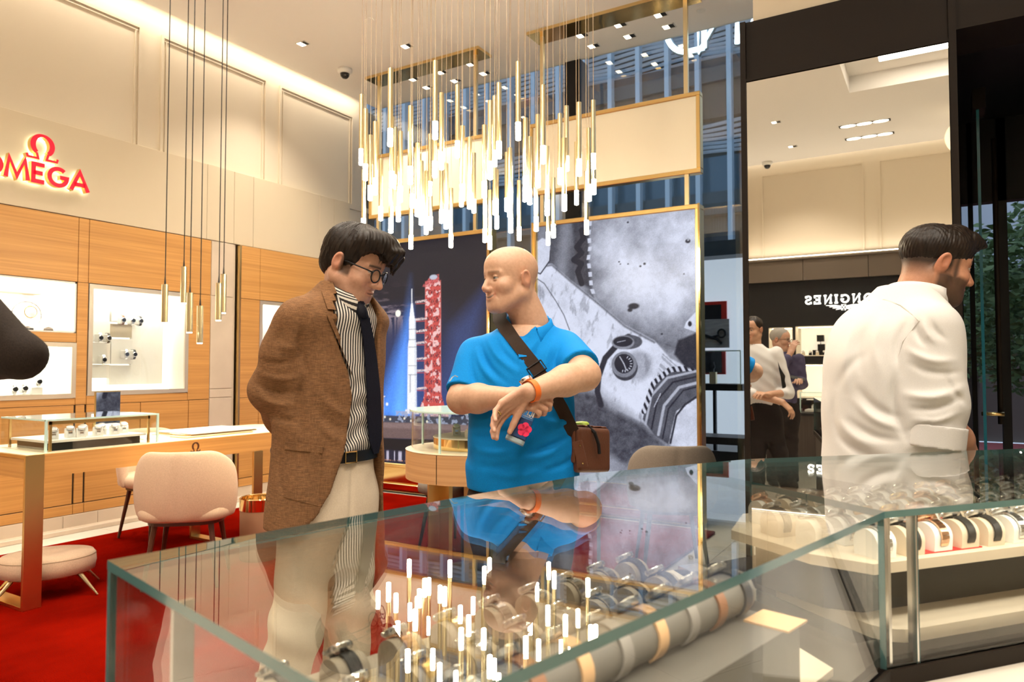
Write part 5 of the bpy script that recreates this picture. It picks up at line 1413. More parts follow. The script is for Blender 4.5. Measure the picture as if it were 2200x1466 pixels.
# ================================================================== FIGURES: implicit surfaces meshed to one skin
def _len(a): return np.sqrt(np.maximum((a*a).sum(-1), 1e-18))
def rc(P, a, b, r1, r2):
    "round cone from a (radius r1) to b (radius r2)"
    a = np.asarray(a, np.float32); b = np.asarray(b, np.float32)
    ba = b - a; l2 = float(ba @ ba) + 1e-12; rr = r1 - r2; a2 = l2 - rr*rr; il2 = 1.0/l2
    pa = P - a; y = pa @ ba; z = y - l2
    x2 = ((pa*l2 - y[:, None]*ba)**2).sum(-1); y2 = y*y*l2; z2 = z*z*l2
    k = math.copysign(1, rr)*rr*rr*x2 if rr != 0 else 0*x2
    d = (np.sqrt(np.maximum(x2*a2*il2, 0)) + y*rr)*il2 - r1
    if a2 <= 0: return (_len(pa) - r1) if r1 > r2 else (_len(P - b) - r2)
    m1 = np.sign(z)*a2*z2 > k; m2 = np.sign(y)*a2*y2 < k
    d = np.where(m2, _len(pa) - r1, d)
    d = np.where(m1, _len(P - b) - r2, d)
    return d
def ell(P, c, r, R=None):
    q = P - np.asarray(c, np.float32)
    if R is not None: q = q @ np.asarray(R, np.float32)
    r = np.asarray(r, np.float32)
    k0 = _len(q/r); k1 = _len(q/(r*r))
    return k0*(k0 - 1)/np.maximum(k1, 1e-6)
def smin(a, b, k):
    h = np.clip(.5 + .5*(b - a)/k, 0, 1)
    return b*(1 - h) + a*h - k*h*(1 - h)
def smax(a, b, k): return -smin(-a, -b, k)
def chain(P, pts, rad, k=.02):
    d = None
    for i in range(len(pts) - 1):
        q = rc(P, pts[i], pts[i+1], rad[i], rad[i+1])
        d = q if d is None else smin(d, q, k)
    return d
def seg_d(P, a, b):
    a = np.asarray(a, np.float32); b = np.asarray(b, np.float32); ba = b - a
    t = np.clip(((P - a) @ ba)/float(ba @ ba + 1e-12), 0, 1)
    return _len(P - a - t[:, None]*ba)
def folds(P, F):
    "cloth folds: list of (a, b, height, width); a ridge swells, a negative height makes a groove"
    d = np.zeros(len(P), np.float32)
    for (a, b, h, w) in F:
        q = seg_d(P, a, b); d += h*np.exp(-(q/w)**2)
    return d
def loft(P, keys, rot=0.0):
    "upright trunk: keys rows (z, cx, cy, half width, half depth[, exponent]); rot turns the section"
    K = np.array([list(k) + [2.3]*(6 - len(k)) for k in keys], np.float64); z = P[:, 2]
    K = K[np.argsort(K[:, 0])]
    zk = K[:, 0]; T = np.gradient(K[:, 1:], zk, axis=0)                # smooth (Hermite) profile through the keys
    zz = np.linspace(zk[0], zk[-1], 90); i = np.clip(np.searchsorted(zk, zz) - 1, 0, len(zk) - 2); hh = (zk[i+1] - zk[i])[:, None]; t = ((zz - zk[i])/hh[:, 0])[:, None]
    D = (2*t**3 - 3*t**2 + 1)*K[i, 1:] + (t**3 - 2*t**2 + t)*hh*T[i] + (-2*t**3 + 3*t**2)*K[i+1, 1:] + (t**3 - t**2)*hh*T[i+1]
    def sm(j): return np.interp(z, zz, D[:, j-1])
    cx, cy, a, b, e = sm(1), sm(2), sm(3), sm(4), sm(5)
    c, s = math.cos(rot), math.sin(rot)
    dx, dy = P[:, 0] - cx, P[:, 1] - cy
    u = np.abs(dx*c + dy*s)/a; v = np.abs(-dx*s + dy*c)/b
    q = (u**e + v**e)**(1/e)
    d = (q - 1)*np.minimum(a, b)
    return np.maximum(d, np.maximum(K[0, 0] - z, z - K[-1, 0]))
_CORN = np.array([[i, j, k] for i in (0, 1) for j in (0, 1) for k in (0, 1)])
def mesh_sdf(fn, lo, hi, h, blk=4):
    "surface nets over a block-sparse grid; returns vertices and quads"
    lo = np.asarray(lo, float) - 2*h; hi = np.asarray(hi, float) + 2*h
    nb = np.maximum(np.ceil((hi - lo)/(h*blk)).astype(int), 1); n = nb*blk
    g = [lo[i] + h*blk*(np.arange(nb[i]) + .5) - h*.5 for i in range(3)]
    C = np.stack(np.meshgrid(*g, indexing='ij'), -1).reshape(-1, 3).astype(np.float32)
    dc = np.concatenate([fn(c) for c in np.array_split(C, max(1, len(C)//400000 + 1))])
    act = np.abs(dc) < h*blk*2.2
    V = np.where(dc < 0, -1.0, 1.0).astype(np.float32).reshape(nb)
    V = np.repeat(np.repeat(np.repeat(V, blk, 0), blk, 1), blk, 2)
    ab = np.stack(np.unravel_index(np.nonzero(act)[0], nb), -1)
    off = np.stack(np.meshgrid(*[np.arange(blk)]*3, indexing='ij'), -1).reshape(-1, 3)
    idx = (ab[:, None, :]*blk + off[None]).reshape(-1, 3)
    Pts = (lo + idx*h).astype(np.float32)
    for s in range(0, len(Pts), 400000):
        i = idx[s:s+400000]; V[i[:, 0], i[:, 1], i[:, 2]] = fn(Pts[s:s+400000])
    S = V < 0
    m = n - 1
    cnt = np.zeros(m, np.int8)
    for (i, j, k) in _CORN: cnt += S[i:i+m[0], j:j+m[1], k:k+m[2]]
    cells = np.argwhere((cnt > 0) & (cnt < 8))
    vid = -np.ones(m, np.int32); vid[tuple(cells.T)] = np.arange(len(cells))
    acc = np.zeros((len(cells), 3)); w = np.zeros(len(cells))
    val = [V[cells[:, 0]+i, cells[:, 1]+j, cells[:, 2]+k] for (i, j, k) in _CORN]
    for p in range(8):
        for q in range(p+1, 8):
            if np.abs(_CORN[p] - _CORN[q]).sum() != 1: continue
            a, b = val[p], val[q]; c = (a < 0) != (b < 0)
            t = np.where(c, a/np.where(c, a - b, 1), 0)
            acc += np.where(c[:, None], _CORN[p] + t[:, None]*(_CORN[q] - _CORN[p]), 0); w += c
    verts = lo + (cells + acc/w[:, None])*h
    quads = []
    for ax in range(3):
        d = np.zeros(3, int); d[ax] = 1; e1, e2 = [i for i in range(3) if i != ax]
        if ax == 1: e1, e2 = e2, e1
        A = S[:n[0]-d[0], :n[1]-d[1], :n[2]-d[2]]; B = S[d[0]:, d[1]:, d[2]:]
        for flip, msk in ((False, A & ~B), (True, ~A & B)):
            E = np.argwhere(msk)
            E = E[(E[:, e1] > 0) & (E[:, e2] > 0) & (E[:, e1] < m[e1]) & (E[:, e2] < m[e2])]
            if not len(E): continue
            o1 = np.zeros(3, int); o1[e1] = 1; o2 = np.zeros(3, int); o2[e2] = 1
            qd = [vid[tuple((E - x).T)] for x in (o1 + o2, o2, 0*o1, o1)]
            qd = np.stack(qd[::-1] if flip else qd, -1)
            quads.append(qd[(qd >= 0).all(1)])
    return verts, np.concatenate(quads) if quads else np.zeros((0, 4), int)

def Rz(a): c, s = math.cos(a), math.sin(a); return np.array([[c, -s, 0], [s, c, 0], [0, 0, 1.]])
def Rx(a): c, s = math.cos(a), math.sin(a); return np.array([[1, 0, 0], [0, c, -s], [0, s, c]])
def Ry(a): c, s = math.cos(a), math.sin(a); return np.array([[c, 0, s], [0, 1, 0], [-s, 0, c]])

class Figure:
    "local frame: x to the right, y away from the photographer, z up; origin on the floor"
    def __init__(s, name, label, px0, Z0, mirrored=False):
        s.mir = mirrored; s.Z0 = Z0; s.X0 = (px0 - 1100)/FPX*Z0
        g = cam_ground(s.X0, Z0); s.g = g
        s.loc = (g[0], 2*MY - g[1], 0.0) if mirrored else (g[0], g[1], 0.0)
        s.rz = -YAW if mirrored else YAW
        s.name, s.label = name, label
        s.parts = []; s.skin = []
    def L(s, px, py, dy=0.0):
        "a point of the figure seen at photo pixel (px, py), dy metres behind the figure's own distance"
        Z = s.Z0 + dy; a = (px - 1100)/FPX; b = -(py - 733)/FPX
        fh = math.cos(PITCH) - b*math.sin(PITCH); up = math.sin(PITCH) + b*math.cos(PITCH)
        return np.array([a/fh*Z - s.X0, dy, EYE + up/fh*Z])
    def surf(s, px, py, fn, d0=-.6, d1=.3, off=.003):
        "first point of a surface along the view to that pixel"
        t = np.linspace(d0, d1, 220)
        P = np.array([s.L(px, py, q) for q in t], np.float32); v = fn(P) - off
        i = np.nonzero(v < 0)[0]
        return P[i[0]].astype(float) if len(i) else P[np.argmin(v)].astype(float)
    def add_skin(s, V, F, col): s.skin.append((V, F, col))
    def build(s, matskin):
        V = []; F = []; C = []; n = 0
        for v, f, c in s.skin:
            V.append(v); F.append(f + n); n += len(v)
            c = np.asarray(c, float); C.append(np.broadcast_to(c, (len(v), 3)))
        V = np.concatenate(V); F = np.concatenate(F)
        if s.mir: V = V*[1, -1, 1]; F = F[:, ::-1]
        o = mesh_obj(s.name, V, F, matskin, None, True, None, np.concatenate(C))
        o.location = s.loc; o.rotation_euler = (0, 0, s.rz)
        setp(o, s.label, 'person')
        s.body = o
        return o
    def part(s, name, V, F, m, col=None, smooth=True, parent=None):
        if s.mir: V = np.asarray(V)*[1, -1, 1]; F = np.asarray(F)[:, ::-1]
        o = mesh_obj(name, V, F, m, None, smooth, None, col)
        o.parent = parent or s.body
        return o
    def mb(s, name, mb, m, smooth=False, autos=None, parent=None):
        if s.mir: mb.v = [(p[0], -p[1], p[2]) for p in mb.v]; mb.f = [f[::-1] for f in mb.f]
        o = mb.build(name, m, None, smooth, autos); o.parent = parent or s.body
        return o

# ------- head: local frame x = person's right, y = forward, z = up, origin between the ears at eye level
def head_field(p, o):
    "o: dict of shape options"
    x = p[:, 0]; ax = np.abs(x); q = p.copy(); q[:, 0] = ax
    sm = o.get('smile', 0.0)
    d = ell(q, (0, -.014, .036), (.0755, .098, .082))
    d = smin(d, ell(q, (0, .030, -.010), (.060, .062, .078)), .03)
    d = smin(d, ell(q, (0, .034, .050), (.058, .058, .050)), .03)              # forehead
    d = smin(d, rc(q, (.053, -.006, -.056), (.021, .062, -.099), .024, .021), .03)   # jaw
    d = smin(d, ell(q, (0, .046, -.074), (.048, .045, .044)), .030)             # muzzle
    d = smin(d, ell(q, (0, .074, -.103), (.019, .016, .016)), .016)             # chin
    d = smin(d, ell(q, (.040 + .002*sm, .056, -.034 + .006*sm), (.026, .027, .024)), .024)     # cheekbone
    d = smin(d, rc(q, (.010, .087, .020), (.046, .070, .017), .0085, .0075), .014)     # brow
    sock = ell(q, (.031, .098, .000), (.019, .020, .0125))
    d = smax(d, -sock, .012)
    eye = _len(q - np.array([.031, .0745, .000], np.float32)) - .0128
    lid = np.maximum(eye - .0022, -(np.abs(p[:, 2] + .0005) - (.0038 - .0010*sm)))
    d = smin(d, lid, .003)
    nl = o.get('nose', 1.0)
    d = smin(d, rc(q, (0, .085, .012), (0, .087 + .021*nl, -.034), .0078, .0122), .010)     # nose
    d = smin(d, ell(q, (.0125, .098, -.040), (.0085, .0115, .0085)), .007)
    d = smax(d, -ell(q, (.007, .1035, -.048), (.0035, .006, .004)), .003)
    # mouth
    mz = -.0675 + .0075*sm*(ax/.026)**2
    yl = .046 + .0475*np.sqrt(np.maximum(1 - (ax/.050)**2, .05)) - .0045
    up = ell(np.stack([ax, q[:, 1] - yl + .088, q[:, 2] - mz], -1), (0, .0885, .0045), (.026 + .006*sm, .0100, .0052))
    lo = ell(np.stack([ax, q[:, 1] - yl + .088, q[:, 2] - mz], -1), (0, .0865, -.0060), (.022 + .007*sm, .0100, .0062))
    d = smin(d, up, .006); d = smin(d, lo, .006)
    slit = ell(np.stack([ax, q[:, 1] - yl + .088, q[:, 2] - mz], -1), (0, .099, -.0004), (.025 + .008*sm, .010, .0013 + .0014*sm + .0016*o.get('open', 0)))
    d = smax(d, -slit, .002)
    if sm:
        d = d + .0013*np.exp(-(seg_d(q, (.021, .098, -.040), (.040, .076, -.074))/.0040)**2)
        for k in range(3): d = d + .0011*np.exp(-(seg_d(q, (.050, .066, .002 - .006*k), (.064, .045, .004 - .011*k))/.0022)**2)
        for k in range(3): d = d + .0007*np.exp(-(seg_d(q, (.0, .094, .046 + .010*k), (.038, .080, .048 + .010*k))/.0025)**2)
    # ear
    ex = .0745
    eR = Rx(math.radians(-14))
    e = ell(q, (ex + .006, -.016, -.006), (.0095, .0195, .0325), Ry(math.radians(14)) @ eR)
    e = smax(e, -ell(q, (ex + .016, -.013, -.004), (.0075, .0115, .0200), eR), .004)
    e = smin(e, rc(q, (ex + .004, -.006, .008), (ex + .004, -.004, -.020), .0045, .004), .006)
    d = smin(d, e, .007)
    # neck
    nb = np.asarray(o.get('neck', (0, -.075, -.21)), np.float32)
    P = p
    nk = rc(P, (0, -.030, -.045), nb, o.get('nr', .055), o.get('nr2', .062))
    d = smin(d, nk, .030)
    if o.get('stern', True):
        for s_ in (-1, 1):
            d = smin(d, rc(P, (s_*.055, -.028, -.050), nb + np.array([s_*.012, .055, .0], np.float32), .014, .011), .018)
        d = smin(d, ell(P, np.array([0, .0, -.125]) + (nb - np.array([0, -.075, -.21]))*.4, (.014, .016, .018)), .02)
    return d
SKIN = np.array([.60, .34, .215])
def head_color(p, base, o):
    c = np.broadcast_to(base, (len(p), 3)).copy(); ax = np.abs(p[:, 0])
    def mixc(m, col):
        nonlocal c
        c = c*(1 - m[:, None]) + m[:, None]*np.asarray(col)
    sm = o.get('smile', 0)
    mz = -.0675 + .0075*sm*(ax/.026)**2
    lip = np.exp(-((p[:, 2] - mz)/.0085)**2)*(ax < .027 + .006*sm)*(p[:, 1] > .072)
    mixc(np.clip(lip, 0, 1)*.65, base*np.array([.88, .52, .50]))
    if sm:
        teeth = (np.abs(p[:, 2] - mz - .0004) < .0026)*(ax < .024)*(p[:, 1] > .068); mixc(teeth*.85, (.72, .66, .58))
    else:
        mixc((np.abs(p[:, 2] - mz) < .0014)*(ax < .024)*(p[:, 1] > .07)*.6, base*.3)
    mixc(np.clip(np.exp(-((ax - .04)/.02)**2 - ((p[:, 2] + .04)/.02)**2)*(p[:, 1] > .03), 0, 1)*.30, base*np.array([1.08, .72, .68]))
    mixc(np.clip(np.exp(-(ax/.014)**2 - ((p[:, 2] + .036)/.014)**2)*(p[:, 1] > .09), 0, 1)*.35, base*np.array([1.08, .70, .66]))
    mixc(np.clip((ax - .074)/.006, 0, 1)*(p[:, 2] > -.05)*(p[:, 2] < .04)*.4, base*np.array([1.1, .66, .6]))
    if o.get('brow') is not None:
        b = np.exp(-((p[:, 2] - .0215 + .10*np.maximum(ax - .03, 0))/.0042)**2)*(ax > .010)*(ax < .052)*(p[:, 1] > .05)
        mixc(np.clip(b*1.2, 0, 1)*o.get('brow_a', .9), o['brow'])
    lash = (np.abs(np.hypot((ax - .031)/1.9, p[:, 2]) - .0052) < .0013)*(p[:, 1] > .075)*(p[:, 2] > -.0045)
    mixc(lash*.75, base*.12)
    if o.get('beard') is not None:
        w = np.clip((-.030 - p[:, 2] - .25*np.maximum(p[:, 1] - .045, 0))/.012, 0, 1)*np.clip((p[:, 1] + .030)/.014, 0, 1)*np.clip((.150 + p[:, 2])/.02, 0, 1)
        w = np.maximum(w, np.clip((p[:, 1] - .02)/.01, 0, 1)*np.clip((.045 - p[:, 1])/.01, 0, 1)*(p[:, 2] < .03)*np.clip((ax - .055)/.01, 0, 1)*(p[:, 2] > -.05))
        w = w*(1 - np.clip(np.exp(-((ax - .034)/.018)**2 - ((p[:, 2] + .036)/.018)**2)*(p[:, 1] > .05)*1.4, 0, 1)*.9)
        mixc(np.clip(w, 0, 1)*(1 - np.clip(lip, 0, 1)*.8)*o.get('beard_a', .8), o['beard'])
    if o.get('sideburn') is not None:
        w = np.clip((.020 - np.abs(p[:, 1] - .012))/.008, 0, 1)*(ax > .05)*np.clip((p[:, 2] + .045)/.012, 0, 1)*(p[:, 2] < .05); mixc(w*.8, o['sideburn'])
    if o.get('stubble'):
        w = np.clip((-.045 - p[:, 2])/.02, 0, 1)*np.clip((p[:, 1] + .0)/.03, 0, 1)*np.clip((.13 + p[:, 2])/.02, 0, 1); mixc(w*o['stubble'], base*np.array([.62, .60, .62]))
    if o.get('fade') is not None:
        w = np.clip((p[:, 2] + o['fade'][0])/.055, 0, 1)*np.clip((.034 - p[:, 1])/.02, 0, 1)*(1 - np.clip((ax - .073)/.004, 0, 1)*(p[:, 1] > -.05)*(p[:, 2] < .035)*(p[:, 1] < .012))
        mixc(np.clip(w, 0, 1)*o['fade'][1], o['fade'][2])
    return c
M_SKIN = mat('skin', (1, 1, 1), .48, attr=True, noise=(90, (.90, .88, .86), 4, (1, 1, 1)), bump=(350, .08), sss=.12)
M_EYE = mat('eye_white', (1, 1, 1), .12, attr=True, spec=.7)
def place_head(fig, centre, face_dir, pitch, opt, base=SKIN, roll=0.0, h=.0028, scale=1.0):
    "adds the head to the figure's skin, returns the local-to-figure mapping"
    yaw = math.atan2(face_dir[1], face_dir[0]) - PI/2
    # local x is the person's right: x axis = forward turned clockwise
    R = Rz(yaw) @ Rx(-pitch) @ Ry(roll)
    R = R*scale
    centre = np.asarray(centre, float)
    nb = np.asarray(opt['neck_to'], float) if 'neck_to' in opt else None
    Ri = np.linalg.inv(R)
    if nb is not None: opt['neck'] = Ri @ (nb - centre)
    lo = np.minimum(np.array([-.10, -.13, -.22]), np.asarray(opt.get('neck', (0, -.075, -.21))) - .075)
    hi = np.array([.10, .135, .135])
    V, F = mesh_sdf(lambda p: head_field(p, opt), lo, hi, h)
    col = head_color(V, np.asarray(base), opt)
    fig.add_skin(V @ R.T + centre, F, col)
    fig.hR, fig.hc, fig.hopt = R, centre, opt
    return lambda q: np.asarray(q, float) @ R.T + centre
def add_eyes(fig, iris=(.10, .06, .03)):
    for s in (-1, 1):
        c = np.array([s*.031, .0745, 0]); n = 18; rows = []
        V = []; C = []
        for i in range(13):
            a = PI*i/12*.62
            for k in range(n):
                b = 2*PI*k/n
                V.append((.0128*math.sin(a)*math.cos(b), .0128*math.cos(a), .0128*math.sin(a)*math.sin(b)))
                C.append((.01, .01, .01) if a < .20 else iris if a < .50 else (.42, .37, .33))
        V = np.array(V) + c
        Fq = [(i*n + k, i*n + (k+1) % n, (i+1)*n + (k+1) % n, (i+1)*n + k) for i in range(12) for k in range(n)]
        fig.part('eye', V @ fig.hR.T + fig.hc, np.array(Fq), M_EYE, np.array(C))
def hair_mesh(fig, fn, m, lo=(-.11, -.14, -.12), hi=(.11, .15, .16), h=.0026, name='hair', col=None):
    V, F = mesh_sdf(fn, lo, hi, h)
    return fig.part(name, V @ fig.hR.T + fig.hc, F, m, col)

# ------- hand: wrist w, finger direction d, back-of-hand normal n, curls in degrees for index..little and thumb
def hand_chains(w, d, n, right, curl=(35, 40, 45, 50), spread=4.0, thumb=(35, 25, 20), k=1.0):
    w, d, n = [np.asarray(q, float) for q in (w, d, n)]
    d = d/np.linalg.norm(d); n = n - d*(n @ d); n = n/np.linalg.norm(n)
    l = np.cross(d, n)*(-1 if right else 1)                    # towards the thumb
    ch = []
    pal = [.030, .010, -.010, -.028]; bl = [.092, .095, .090, .082]; fl = [(.042, .026, .021), (.046, .030, .022), (.043, .028, .022), (.034, .020, .019)]
    for i in range(4):
        base = w + (d*bl[i] + l*pal[i])*k
        ch.append(([w + (l*pal[i]*.72 + d*.004)*k, base], [.0155*k, .0125*k]))
        p = base; a = math.radians(curl[i]*.8); pts = [base]; sp = math.radians((1.5 - i)*spread)
        for j in range(3):
            dd = (d*math.cos(sp) + l*math.sin(sp))*math.cos(a) - n*math.sin(a)
            p = p + dd*fl[i][j]*k; pts.append(p); a += math.radians(curl[i]*(1.0 if j == 0 else .65))
        r = .0094 if i < 3 else .0082
        ch.append((pts, [r*1.08*k, r*k, r*.93*k, r*.78*k]))
    t0 = w + (d*.026 + l*.026 - n*.006)*k; a0, a1, a2 = [math.radians(q) for q in thumb]
    dd = d*math.cos(a0) + l*math.sin(a0)*.9 - n*.35; dd = dd/np.linalg.norm(dd)
    p1 = t0 + dd*.044*k; d2 = dd*math.cos(a1) + d*math.sin(a1)*.6 - n*.15; d2 /= np.linalg.norm(d2); p2 = p1 + d2*.032*k
    d3 = d2*math.cos(a2) + d*math.sin(a2)*.5; d3 /= np.linalg.norm(d3); p3 = p2 + d3*.026*k
    ch.append(([w + (d*.012 + l*.010)*k, t0, p1, p2, p3], [.017*k, .0165*k, .0120*k, .0108*k, .0088*k]))
    return ch
def hand_field(P, ch):
    d = None
    for i, (pts, rad) in enumerate(ch):
        q = chain(P, pts, rad, .004)
        d = q if d is None else smin(d, q, .010 if (i % 2 == 0 and i < 8) else .005)
    return d
def nail_marks(ch): return [c[0][-1] for c in ch if len(c[0]) >= 4]

def neck_collar(fig, c, fwd, r, h, m, name='collar', open_deg=24, tilt=.05, wing=.055, spread=.03, lean=(0, 0), th=.003, rb=None, parent=None, col=None):
    "folded shirt collar around a neck: c centre of its base, fwd facing direction in plan"
    f = np.array([fwd[0], fwd[1]], float); f /= np.linalg.norm(f); g = np.array([-f[1], f[0]]); c = np.asarray(c, float)
    rb = rb or r
    T = np.linspace(math.radians(open_deg), 2*PI - math.radians(open_deg), 41)
    rows = [[] for _ in range(6)]
    for t in T:
        k = math.cos(t)                          # 1 front, -1 back
        e = max(0.0, (k - .15)/.85)              # how near the front opening
        dirn = f*math.cos(t) + g*math.sin(t)
        def P(rad, z, ex=0): return np.array([c[0] + dirn[0]*rad*(rb/r if k < 0 else 1) + lean[0]*z, c[1] + dirn[1]*rad*(rb/r if k < 0 else 1) + lean[1]*z, c[2] - tilt*(k + 1)/2 + z])
        hh = h*(1 - .25*e)
        rows[0].append(P(r, 0)); rows[1].append(P(r - .001, hh)); rows[2].append(P(r + .004, hh + .002)); rows[3].append(P(r + .010, hh*.55))
        rows[4].append(P(r + .012 + spread*e, -.006 - wing*e**1.6)); rows[5].append(P(r + .009 + spread*e, -.006 - wing*e**1.6))
    mb = MB(); mb.grid(rows); mb.grid([rows[5], rows[0]])
    V = np.array(mb.v)
    o = fig.mb(name, mb, m, True, parent=parent)
    return o

def set_attr(o, cols):
    me = o.data
    ca = me.color_attributes.get('Col') or me.color_attributes.new('Col', 'FLOAT_COLOR', 'POINT')
    c = np.ones((len(me.vertices), 4), np.float32); c[:, :3] = cols
    ca.data.foreach_set('color', c.ravel())
def stripe_mat(name, light, dark, freq, duty=0.0):
    "stripes across the first channel of the mesh attribute"
    m = mat(name, light, .7, bump=(500, .12)); N = m.node_tree.nodes; K = m.node_tree.links
    a = N.new('ShaderNodeAttribute'); a.attribute_name = 'Col'
    sp = N.new('ShaderNodeSeparateColor'); K.new(a.outputs['Color'], sp.inputs[0])
    q = N.new('ShaderNodeMath'); q.operation = 'MULTIPLY'; q.inputs[1].default_value = freq; K.new(sp.outputs[0], q.inputs[0])
    s_ = N.new('ShaderNodeMath'); s_.operation = 'SINE'; K.new(q.outputs[0], s_.inputs[0])
    r = N.new('ShaderNodeValToRGB'); r.color_ramp.interpolation = 'LINEAR'
    r.color_ramp.elements[0].position = .47 + duty; r.color_ramp.elements[1].position = .53 + duty
    r.color_ramp.elements[0].color = (*dark, 1); r.color_ramp.elements[1].color = (*light, 1)
    mr = N.new('ShaderNodeMath'); mr.operation = 'MULTIPLY_ADD'; mr.inputs[1].default_value = .5; mr.inputs[2].default_value = .5; K.new(s_.outputs[0], mr.inputs[0])
    K.new(mr.outputs[0], r.inputs[0]); K.new(r.outputs[0], N['Principled BSDF'].inputs['Base Color'])
    return m
def patch(fig, fn, corners, nu, nv, off, m, name, parent=None, thick=.003, smooth=True):
    "cloth patch laid on a surface; corners tl, tr, br, bl in photo pixels"
    tl, tr, br, bl = [np.array(c, float) for c in corners]
    rows = []
    for j in range(nv + 1):
        v = j/nv; row = []
        for i in range(nu + 1):
            u = i/nu; p = (tl*(1-u) + tr*u)*(1-v) + (bl*(1-u) + br*u)*v
            row.append(fig.surf(p[0], p[1], fn, off=off))
        rows.append(row)
    mb = MB(); mb.grid(rows[::-1])
    back = [[p + np.array([0, thick*1.5, 0]) for p in r] for r in rows]
    mb.grid([rows[0], back[0]]); mb.grid([back[-1], rows[-1]])
    mb.grid([[r[0] for r in back], [r[0] for r in rows]]); mb.grid([[r[-1] for r in rows], [r[-1] for r in back]])
    return fig.mb(name, mb, m, False, 50, parent)

def creases(fig, P, F, front=True):
    "cloth folds given by their run across the visible side: (x0, y0, x1, y1, height m, width m)"
    Z = fig.Z0 + P[:, 1]; u = (P[:, 0] + fig.X0)/Z; v = -(P[:, 2] - EYE)/Z
    d = np.zeros(len(P), np.float32); k = fig.Z0
    for (x0, y0, x1, y1, h, w) in F:
        a = np.array([(x0 - 1100)/FPX, (y0 - 790)/FPX]); b = np.array([(x1 - 1100)/FPX, (y1 - 790)/FPX]); ba = b - a
        t = np.clip(((u - a[0])*ba[0] + (v - a[1])*ba[1])/float(ba @ ba), 0, 1)
        # gently bowed, tapering towards both ends
        bow = .10*np.sin(PI*t)*np.linalg.norm(ba); n = np.array([-ba[1], ba[0]])/np.linalg.norm(ba)
        q = np.hypot(u - a[0] - t*ba[0] - bow*n[0], v - a[1] - t*ba[1] - bow*n[1])*k
        d += h*np.exp(-(q/w)**2)*np.sin(PI*np.clip(t*.86 + .07, 0, 1))
    return d
# ================================================================== BALD MAN IN THE BLUE POLO SHIRT
def fabric(name, col, dark, rough=.75, sc=300, bump=.15, sheen=0.0, st=(1, 1, 1)):
    return mat(name, col, rough, noise=(sc, dark, 2, st), bump=(sc*1.6, bump), sheen=sheen, spec=.2)
M_POLO = fabric('blue_polo_knit', (.001, .25, .70), (.001, .215, .62), .8, sheen=0.0)
M_DARKTR = fabric('dark_trousers', (.022, .017, .015), (.016, .012, .011), .8)
M_STRAPW = fabric('brown_webbing', (.040, .022, .014), (.03, .016, .010), .6, 500, .3)
M_LEATHER = mat('brown_bag_leather', (.115, .036, .016), .42, bump=(160, .15))

def trousers_field(hip, kneeL, ankL, kneeR, ankR, waist_z, w=.165, d=.125, rot=0.0):
    def fn(P):
        f = loft(P, [(waist_z - .36, hip[0], hip[1], w*.62, d*.62, 2.2), (waist_z - .22, hip[0], hip[1], w*.97, d*.98, 2.3), (waist_z - .10, hip[0], hip[1], w*1.02, d*1.05, 2.3), (waist_z, hip[0], hip[1], w*.95, d*.95, 2.2)], rot)
        c, s = math.cos(rot), math.sin(rot)
        for sgn, kn, an in ((-1, kneeL, ankL), (1, kneeR, ankR)):
            h = np.array([hip[0] + sgn*.085*c, hip[1] + sgn*.085*s, waist_z - .15])
            f = smin(f, chain(P, [h, kn, an], [.098, .076, .068], .03), .07)
        f = f - .003*np.sin(P[:, 2]*60 + P[:, 0]*14)*np.clip((waist_z - .2 - P[:, 2])/.2, 0, 1)
        return f
    return fn
def shoes(fig, pts, dirv, m, z0=0.0):
    d = np.asarray(dirv, float); d = d/np.linalg.norm(d)
    for p in pts:
        p = np.asarray(p, float)
        f = lambda P, p=p: np.maximum(smin(rc(P, p + [0, 0, .055], p + np.append(d*.17, .035), .045, .036), rc(P, p + [0, 0, .05], p + [0, 0, .11], .045, .05), .03), z0 + .002 - P[:, 2])
        V, F = mesh_sdf(f, p + [-.26, -.26, 0], p + [.26, .26, .2], .008)
        fig.part('shoe', V, F, m)

BM = Figure('person', 'bald smiling man in blue polo shirt checking his watch', 1125, 2.60)
L = BM.L
hc = L(1096, 600, -.02)
neck_to = L(1142, 700, .03)
opt = dict(smile=1.0, neck_to=neck_to, nr=.060, nr2=.066, brow=(.22, .12, .07), brow_a=.6, stubble=.12, nose=.95)
place_head(BM, hc, (-.84, -.54), math.radians(3), opt, np.array([.66, .395, .265]))
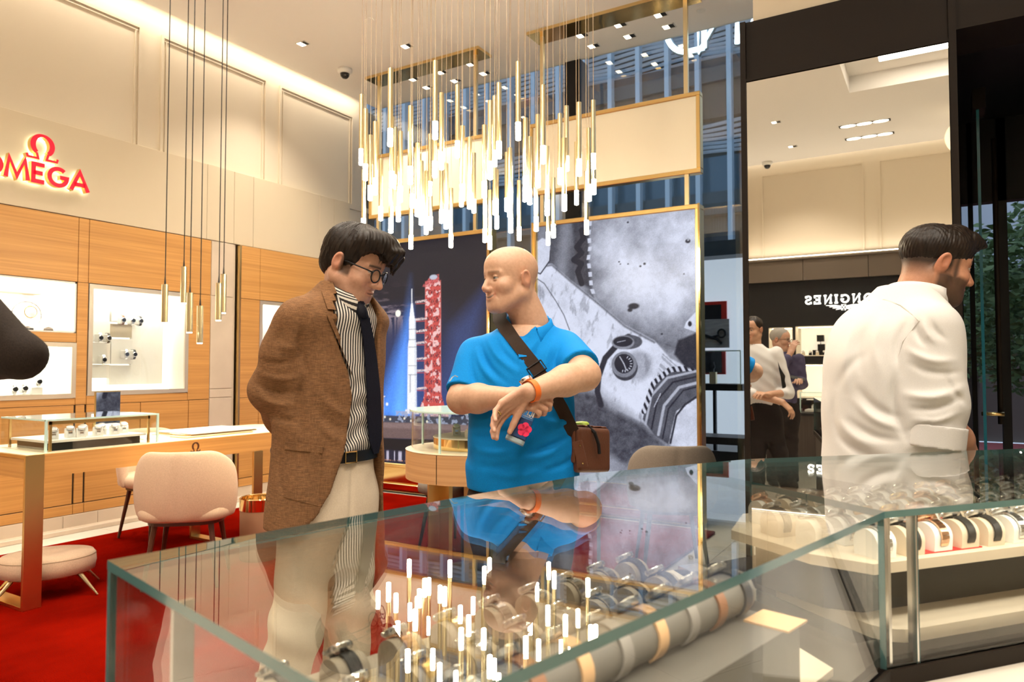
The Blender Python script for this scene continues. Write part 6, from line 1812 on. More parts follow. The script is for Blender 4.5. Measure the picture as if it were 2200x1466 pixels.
# trunk and sleeves
sR, eR, wR = L(1020, 762, .02), L(992, 858, -.08), L(1096, 853, -.245)        # viewer's left arm
sL, eL, wL = L(1214, 746, .02), L(1256, 806, -.16), L(1136, 842, -.30)        # viewer's right arm with the watch
zs = lambda y: float(L(1120, y, 0)[2])
xs = lambda px: float(L(px, 800, 0)[0])
PK = [(zs(1048), xs(1122), .0, .200, .135, 2.3), (zs(1000), xs(1122), -.004, .205, .140, 2.3), (zs(930), xs(1120), -.010, .198, .140, 2.3), (zs(860), xs(1120), -.008, .190, .132, 2.3), (zs(790), xs(1118), -.0, .190, .122, 2.4),
      (zs(755), xs(1118), .01, .185, .110, 2.4), (zs(730), xs(1122), .018, .160, .098, 2.2), (zs(712), xs(1128), .024, .120, .092, 2.0), (zs(698), xs(1134), .028, .092, .086, 2.0)]
PF = [(1042, 712, 1108, 800, .007, .010), (1060, 716, 1120, 790, -.007, .011), (1030, 735, 1088, 822, -.007, .010), (1024, 752, 1070, 828, .007, .010), (1012, 765, 1030, 835, -.006, .010),
      (1150, 735, 1120, 800, .006, .010), (1172, 722, 1150, 800, -.006, .011), (1192, 730, 1172, 806, .007, .011), (1205, 745, 1192, 800, -.007, .010),
      (1022, 905, 1075, 885, .007, .012), (1015, 935, 1085, 925, -.007, .012), (1018, 960, 1100, 968, .007, .013), (1030, 1000, 1120, 985, -.007, .013), (1060, 1018, 1180, 1000, .007, .012), (1090, 985, 1215, 955, .008, .013),
      (1120, 970, 1230, 925, -.008, .012), (1150, 1010, 1240, 975, -.007, .012), (1165, 900, 1228, 905, .007, .011), (1190, 880, 1236, 935, -.006, .010), (1010, 890, 1012, 1000, -.007, .012)]
slR = sR + (eR - sR)*.66; slL = sL + (eL - sL)*.62
def polo(P):
    d = loft(P, PK)
    for (a, b, r0, r1) in ((sR, slR, .058, .066), (sL, slL, .060, .072)):       # sleeves, cut flat at the hem
        u = (b - a)/np.linalg.norm(b - a); cut = (P - b.astype(np.float32)) @ u.astype(np.float32) - .035
        d = smin(d, np.maximum(rc(P, a, b + u*.04, r0, r1), cut), .05)
    d = d - creases(BM, P, PF) - .0012*np.sin(P[:, 0]*46 + P[:, 2]*30)*np.sin(P[:, 2]*21 - P[:, 0]*12)
    # neck opening with a short V
    vn = smin(rc(P, neck_to + np.array([.004, -.01, -.03]), neck_to + np.array([-.02, -.02, .12]), .072, .080), rc(P, L(1125, 726, -.085), L(1116, 688, -.060), .006, .052), .010)
    return smax(d, -vn, .004)
V, F = mesh_sdf(polo, [-.36, -.34, zs(1052)], [.36, .22, zs(694)], .0058)
polo_mesh = (V, F)
# skin: trunk core, arms and hands as part of one figure
def arms(P):
    d = chain(P, [sR, eR], [.056, .050], .02)
    d = smin(d, rc(P, eR, eR + (wR - eR)*.35, .049, .049), .02); d = smin(d, rc(P, eR + (wR - eR)*.35, wR, .049, .030), .02)
    e = chain(P, [sL, eL], [.058, .052], .02)
    e = smin(e, rc(P, eL, eL + (wL - eL)*.35, .052, .051), .02); e = smin(e, rc(P, eL + (wL - eL)*.35, wL, .051, .030), .02)
    return np.minimum(d, e)
hl = hand_chains(wL + (wL - eL)/np.linalg.norm(wL - eL)*.012, (-.80, -.06, -.58), (.0, .62, .78), False, (24, 27, 30, 30), 5, (24, 14, 8), 1.0)
hr = hand_chains(wR + (wR - eR)/np.linalg.norm(wR - eR)*.0, (.86, -.28, -.12), (.25, -.86, .42), True, (52, 56, 60, 62), 3, (28, 30, 30), 1.0)
def armsL(P): return smin(arms(P), hand_field(P, hl), .012)
def armsR(P): return smin(arms(P), hand_field(P, hr), .012)
def skin_arms(P): return smin(np.minimum(arms(P), 9), np.minimum(hand_field(P, hl), hand_field(P, hr)), .010)
lo = np.min([sR, eR, wR, sL, eL, wL], 0) - .22; hi = np.max([sR, eR, wR, sL, eL, wL], 0) + .09
Va, Fa = mesh_sdf(skin_arms, lo, hi, .0034)
ca = np.broadcast_to(np.array([.64, .385, .255]), (len(Va), 3)).copy()
dist = hand_field(Va.astype(np.float32), hl); dr = hand_field(Va.astype(np.float32), hr)
w_ = np.exp(-np.minimum(np.abs(dist), np.abs(dr))/.02)[:, None]
ca = ca*(1 - .35*w_) + .35*w_*np.array([.68, .33, .24])
for q in nail_marks(hl) + nail_marks(hr):
    m_ = np.exp(-(_len(Va - q)/.0075)**2)[:, None]; ca = ca*(1 - .5*m_) + .5*m_*np.array([.74, .42, .34])
BM.add_skin(Va, Fa, ca)
Vc, Fc = mesh_sdf(lambda P: loft(P, [(k[0], k[1], k[2], k[3] - .016, k[4] - .016, k[5]) for k in PK]), [-.3, -.2, zs(1050)], [.3, .2, zs(684)], .012)
BM.add_skin(Vc, Fc, np.array([.64, .385, .255]))
BM.build(M_SKIN); add_eyes(BM, (.14, .17, .18))
BM.part('polo_shirt', *polo_mesh, M_POLO)
# collar wings, placket and buttons
def ribbon(fig, pts, nrm, w, th, m, name, parent=None):
    mb = MB(); rows = [[], [], [], []]
    for i, p in enumerate(pts):
        p = np.asarray(p, float); t = np.asarray(pts[min(i+1, len(pts)-1)], float) - np.asarray(pts[max(i-1, 0)], float); t /= np.linalg.norm(t)
        n = np.asarray(nrm[i] if isinstance(nrm, list) else nrm, float); n = n - t*(n @ t); n /= np.linalg.norm(n); s = np.cross(t, n)
        ww = w[i] if isinstance(w, (list, tuple)) else w
        rows[0].append(p - s*ww/2); rows[1].append(p - s*ww/2 + n*th); rows[2].append(p + s*ww/2 + n*th); rows[3].append(p + s*ww/2)
    mb.grid(rows + [rows[0]])
    for e in (0, -1): mb.add([rows[k][e] for k in range(4)], [(0, 1, 2, 3)])
    return fig.mb(name, mb, m, autos=40, parent=parent)
def collar_wing(fig, pin, pout, th, m, name='collar', parent=None):
    mb = MB(); up = [np.asarray(a, float) for a in pin]; dn = [np.asarray(a, float) for a in pout]
    n = np.array([0, -1.0, .25])*th
    mid = [(a + b)/2 + n*2.0 for a, b in zip(up, dn)]
    mb.grid([[a + n for a in up], mid, [b + n for b in dn]]); mb.grid([[b for b in dn], [(a + b)/2 + n*.6 for a, b in zip(up, dn)], [a for a in up]])
    mb.grid([[b + n for b in dn], dn]); mb.grid([up, [a + n for a in up]])
    return fig.mb(name, mb, m, True, parent=parent)
ps = lambda px, py, off=.004: BM.surf(px, py, polo, off=off)
neck_collar(BM, L(1136, 702, .022), (-.12, -1), .086, .056, M_POLO, open_deg=28, tilt=.058, wing=.040, spread=.022, lean=(-.12, -.10), rb=.078)
ribbon(BM, [ps(1116, 716, .002), ps(1120, 740, .002), ps(1123, 768, .002)], (0, -1, .1), .028, .003, M_POLO, 'placket')
M_BUTTON = mat('button_pearl', (.62, .66, .68), .2)
for (px, py) in ((1113, 712), (1122, 742)):
    p = ps(px, py, .005); BM.mb('button', MB().lathe([(.0055, 0), (.0055, .003)], n=12, ax=(0, -1, .15), c=p - np.array([0, .003, 0])), M_BUTTON)
# wing shaped print on the sleeve
p = [BM.surf(px, py, polo, off=.0015) for px, py in ((966, 820), (972, 812), (978, 808), (984, 810))]
ribbon(BM, p, (-.6, -.8, 0), [.003, .007, .006, .003], .0012, mat('grey_print', (.40, .48, .55), .5), 'sleeve_print')
# trousers, belt line, shoes
wz = zs(1036) + .05
tf = trousers_field((xs(1122), 0.0), L(1075, 1300, -.02)*[1, 1, 0] + [0, 0, .50], np.array([xs(1075), .03, .09]), L(1175, 1300, -.02)*[1, 1, 0] + [0, 0, .50], np.array([xs(1180), .03, .09]), wz, .182, .122)
V, F = mesh_sdf(tf, [-.34, -.22, .03], [.34, .22, wz], .009)
BM.part('trousers', V, F, M_DARKTR)
shoes(BM, [(xs(1075), 0, 0), (xs(1180), 0, 0)], (0, -1), M_BLACK)
# ------- wristwatch with orange strap and wedding ring (worn: things of their own)
ud = (wL - eL)/np.linalg.norm(wL - eL)
wc = wL - ud*.012
nW = np.array([.05, .55, .82]); nW = nW - ud*(nW @ ud); nW /= np.linalg.norm(nW); lW = np.cross(ud, nW)
WT = bpy.data.objects.new('wristwatch', None); COL.objects.link(WT); WT.location = BM.loc; WT.rotation_euler = (0, 0, YAW)
setp(WT, 'steel watch with bright orange strap on the bald man\'s wrist', 'watch')
mb = MB(); rows = []
for (dx, r) in ((-.010, .033), (-.010, .0368), (.010, .0368), (.010, .033), (-.010, .033)):
    rows.append([wc + ud*dx + (nW*math.cos(a) + lW*math.sin(a)*1.02)*r for a in np.linspace(0, 2*PI, 33)])
o = mb.grid(rows).build('strap', M_STRAPO, None, autos=40); o.parent = WT
o = MB().lathe([(.019, 0), (.022, .003), (.022, .010), (.0195, .013), (.018, .0132)], n=24, ax=nW, c=wc + nW*.034).build('case', M_STEEL, None, autos=35); o.parent = WT
o = MB().lathe([(.018, .012), (.001, .0122)], n=24, ax=nW, c=wc + nW*.034).build('dial', M_DIALB); o.parent = WT
o = MB().tube([wc + nW*.041 + ud*.021, wc + nW*.041 + ud*.0265], .003, 8).build('crown', M_STEEL); o.parent = WT
rg = hl[5][0]; c0 = rg[0]*.5 + rg[1]*.5; dd = (rg[1] - rg[0])/np.linalg.norm(rg[1] - rg[0])
RG = MB().lathe([(.0112, -.0028), (.0122, -.0026), (.0122, .0026), (.0112, .0028)], n=20, ax=dd, c=c0, closed=True).build('ring', M_GOLD, None, True)
RG.location = BM.loc; RG.rotation_euler = (0, 0, YAW); setp(RG, 'gold wedding ring on the bald man\'s finger', 'ring')
# ------- shoulder bag and strap
BG = bpy.data.objects.new('shoulder_bag', None); COL.objects.link(BG); BG.location = BM.loc; BG.rotation_euler = (0, 0, YAW)
setp(BG, 'brown leather shoulder bag on wide strap across blue polo shirt', 'bag')
class _W:  # lets the figure helpers hang parts under another thing
    pass
line = [(1064, 676), (1074, 690), (1088, 708), (1105, 731), (1124, 755), (1144, 780), (1166, 812), (1188, 845), (1208, 880), (1227, 920), (1242, 955), (1250, 985)]
pts = [BM.surf(px, py, polo, off=.007) for px, py in line]
pts = [L(1094, 664, .11), L(1072, 668, .05)] + pts[1:]
BM_body = BM.body; BM.body = BG
ribbon(BM, pts, [np.array([-.1, -.3, 1.0])]*2 + [np.array([-.1, -.75, .6])] + [np.array([0, -1, .12])]*(len(pts) - 3), [.05]*4 + [.045]*(len(pts) - 4), .004, M_STRAPW, 'strap')
i = 5
b0, b1 = pts[6] + [0, -.006, 0], pts[7] + [0, -.006, 0]; t = (b1 - b0)/np.linalg.norm(b1 - b0); s = np.cross(t, [0, -1, 0]); s /= np.linalg.norm(s)
c = (b0*.6 + b1*.4)
fr = [c + t*a + s*b for a, b in ((-.018, -.029), (.018, -.029), (.018, .029), (-.018, .029), (-.018, -.029))]
BM.mb('buckle', MB().tube(fr, .0028, 6), MATS['black_satin'])
bc = L(1258, 966, .0)
def bagf(P):
    q = P - bc.astype(np.float32); c, s = math.cos(math.radians(48)), math.sin(math.radians(48))
    u = q[:, 0]*c + q[:, 1]*s; v = -q[:, 0]*s + q[:, 1]*c
    d = np.stack([np.abs(u) - .085, np.abs(v) - .030, np.abs(q[:, 2] + .012*np.sin(u*9)) - .066], -1)
    return _len(np.maximum(d, 0)) + np.minimum(d.max(-1), 0) - .014
V, F = mesh_sdf(bagf, bc - .2, bc + .2, .006); BM.part('body', V, F, M_LEATHER)
def flapf(P):
    q = P - bc.astype(np.float32); c, s = math.cos(math.radians(48)), math.sin(math.radians(48))
    u = q[:, 0]*c + q[:, 1]*s; v = -q[:, 0]*s + q[:, 1]*c
    return np.maximum(np.maximum(bagf(P) - .007, -(bagf(P) - .001)), np.maximum(-.038 + .0*u - q[:, 2], -v - .03))
V, F = mesh_sdf(flapf, bc - .2, bc + .2, .0055); BM.part('flap', V, F, mat('brown_flap', (.15, .048, .02), .4))
pp = [BM.surf(px, py, bagf, off=.002) for px, py in ((1243, 965), (1250, 1004))]
ribbon(BM, [L(1240, 948, -.14), L(1247, 975, -.142), L(1253, 1003, -.14)], (-.35, -1, 0), .034, .005, M_LEATHER, 'strap_tab')
for (px, py) in ((1246, 958), (1252, 996)):
    BM.mb('rivet', MB().lathe([(.004, 0), (.003, .003)], n=8, ax=(0, -1, 0), c=L(px, py, -.148)), M_BRASSP)
BM.mb('closure_strap', MB().tube([L(1262, 915, -.03), L(1278, 930, -.05), L(1286, 955, -.05), L(1288, 975, -.04)], .006, 6), M_BLACK)
BM.body = BM_body
gb = bpy.data.objects.new('green_bottle', None)
GB2 = MB().lathe([(.0, -.05), (.026, -.05), (.028, .01), (.027, .035), (.02, .04), (.001, .042)], n=18, c=L(1250, 930, .05)).build('drinks_bottle', mat('lime_green', (.42, .55, .06), .4), None, True)
GB2.location = BM.loc; GB2.rotation_euler = (0, 0, YAW); setp(GB2, 'lime green bottle cap peeking out of the brown shoulder bag', 'bottle')
# ------- water bottle in his hand
bt, bb = L(1139, 868, -.235), L(1104, 953, -.262)
ax_ = (bt - bb)/np.linalg.norm(bt - bb)
BT = bpy.data.objects.new('water_bottle', None); COL.objects.link(BT); BT.location = BM.loc; BT.rotation_euler = (0, 0, YAW)
setp(BT, 'square clear water bottle with blue label and pink flower in bald man\'s hand', 'bottle')
xv = np.array([1, 0, 0]) - ax_*ax_[0]; xv /= np.linalg.norm(xv); yv = np.cross(ax_, xv)
def bsec(h, w, e=4.0, n=28):
    return [bb + ax_*h + xv*w*math.copysign(abs(math.cos(a))**(2/e), math.cos(a)) + yv*w*math.copysign(abs(math.sin(a))**(2/e), math.sin(a)) for a in np.linspace(0, 2*PI, n + 1)]
hb = np.linalg.norm(bt - bb)
mb = MB(); prof = [(.0, .028, 4), (.004, .0325, 4), (.02, .033, 4), (hb*.75, .033, 4), (hb*.92, .030, 3.2), (hb*1.03, .020, 2.4), (hb*1.09, .0135, 2), (hb*1.14, .0135, 2)]
mb.grid([bsec(*q) for q in prof]); mb.add(bsec(.0, .028)[:-1], [tuple(range(28))[::-1]])
o = mb.build('bottle_wall', glass_mat('bottle_plastic', (.90, .95, .98), .08), None, True); o.parent = BT
def side(fn_, h0, h1, u0, u1, name, m, off=.0336, sgn=-1):
    g = []
    for h in np.linspace(h0, h1, 6): g.append([bb + ax_*h + xv*.033*u + yv*sgn*off for u in np.linspace(u0, u1, 5)])
    o = MB().grid(g).build(name, m); o.parent = BT; return o
_sg = -1 if (yv @ np.array([0, -1, 0])) < 0 else 1
M_LABEL = mat('label_blue', (.010, .045, .16), .3)
side(None, .020, hb*.60, -.92, .92, 'label', M_LABEL, .0338, _sg)
side(None, .020, hb*.60, -.92, .92, 'back_label', M_LABEL, .0338, -_sg)
o = MB().grid([[q for q in bsec(h, .0325)] for h in (.004, .016)]).build('base_ring', mat('clear_base', (.55, .60, .62), .1), None, True); o.parent = BT
M_FLOWER = mat('flower_pink', (.80, .02, .10), .4)
fc = bb + ax_*hb*.36 + xv*.033*.48 + yv*_sg*.0342
mb = MB()
for k in range(5):
    a = 2*PI*k/5 + .4; pc = fc + (xv*math.cos(a) + ax_*math.sin(a))*.0125
    mb.add([pc + (xv*math.cos(b)*.0115 + ax_*math.sin(b)*.0115) + yv*_sg*.0004 for b in np.linspace(0, 2*PI, 14)[:-1]], [tuple(range(13))])
o = mb.build('flower_print', M_FLOWER); o.parent = BT
tx = .0
for ch in ('F', 'If', 'J', 'If'):
    o = letter(BT, ch, .019, .20, lambda u, v, d, tx=tx: tuple(bb + ax_*(hb*.685 + v) + xv*(-.008 + tx + u) + yv*_sg*(.0340 + d)), .0006, [M_WHITE, M_WHITE], 'letter')
    tx += {'F': .0125, 'If': .0065, 'J': .0120}[ch]
o = MB().grid([[bb + ax_*(hb*.655) + xv*u + yv*_sg*.0342, bb + ax_*(hb*.663) + xv*u + yv*_sg*.0342] for u in (-.008, .026)]).build('label_rule', M_WHITE); o.parent = BT
o = MB().lathe([(.0145, 0), (.0145, .016), (.001, .0165)], n=16, ax=ax_, c=bb + ax_*hb*1.13).build('cap', mat('cap_blue', (.02, .08, .3), .4)); o.parent = BT
# ================================================================== MAN IN THE BROWN JACKET
M_JACKET = mat('brown_jacket_linen', (.27, .142, .068), .85, noise=(55, (.20, .10, .047), 6, (9, 9, 1)), bump=(420, .35), spec=.15)
_n = M_JACKET.node_tree.nodes; _k = M_JACKET.node_tree.links   # crosswise slubs
_tc = [q for q in _n if q.type == 'TEX_COORD'][0]; _mp = _n.new('ShaderNodeMapping'); _mp.inputs['Scale'].default_value = (1, 1, 9); _k.new(_tc.outputs['Object'], _mp.inputs[0])
_nz = _n.new('ShaderNodeTexNoise'); _nz.inputs['Scale'].default_value = 50; _nz.inputs['Detail'].default_value = 5; _k.new(_mp.outputs[0], _nz.inputs[0])
_cr = _n.new('ShaderNodeValToRGB'); _cr.color_ramp.elements[0].position = .35; _cr.color_ramp.elements[1].position = .7; _cr.color_ramp.elements[0].color = (.72, .72, .72, 1); _cr.color_ramp.elements[1].color = (1.25, 1.2, 1.15, 1); _k.new(_nz.outputs[0], _cr.inputs[0])
_mx = _n.new('ShaderNodeMix'); _mx.data_type = 'RGBA'; _mx.blend_type = 'MULTIPLY'; _mx.inputs[0].default_value = 1.0
_old = [q for q in _n if q.type == 'VALTORGB'][0]; _k.new(_old.outputs[0], _mx.inputs[6]); _k.new(_cr.outputs[0], _mx.inputs[7]); _k.new(_mx.outputs[2], _n['Principled BSDF'].inputs['Base Color'])
M_CHINO = fabric('cream_chinos', (.75, .63, .48), (.69, .57, .43), .8, 260, .12)
M_STRIPE = stripe_mat('striped_shirt', (.80, .74, .66), (.022, .018, .020), 620.0)
M_TIE = fabric('navy_tie', (.008, .009, .018), (.005, .005, .011), .6)
M_HAIR = mat('dark_hair', (.020, .012, .008), .42, noise=(60, (.010, .006, .004), 4, (1, 1, .15)), spec=.25)
JM = Figure('person', 'dark-haired man in brown jacket and glasses looking down', 700, 2.36)
L = JM.L
fb = np.array([.80, -.60]); rb_ = np.array([-.60, -.80])
hc = L(762, 568, -.02); neck_to = L(735, 640, .0)
opt = dict(neck_to=neck_to, nr=.056, nr2=.060, brow=(.02, .012, .008), sideburn=(.05, .03, .02), stubble=.25, nose=1.15, open=1.0)
place_head(JM, hc, (.965, -.26), math.radians(24), opt, np.array([.62, .345, .235]))
zs = lambda y: float(L(715, y, 0)[2]); xs = lambda px: float(L(px, 800, 0)[0])
rot = math.atan2(.8, .6)
JK = [(zs(1122), xs(702), 0, .200, .150, 2.3), (zs(1060), xs(704), 0, .196, .149, 2.3), (zs(980), xs(709), 0, .189, .145, 2.3), (zs(900), xs(708), 0, .188, .140, 2.3), (zs(800), xs(709), 0, .194, .138, 2.3),
      (zs(720), xs(712), 0, .200, .132, 2.3), (zs(680), xs(720), 0, .196, .128, 2.2), (zs(655), xs(724), 0, .160, .108, 2.1), (zs(632), xs(729), 0, .110, .092, 2.0), (zs(606), xs(734), 0, .070, .074, 2.0)]
def uvw(P):
    cx = np.interp(P[:, 2], [k[0] for k in JK], [k[1] for k in JK])
    dx, dy = P[:, 0] - cx, P[:, 1]
    return dx*rb_[0] + dy*rb_[1], dx*fb[0] + dy*fb[1]
_uz = [zs(y) for y in (1122, 1085, 1040, 960, 900, 850, 800, 750, 700, 660, 620)]; _uu = [.17, .125, .095, .052, .030, .020, .034, .068, .098, .095, .070]
shR = L(649, 690, -.135); elR = L(583, 838, -.06); wrR = L(622, 928, .13)
shL = L(786, 690, .15); elL = L(740, 850, .26); wrL = L(652, 935, .17)
JF = [(552, 800, 640, 812, .008, .012), (548, 822, 640, 842, -.009, .012), (552, 848, 632, 870, .008, .012), (560, 775, 636, 772, -.006, .012), (575, 880, 640, 905, -.007, .012), (590, 740, 645, 745, .005, .013),
      (652, 690, 662, 800, -.009, .013), (664, 800, 650, 930, -.010, .015), (640, 700, 636, 770, .006, .014), (690, 850, 758, 895, .006, .014), (680, 880, 752, 925, -.005, .014), (690, 905, 745, 955, .005, .014),
      (612, 960, 625, 1080, -.005, .016), (700, 960, 696, 1100, -.005, .015), (730, 970, 718, 1090, .006, .016), (672, 640, 640, 668, .006, .014), (690, 730, 730, 850, .005, .018), (610, 700, 598, 760, -.005, .012)]
def jacket(P):
    d = loft(P, JK, rot)
    d = smin(d, chain(P, [shR, shR*.5 + elR*.5, elR, elR*.4 + wrR*.6, wrR], [.072, .072, .066, .058, .052], .03), .045)
    d = smin(d, chain(P, [shL, elL, wrL], [.068, .062, .052], .03), .045)
    d = d - creases(JM, P, JF) - .0010*np.sin(P[:, 2]*36 + P[:, 0]*22)
    u, v = uvw(P)
    uR = np.interp(P[:, 2], _uz[::1], _uu) if _uz[0] < _uz[-1] else np.interp(P[:, 2], _uz[::-1], _uu[::-1])
    uL = np.interp(P[:, 2], [zs(1122), zs(1000), zs(850), zs(700), zs(620)], [-.17, -.13, -.095, -.10, -.07])
    cut = np.maximum(np.maximum(u - uR, uL - u), .035 - v)
    d = smax(d, -cut, .006)
    nk = rc(P, neck_to + [.0, 0, -.05], neck_to + [.03, -.02, .10], .066, .072)
    return smax(d, -nk, .006)
V, F = mesh_sdf(jacket, [-.34, -.34, zs(1124)], [.30, .38, zs(604)], .0056)
jm = (V, F)
def shirt(P):
    d = loft(P, [(k[0], k[1], 0, k[3] - .020, k[4] - .020, k[5]) for k in JK[1:]], rot)
    u, v = uvw(P)
    d = d - .004*np.sin(P[:, 2]*85 + 1.4*np.sin(u*40))*np.clip((zs(780) - P[:, 2])/.1, 0, 1)
    return smax(d, -rc(P, neck_to + [.01, -.01, -.03], neck_to + [.03, -.02, .10], .052, .07), .006)
Vs, Fs = mesh_sdf(lambda P: np.maximum(shirt(P), zs(966) - P[:, 2]), [-.26, -.26, zs(985)], [.26, .26, zs(604)], .006)
us, vs_ = uvw(Vs)
Ccol = np.stack([us + .006*np.sin(Vs[:, 2]*62)*np.clip((zs(760) - Vs[:, 2])/.1, 0, 1) + .5, us*0, us*0], -1)
# hands clasped behind the back
hR_ = hand_chains(wrR, (.70, .35, -.62), (-.5, .85, 0), True, (30, 34, 36, 40), 3, (20, 10, 10))
hL_ = hand_chains(wrL, (-.65, -.2, -.7), (-.4, .9, .1), False, (30, 34, 36, 40), 3, (20, 10, 10))
Vh, Fh = mesh_sdf(lambda P: np.minimum(smin(hand_field(P, hR_), rc(P, elR*.3 + wrR*.7, wrR, .036, .030), .01), smin(hand_field(P, hL_), rc(P, elL*.3 + wrL*.7, wrL, .036, .030), .01)), np.minimum(wrR, wrL) - .22, np.maximum(wrR, wrL) + .16, .0042)
JM.add_skin(Vh, Fh, np.array([.58, .30, .19]))
Vc, Fc = mesh_sdf(lambda P: loft(P, [(k[0], k[1], 0, k[3] - .035, k[4] - .035, k[5]) for k in JK[1:]], rot), [-.26, -.26, zs(1060)], [.26, .26, zs(600)], .014)
JM.add_skin(Vc, Fc, np.array([.58, .30, .19]))
JM.build(M_SKIN); add_eyes(JM)
JM.part('jacket', *jm, M_JACKET)
o = JM.part('shirt', Vs, Fs, M_STRIPE, Ccol)
# trousers: near leg trails, far leg straight
wz = zs(962)
kR, aR = np.array([L(640, 1290, -.10)[0], -.10, .50]), np.array([L(560, 1560, -.12)[0], -.12, .09])
kL, aL = np.array([L(752, 1290, .10)[0], .08, .50]), np.array([L(738, 1540, .10)[0], .10, .09])
def tf1(P):
    f = loft(P, [(wz - .38, xs(708), 0, .09, .08, 2.2), (wz - .24, xs(708), 0, .142, .118, 2.3), (wz - .10, xs(709), 0, .150, .122, 2.3), (wz, xs(710), 0, .150, .115, 2.2)], rot)
    for h, kn, an in ((np.array([xs(678), -.066, wz - .18]), kR, aR), (np.array([xs(745), .075, wz - .17]), kL, aL)):
        f = smin(f, chain(P, [h, kn, an], [.088, .080, .074], .03), .05)
    z = P[:, 2]
    f = f - .0045*np.sin(z*46 + P[:, 0]*30)*np.exp(-((z - .50)/.13)**2) - .003*np.sin(z*70 + P[:, 1]*40)*np.exp(-((z - .12)/.10)**2)
    u, v = uvw(P)
    f = f + .004*np.exp(-((u - .005)/.007)**2)*(v > 0)*(z > wz - .26)
    return f
V, F = mesh_sdf(tf1, [-.40, -.26, .04], [.32, .26, wz], .0075)
JM.part('trousers', V, F, M_CHINO)
shoes(JM, [aR*[1, 1, 0], aL*[1, 1, 0]], (.8, -.6), M_WALNUT, .022)
# collar, tie, lapels, pocket, buttons, belt
co = neck_collar(JM, neck_to + np.array([.008, -.008, .012]), (.86, -.50), .068, .046, M_STRIPE, open_deg=16, tilt=.050, wing=.052, spread=.012, lean=(.25, -.12))
zz = np.array([v.co[:] for v in co.data.vertices]); set_attr(co, np.stack([np.tile(np.array([0, .02, .027, .052, .088, .092]).repeat(41), 2)[:len(zz)] if len(zz) >= 246 else zz[:, 2], zz[:, 0]*0, zz[:, 0]*0], -1))
sf = lambda px, py, off=.006: JM.surf(px, py, shirt, off=off)
tie = [sf(778, 668, .010), sf(783, 690, .010), sf(790, 730, .010), sf(796, 780, .011), sf(801, 840, .012), sf(803, 900, .012), sf(805, 945, .014), sf(806, 975, .018)]
ribbon(JM, tie, [np.array([.8, -.6, 0])]*8, [.030, .038, .044, .050, .056, .060, .052, .020], .006, M_TIE, 'tie')
JM.mb('tie_knot', MB().tube([sf(771, 654, .004), sf(776, 668, .008), sf(780, 684, .012)], [.020, .019, .015], 10), M_TIE, True)
jf = lambda P: jacket(P)
patch(JM, jf, ((702, 676), (740, 672), (770, 826), (764, 822)), 4, 14, .007, M_JACKET, 'lapel')
patch(JM, jf, ((690, 622), (714, 606), (739, 668), (704, 664)), 4, 8, .008, M_JACKET, 'jacket_collar')
patch(JM, jf, ((612, 952), (692, 962), (684, 1088), (608, 1068)), 8, 10, .0035, M_JACKET, 'patch_pocket')
patch(JM, jf, ((612, 950), (693, 960), (692, 974), (611, 966)), 8, 2, .0065, M_JACKET, 'pocket_welt')
M_BTN = mat('horn_button', (.17, .085, .04), .35)
for (px, py) in ((752, 963), (757, 898)):
    p = JM.surf(px, py, jf, off=.003); JM.mb('button', MB().lathe([(.0105, 0), (.0105, .003), (.008, .004)], n=16, ax=(.45, -.9, 0), c=p), M_BTN, autos=40)
mb = MB(); ring = []
for a in np.linspace(0, 2*PI, 49):
    cu, sv = math.cos(a), math.sin(a)
    ring.append((cu, sv))
rows = []
for (dz, ex) in ((-.042, .004), (-.042, .009), (-.008, .009), (-.008, .004)):
    rows.append([np.array([xs(709) + rb_[0]*(.158 + ex)*math.copysign(abs(c)**.9, c) + fb[0]*(.120 + ex)*math.copysign(abs(s)**.9, s), rb_[1]*(.158 + ex)*math.copysign(abs(c)**.9, c) + fb[1]*(.120 + ex)*math.copysign(abs(s)**.9, s), wz + dz + .005]) for c, s in ring])
mb.grid(rows); JM.mb('belt', mb, M_BLACK, autos=40)
bk = np.array([xs(709) + fb[0]*.131 + rb_[0]*.02, fb[1]*.131 + rb_[1]*.02, wz - .02]); t3 = np.array([rb_[0], rb_[1], 0])
JM.mb('belt_buckle', MB().tube([bk + t3*a + np.array([0, 0, b]) for a, b in ((-.022, -.017), (.022, -.017), (.022, .017), (-.022, .017), (-.022, -.017))], .0028, 6), M_BRASSP)
# glasses
GLS = MB()
for s in (-1, 1):
    c0 = np.array([s*.0335, .103, -.006]); Rr = Rz(-s*math.radians(10)) @ Rx(math.radians(6))
    pts = [c0 + Rr @ np.array([.0225*math.cos(a), 0, .0205*math.sin(a)]) for a in np.linspace(0, 2*PI, 33)]
    GLS.tube(pts, .0023, 8, False)
    GLS.tube([np.array([s*.056, .0985, .004]), np.array([s*.070, .080, .005]), np.array([s*.0775, .030, .004]), np.array([s*.079, -.012, .004]), np.array([s*.078, -.030, -.016])], .0023, 8)
GLS.tube([np.array([-.012, .1065, .001]), np.array([0, .1105, .004]), np.array([.012, .1065, .001])], .0022, 8)
GLS.v = [tuple(np.array(p) @ JM.hR.T + JM.hc) for p in GLS.v]
gl = GLS.build('frame', M_BLACK, None, True)
EG = bpy.data.objects.new('eyeglasses', None); COL.objects.link(EG); EG.location = JM.loc; EG.rotation_euler = (0, 0, YAW); setp(EG, 'round black eyeglasses on the man in brown jacket', 'glasses'); gl.parent = EG
for s in (-1, 1):
    c0 = np.array([s*.0335, .1035, -.006]); Rr = Rz(-s*math.radians(10)) @ Rx(math.radians(6))
    pts = [(c0 + Rr @ np.array([.0215*math.cos(a), 0, .0195*math.sin(a)])) @ JM.hR.T + JM.hc for a in np.linspace(0, 2*PI, 25)[:-1]]
    o = MB().add(pts, [tuple(range(24))]).build('lens', M_GLASS); o.parent = EG
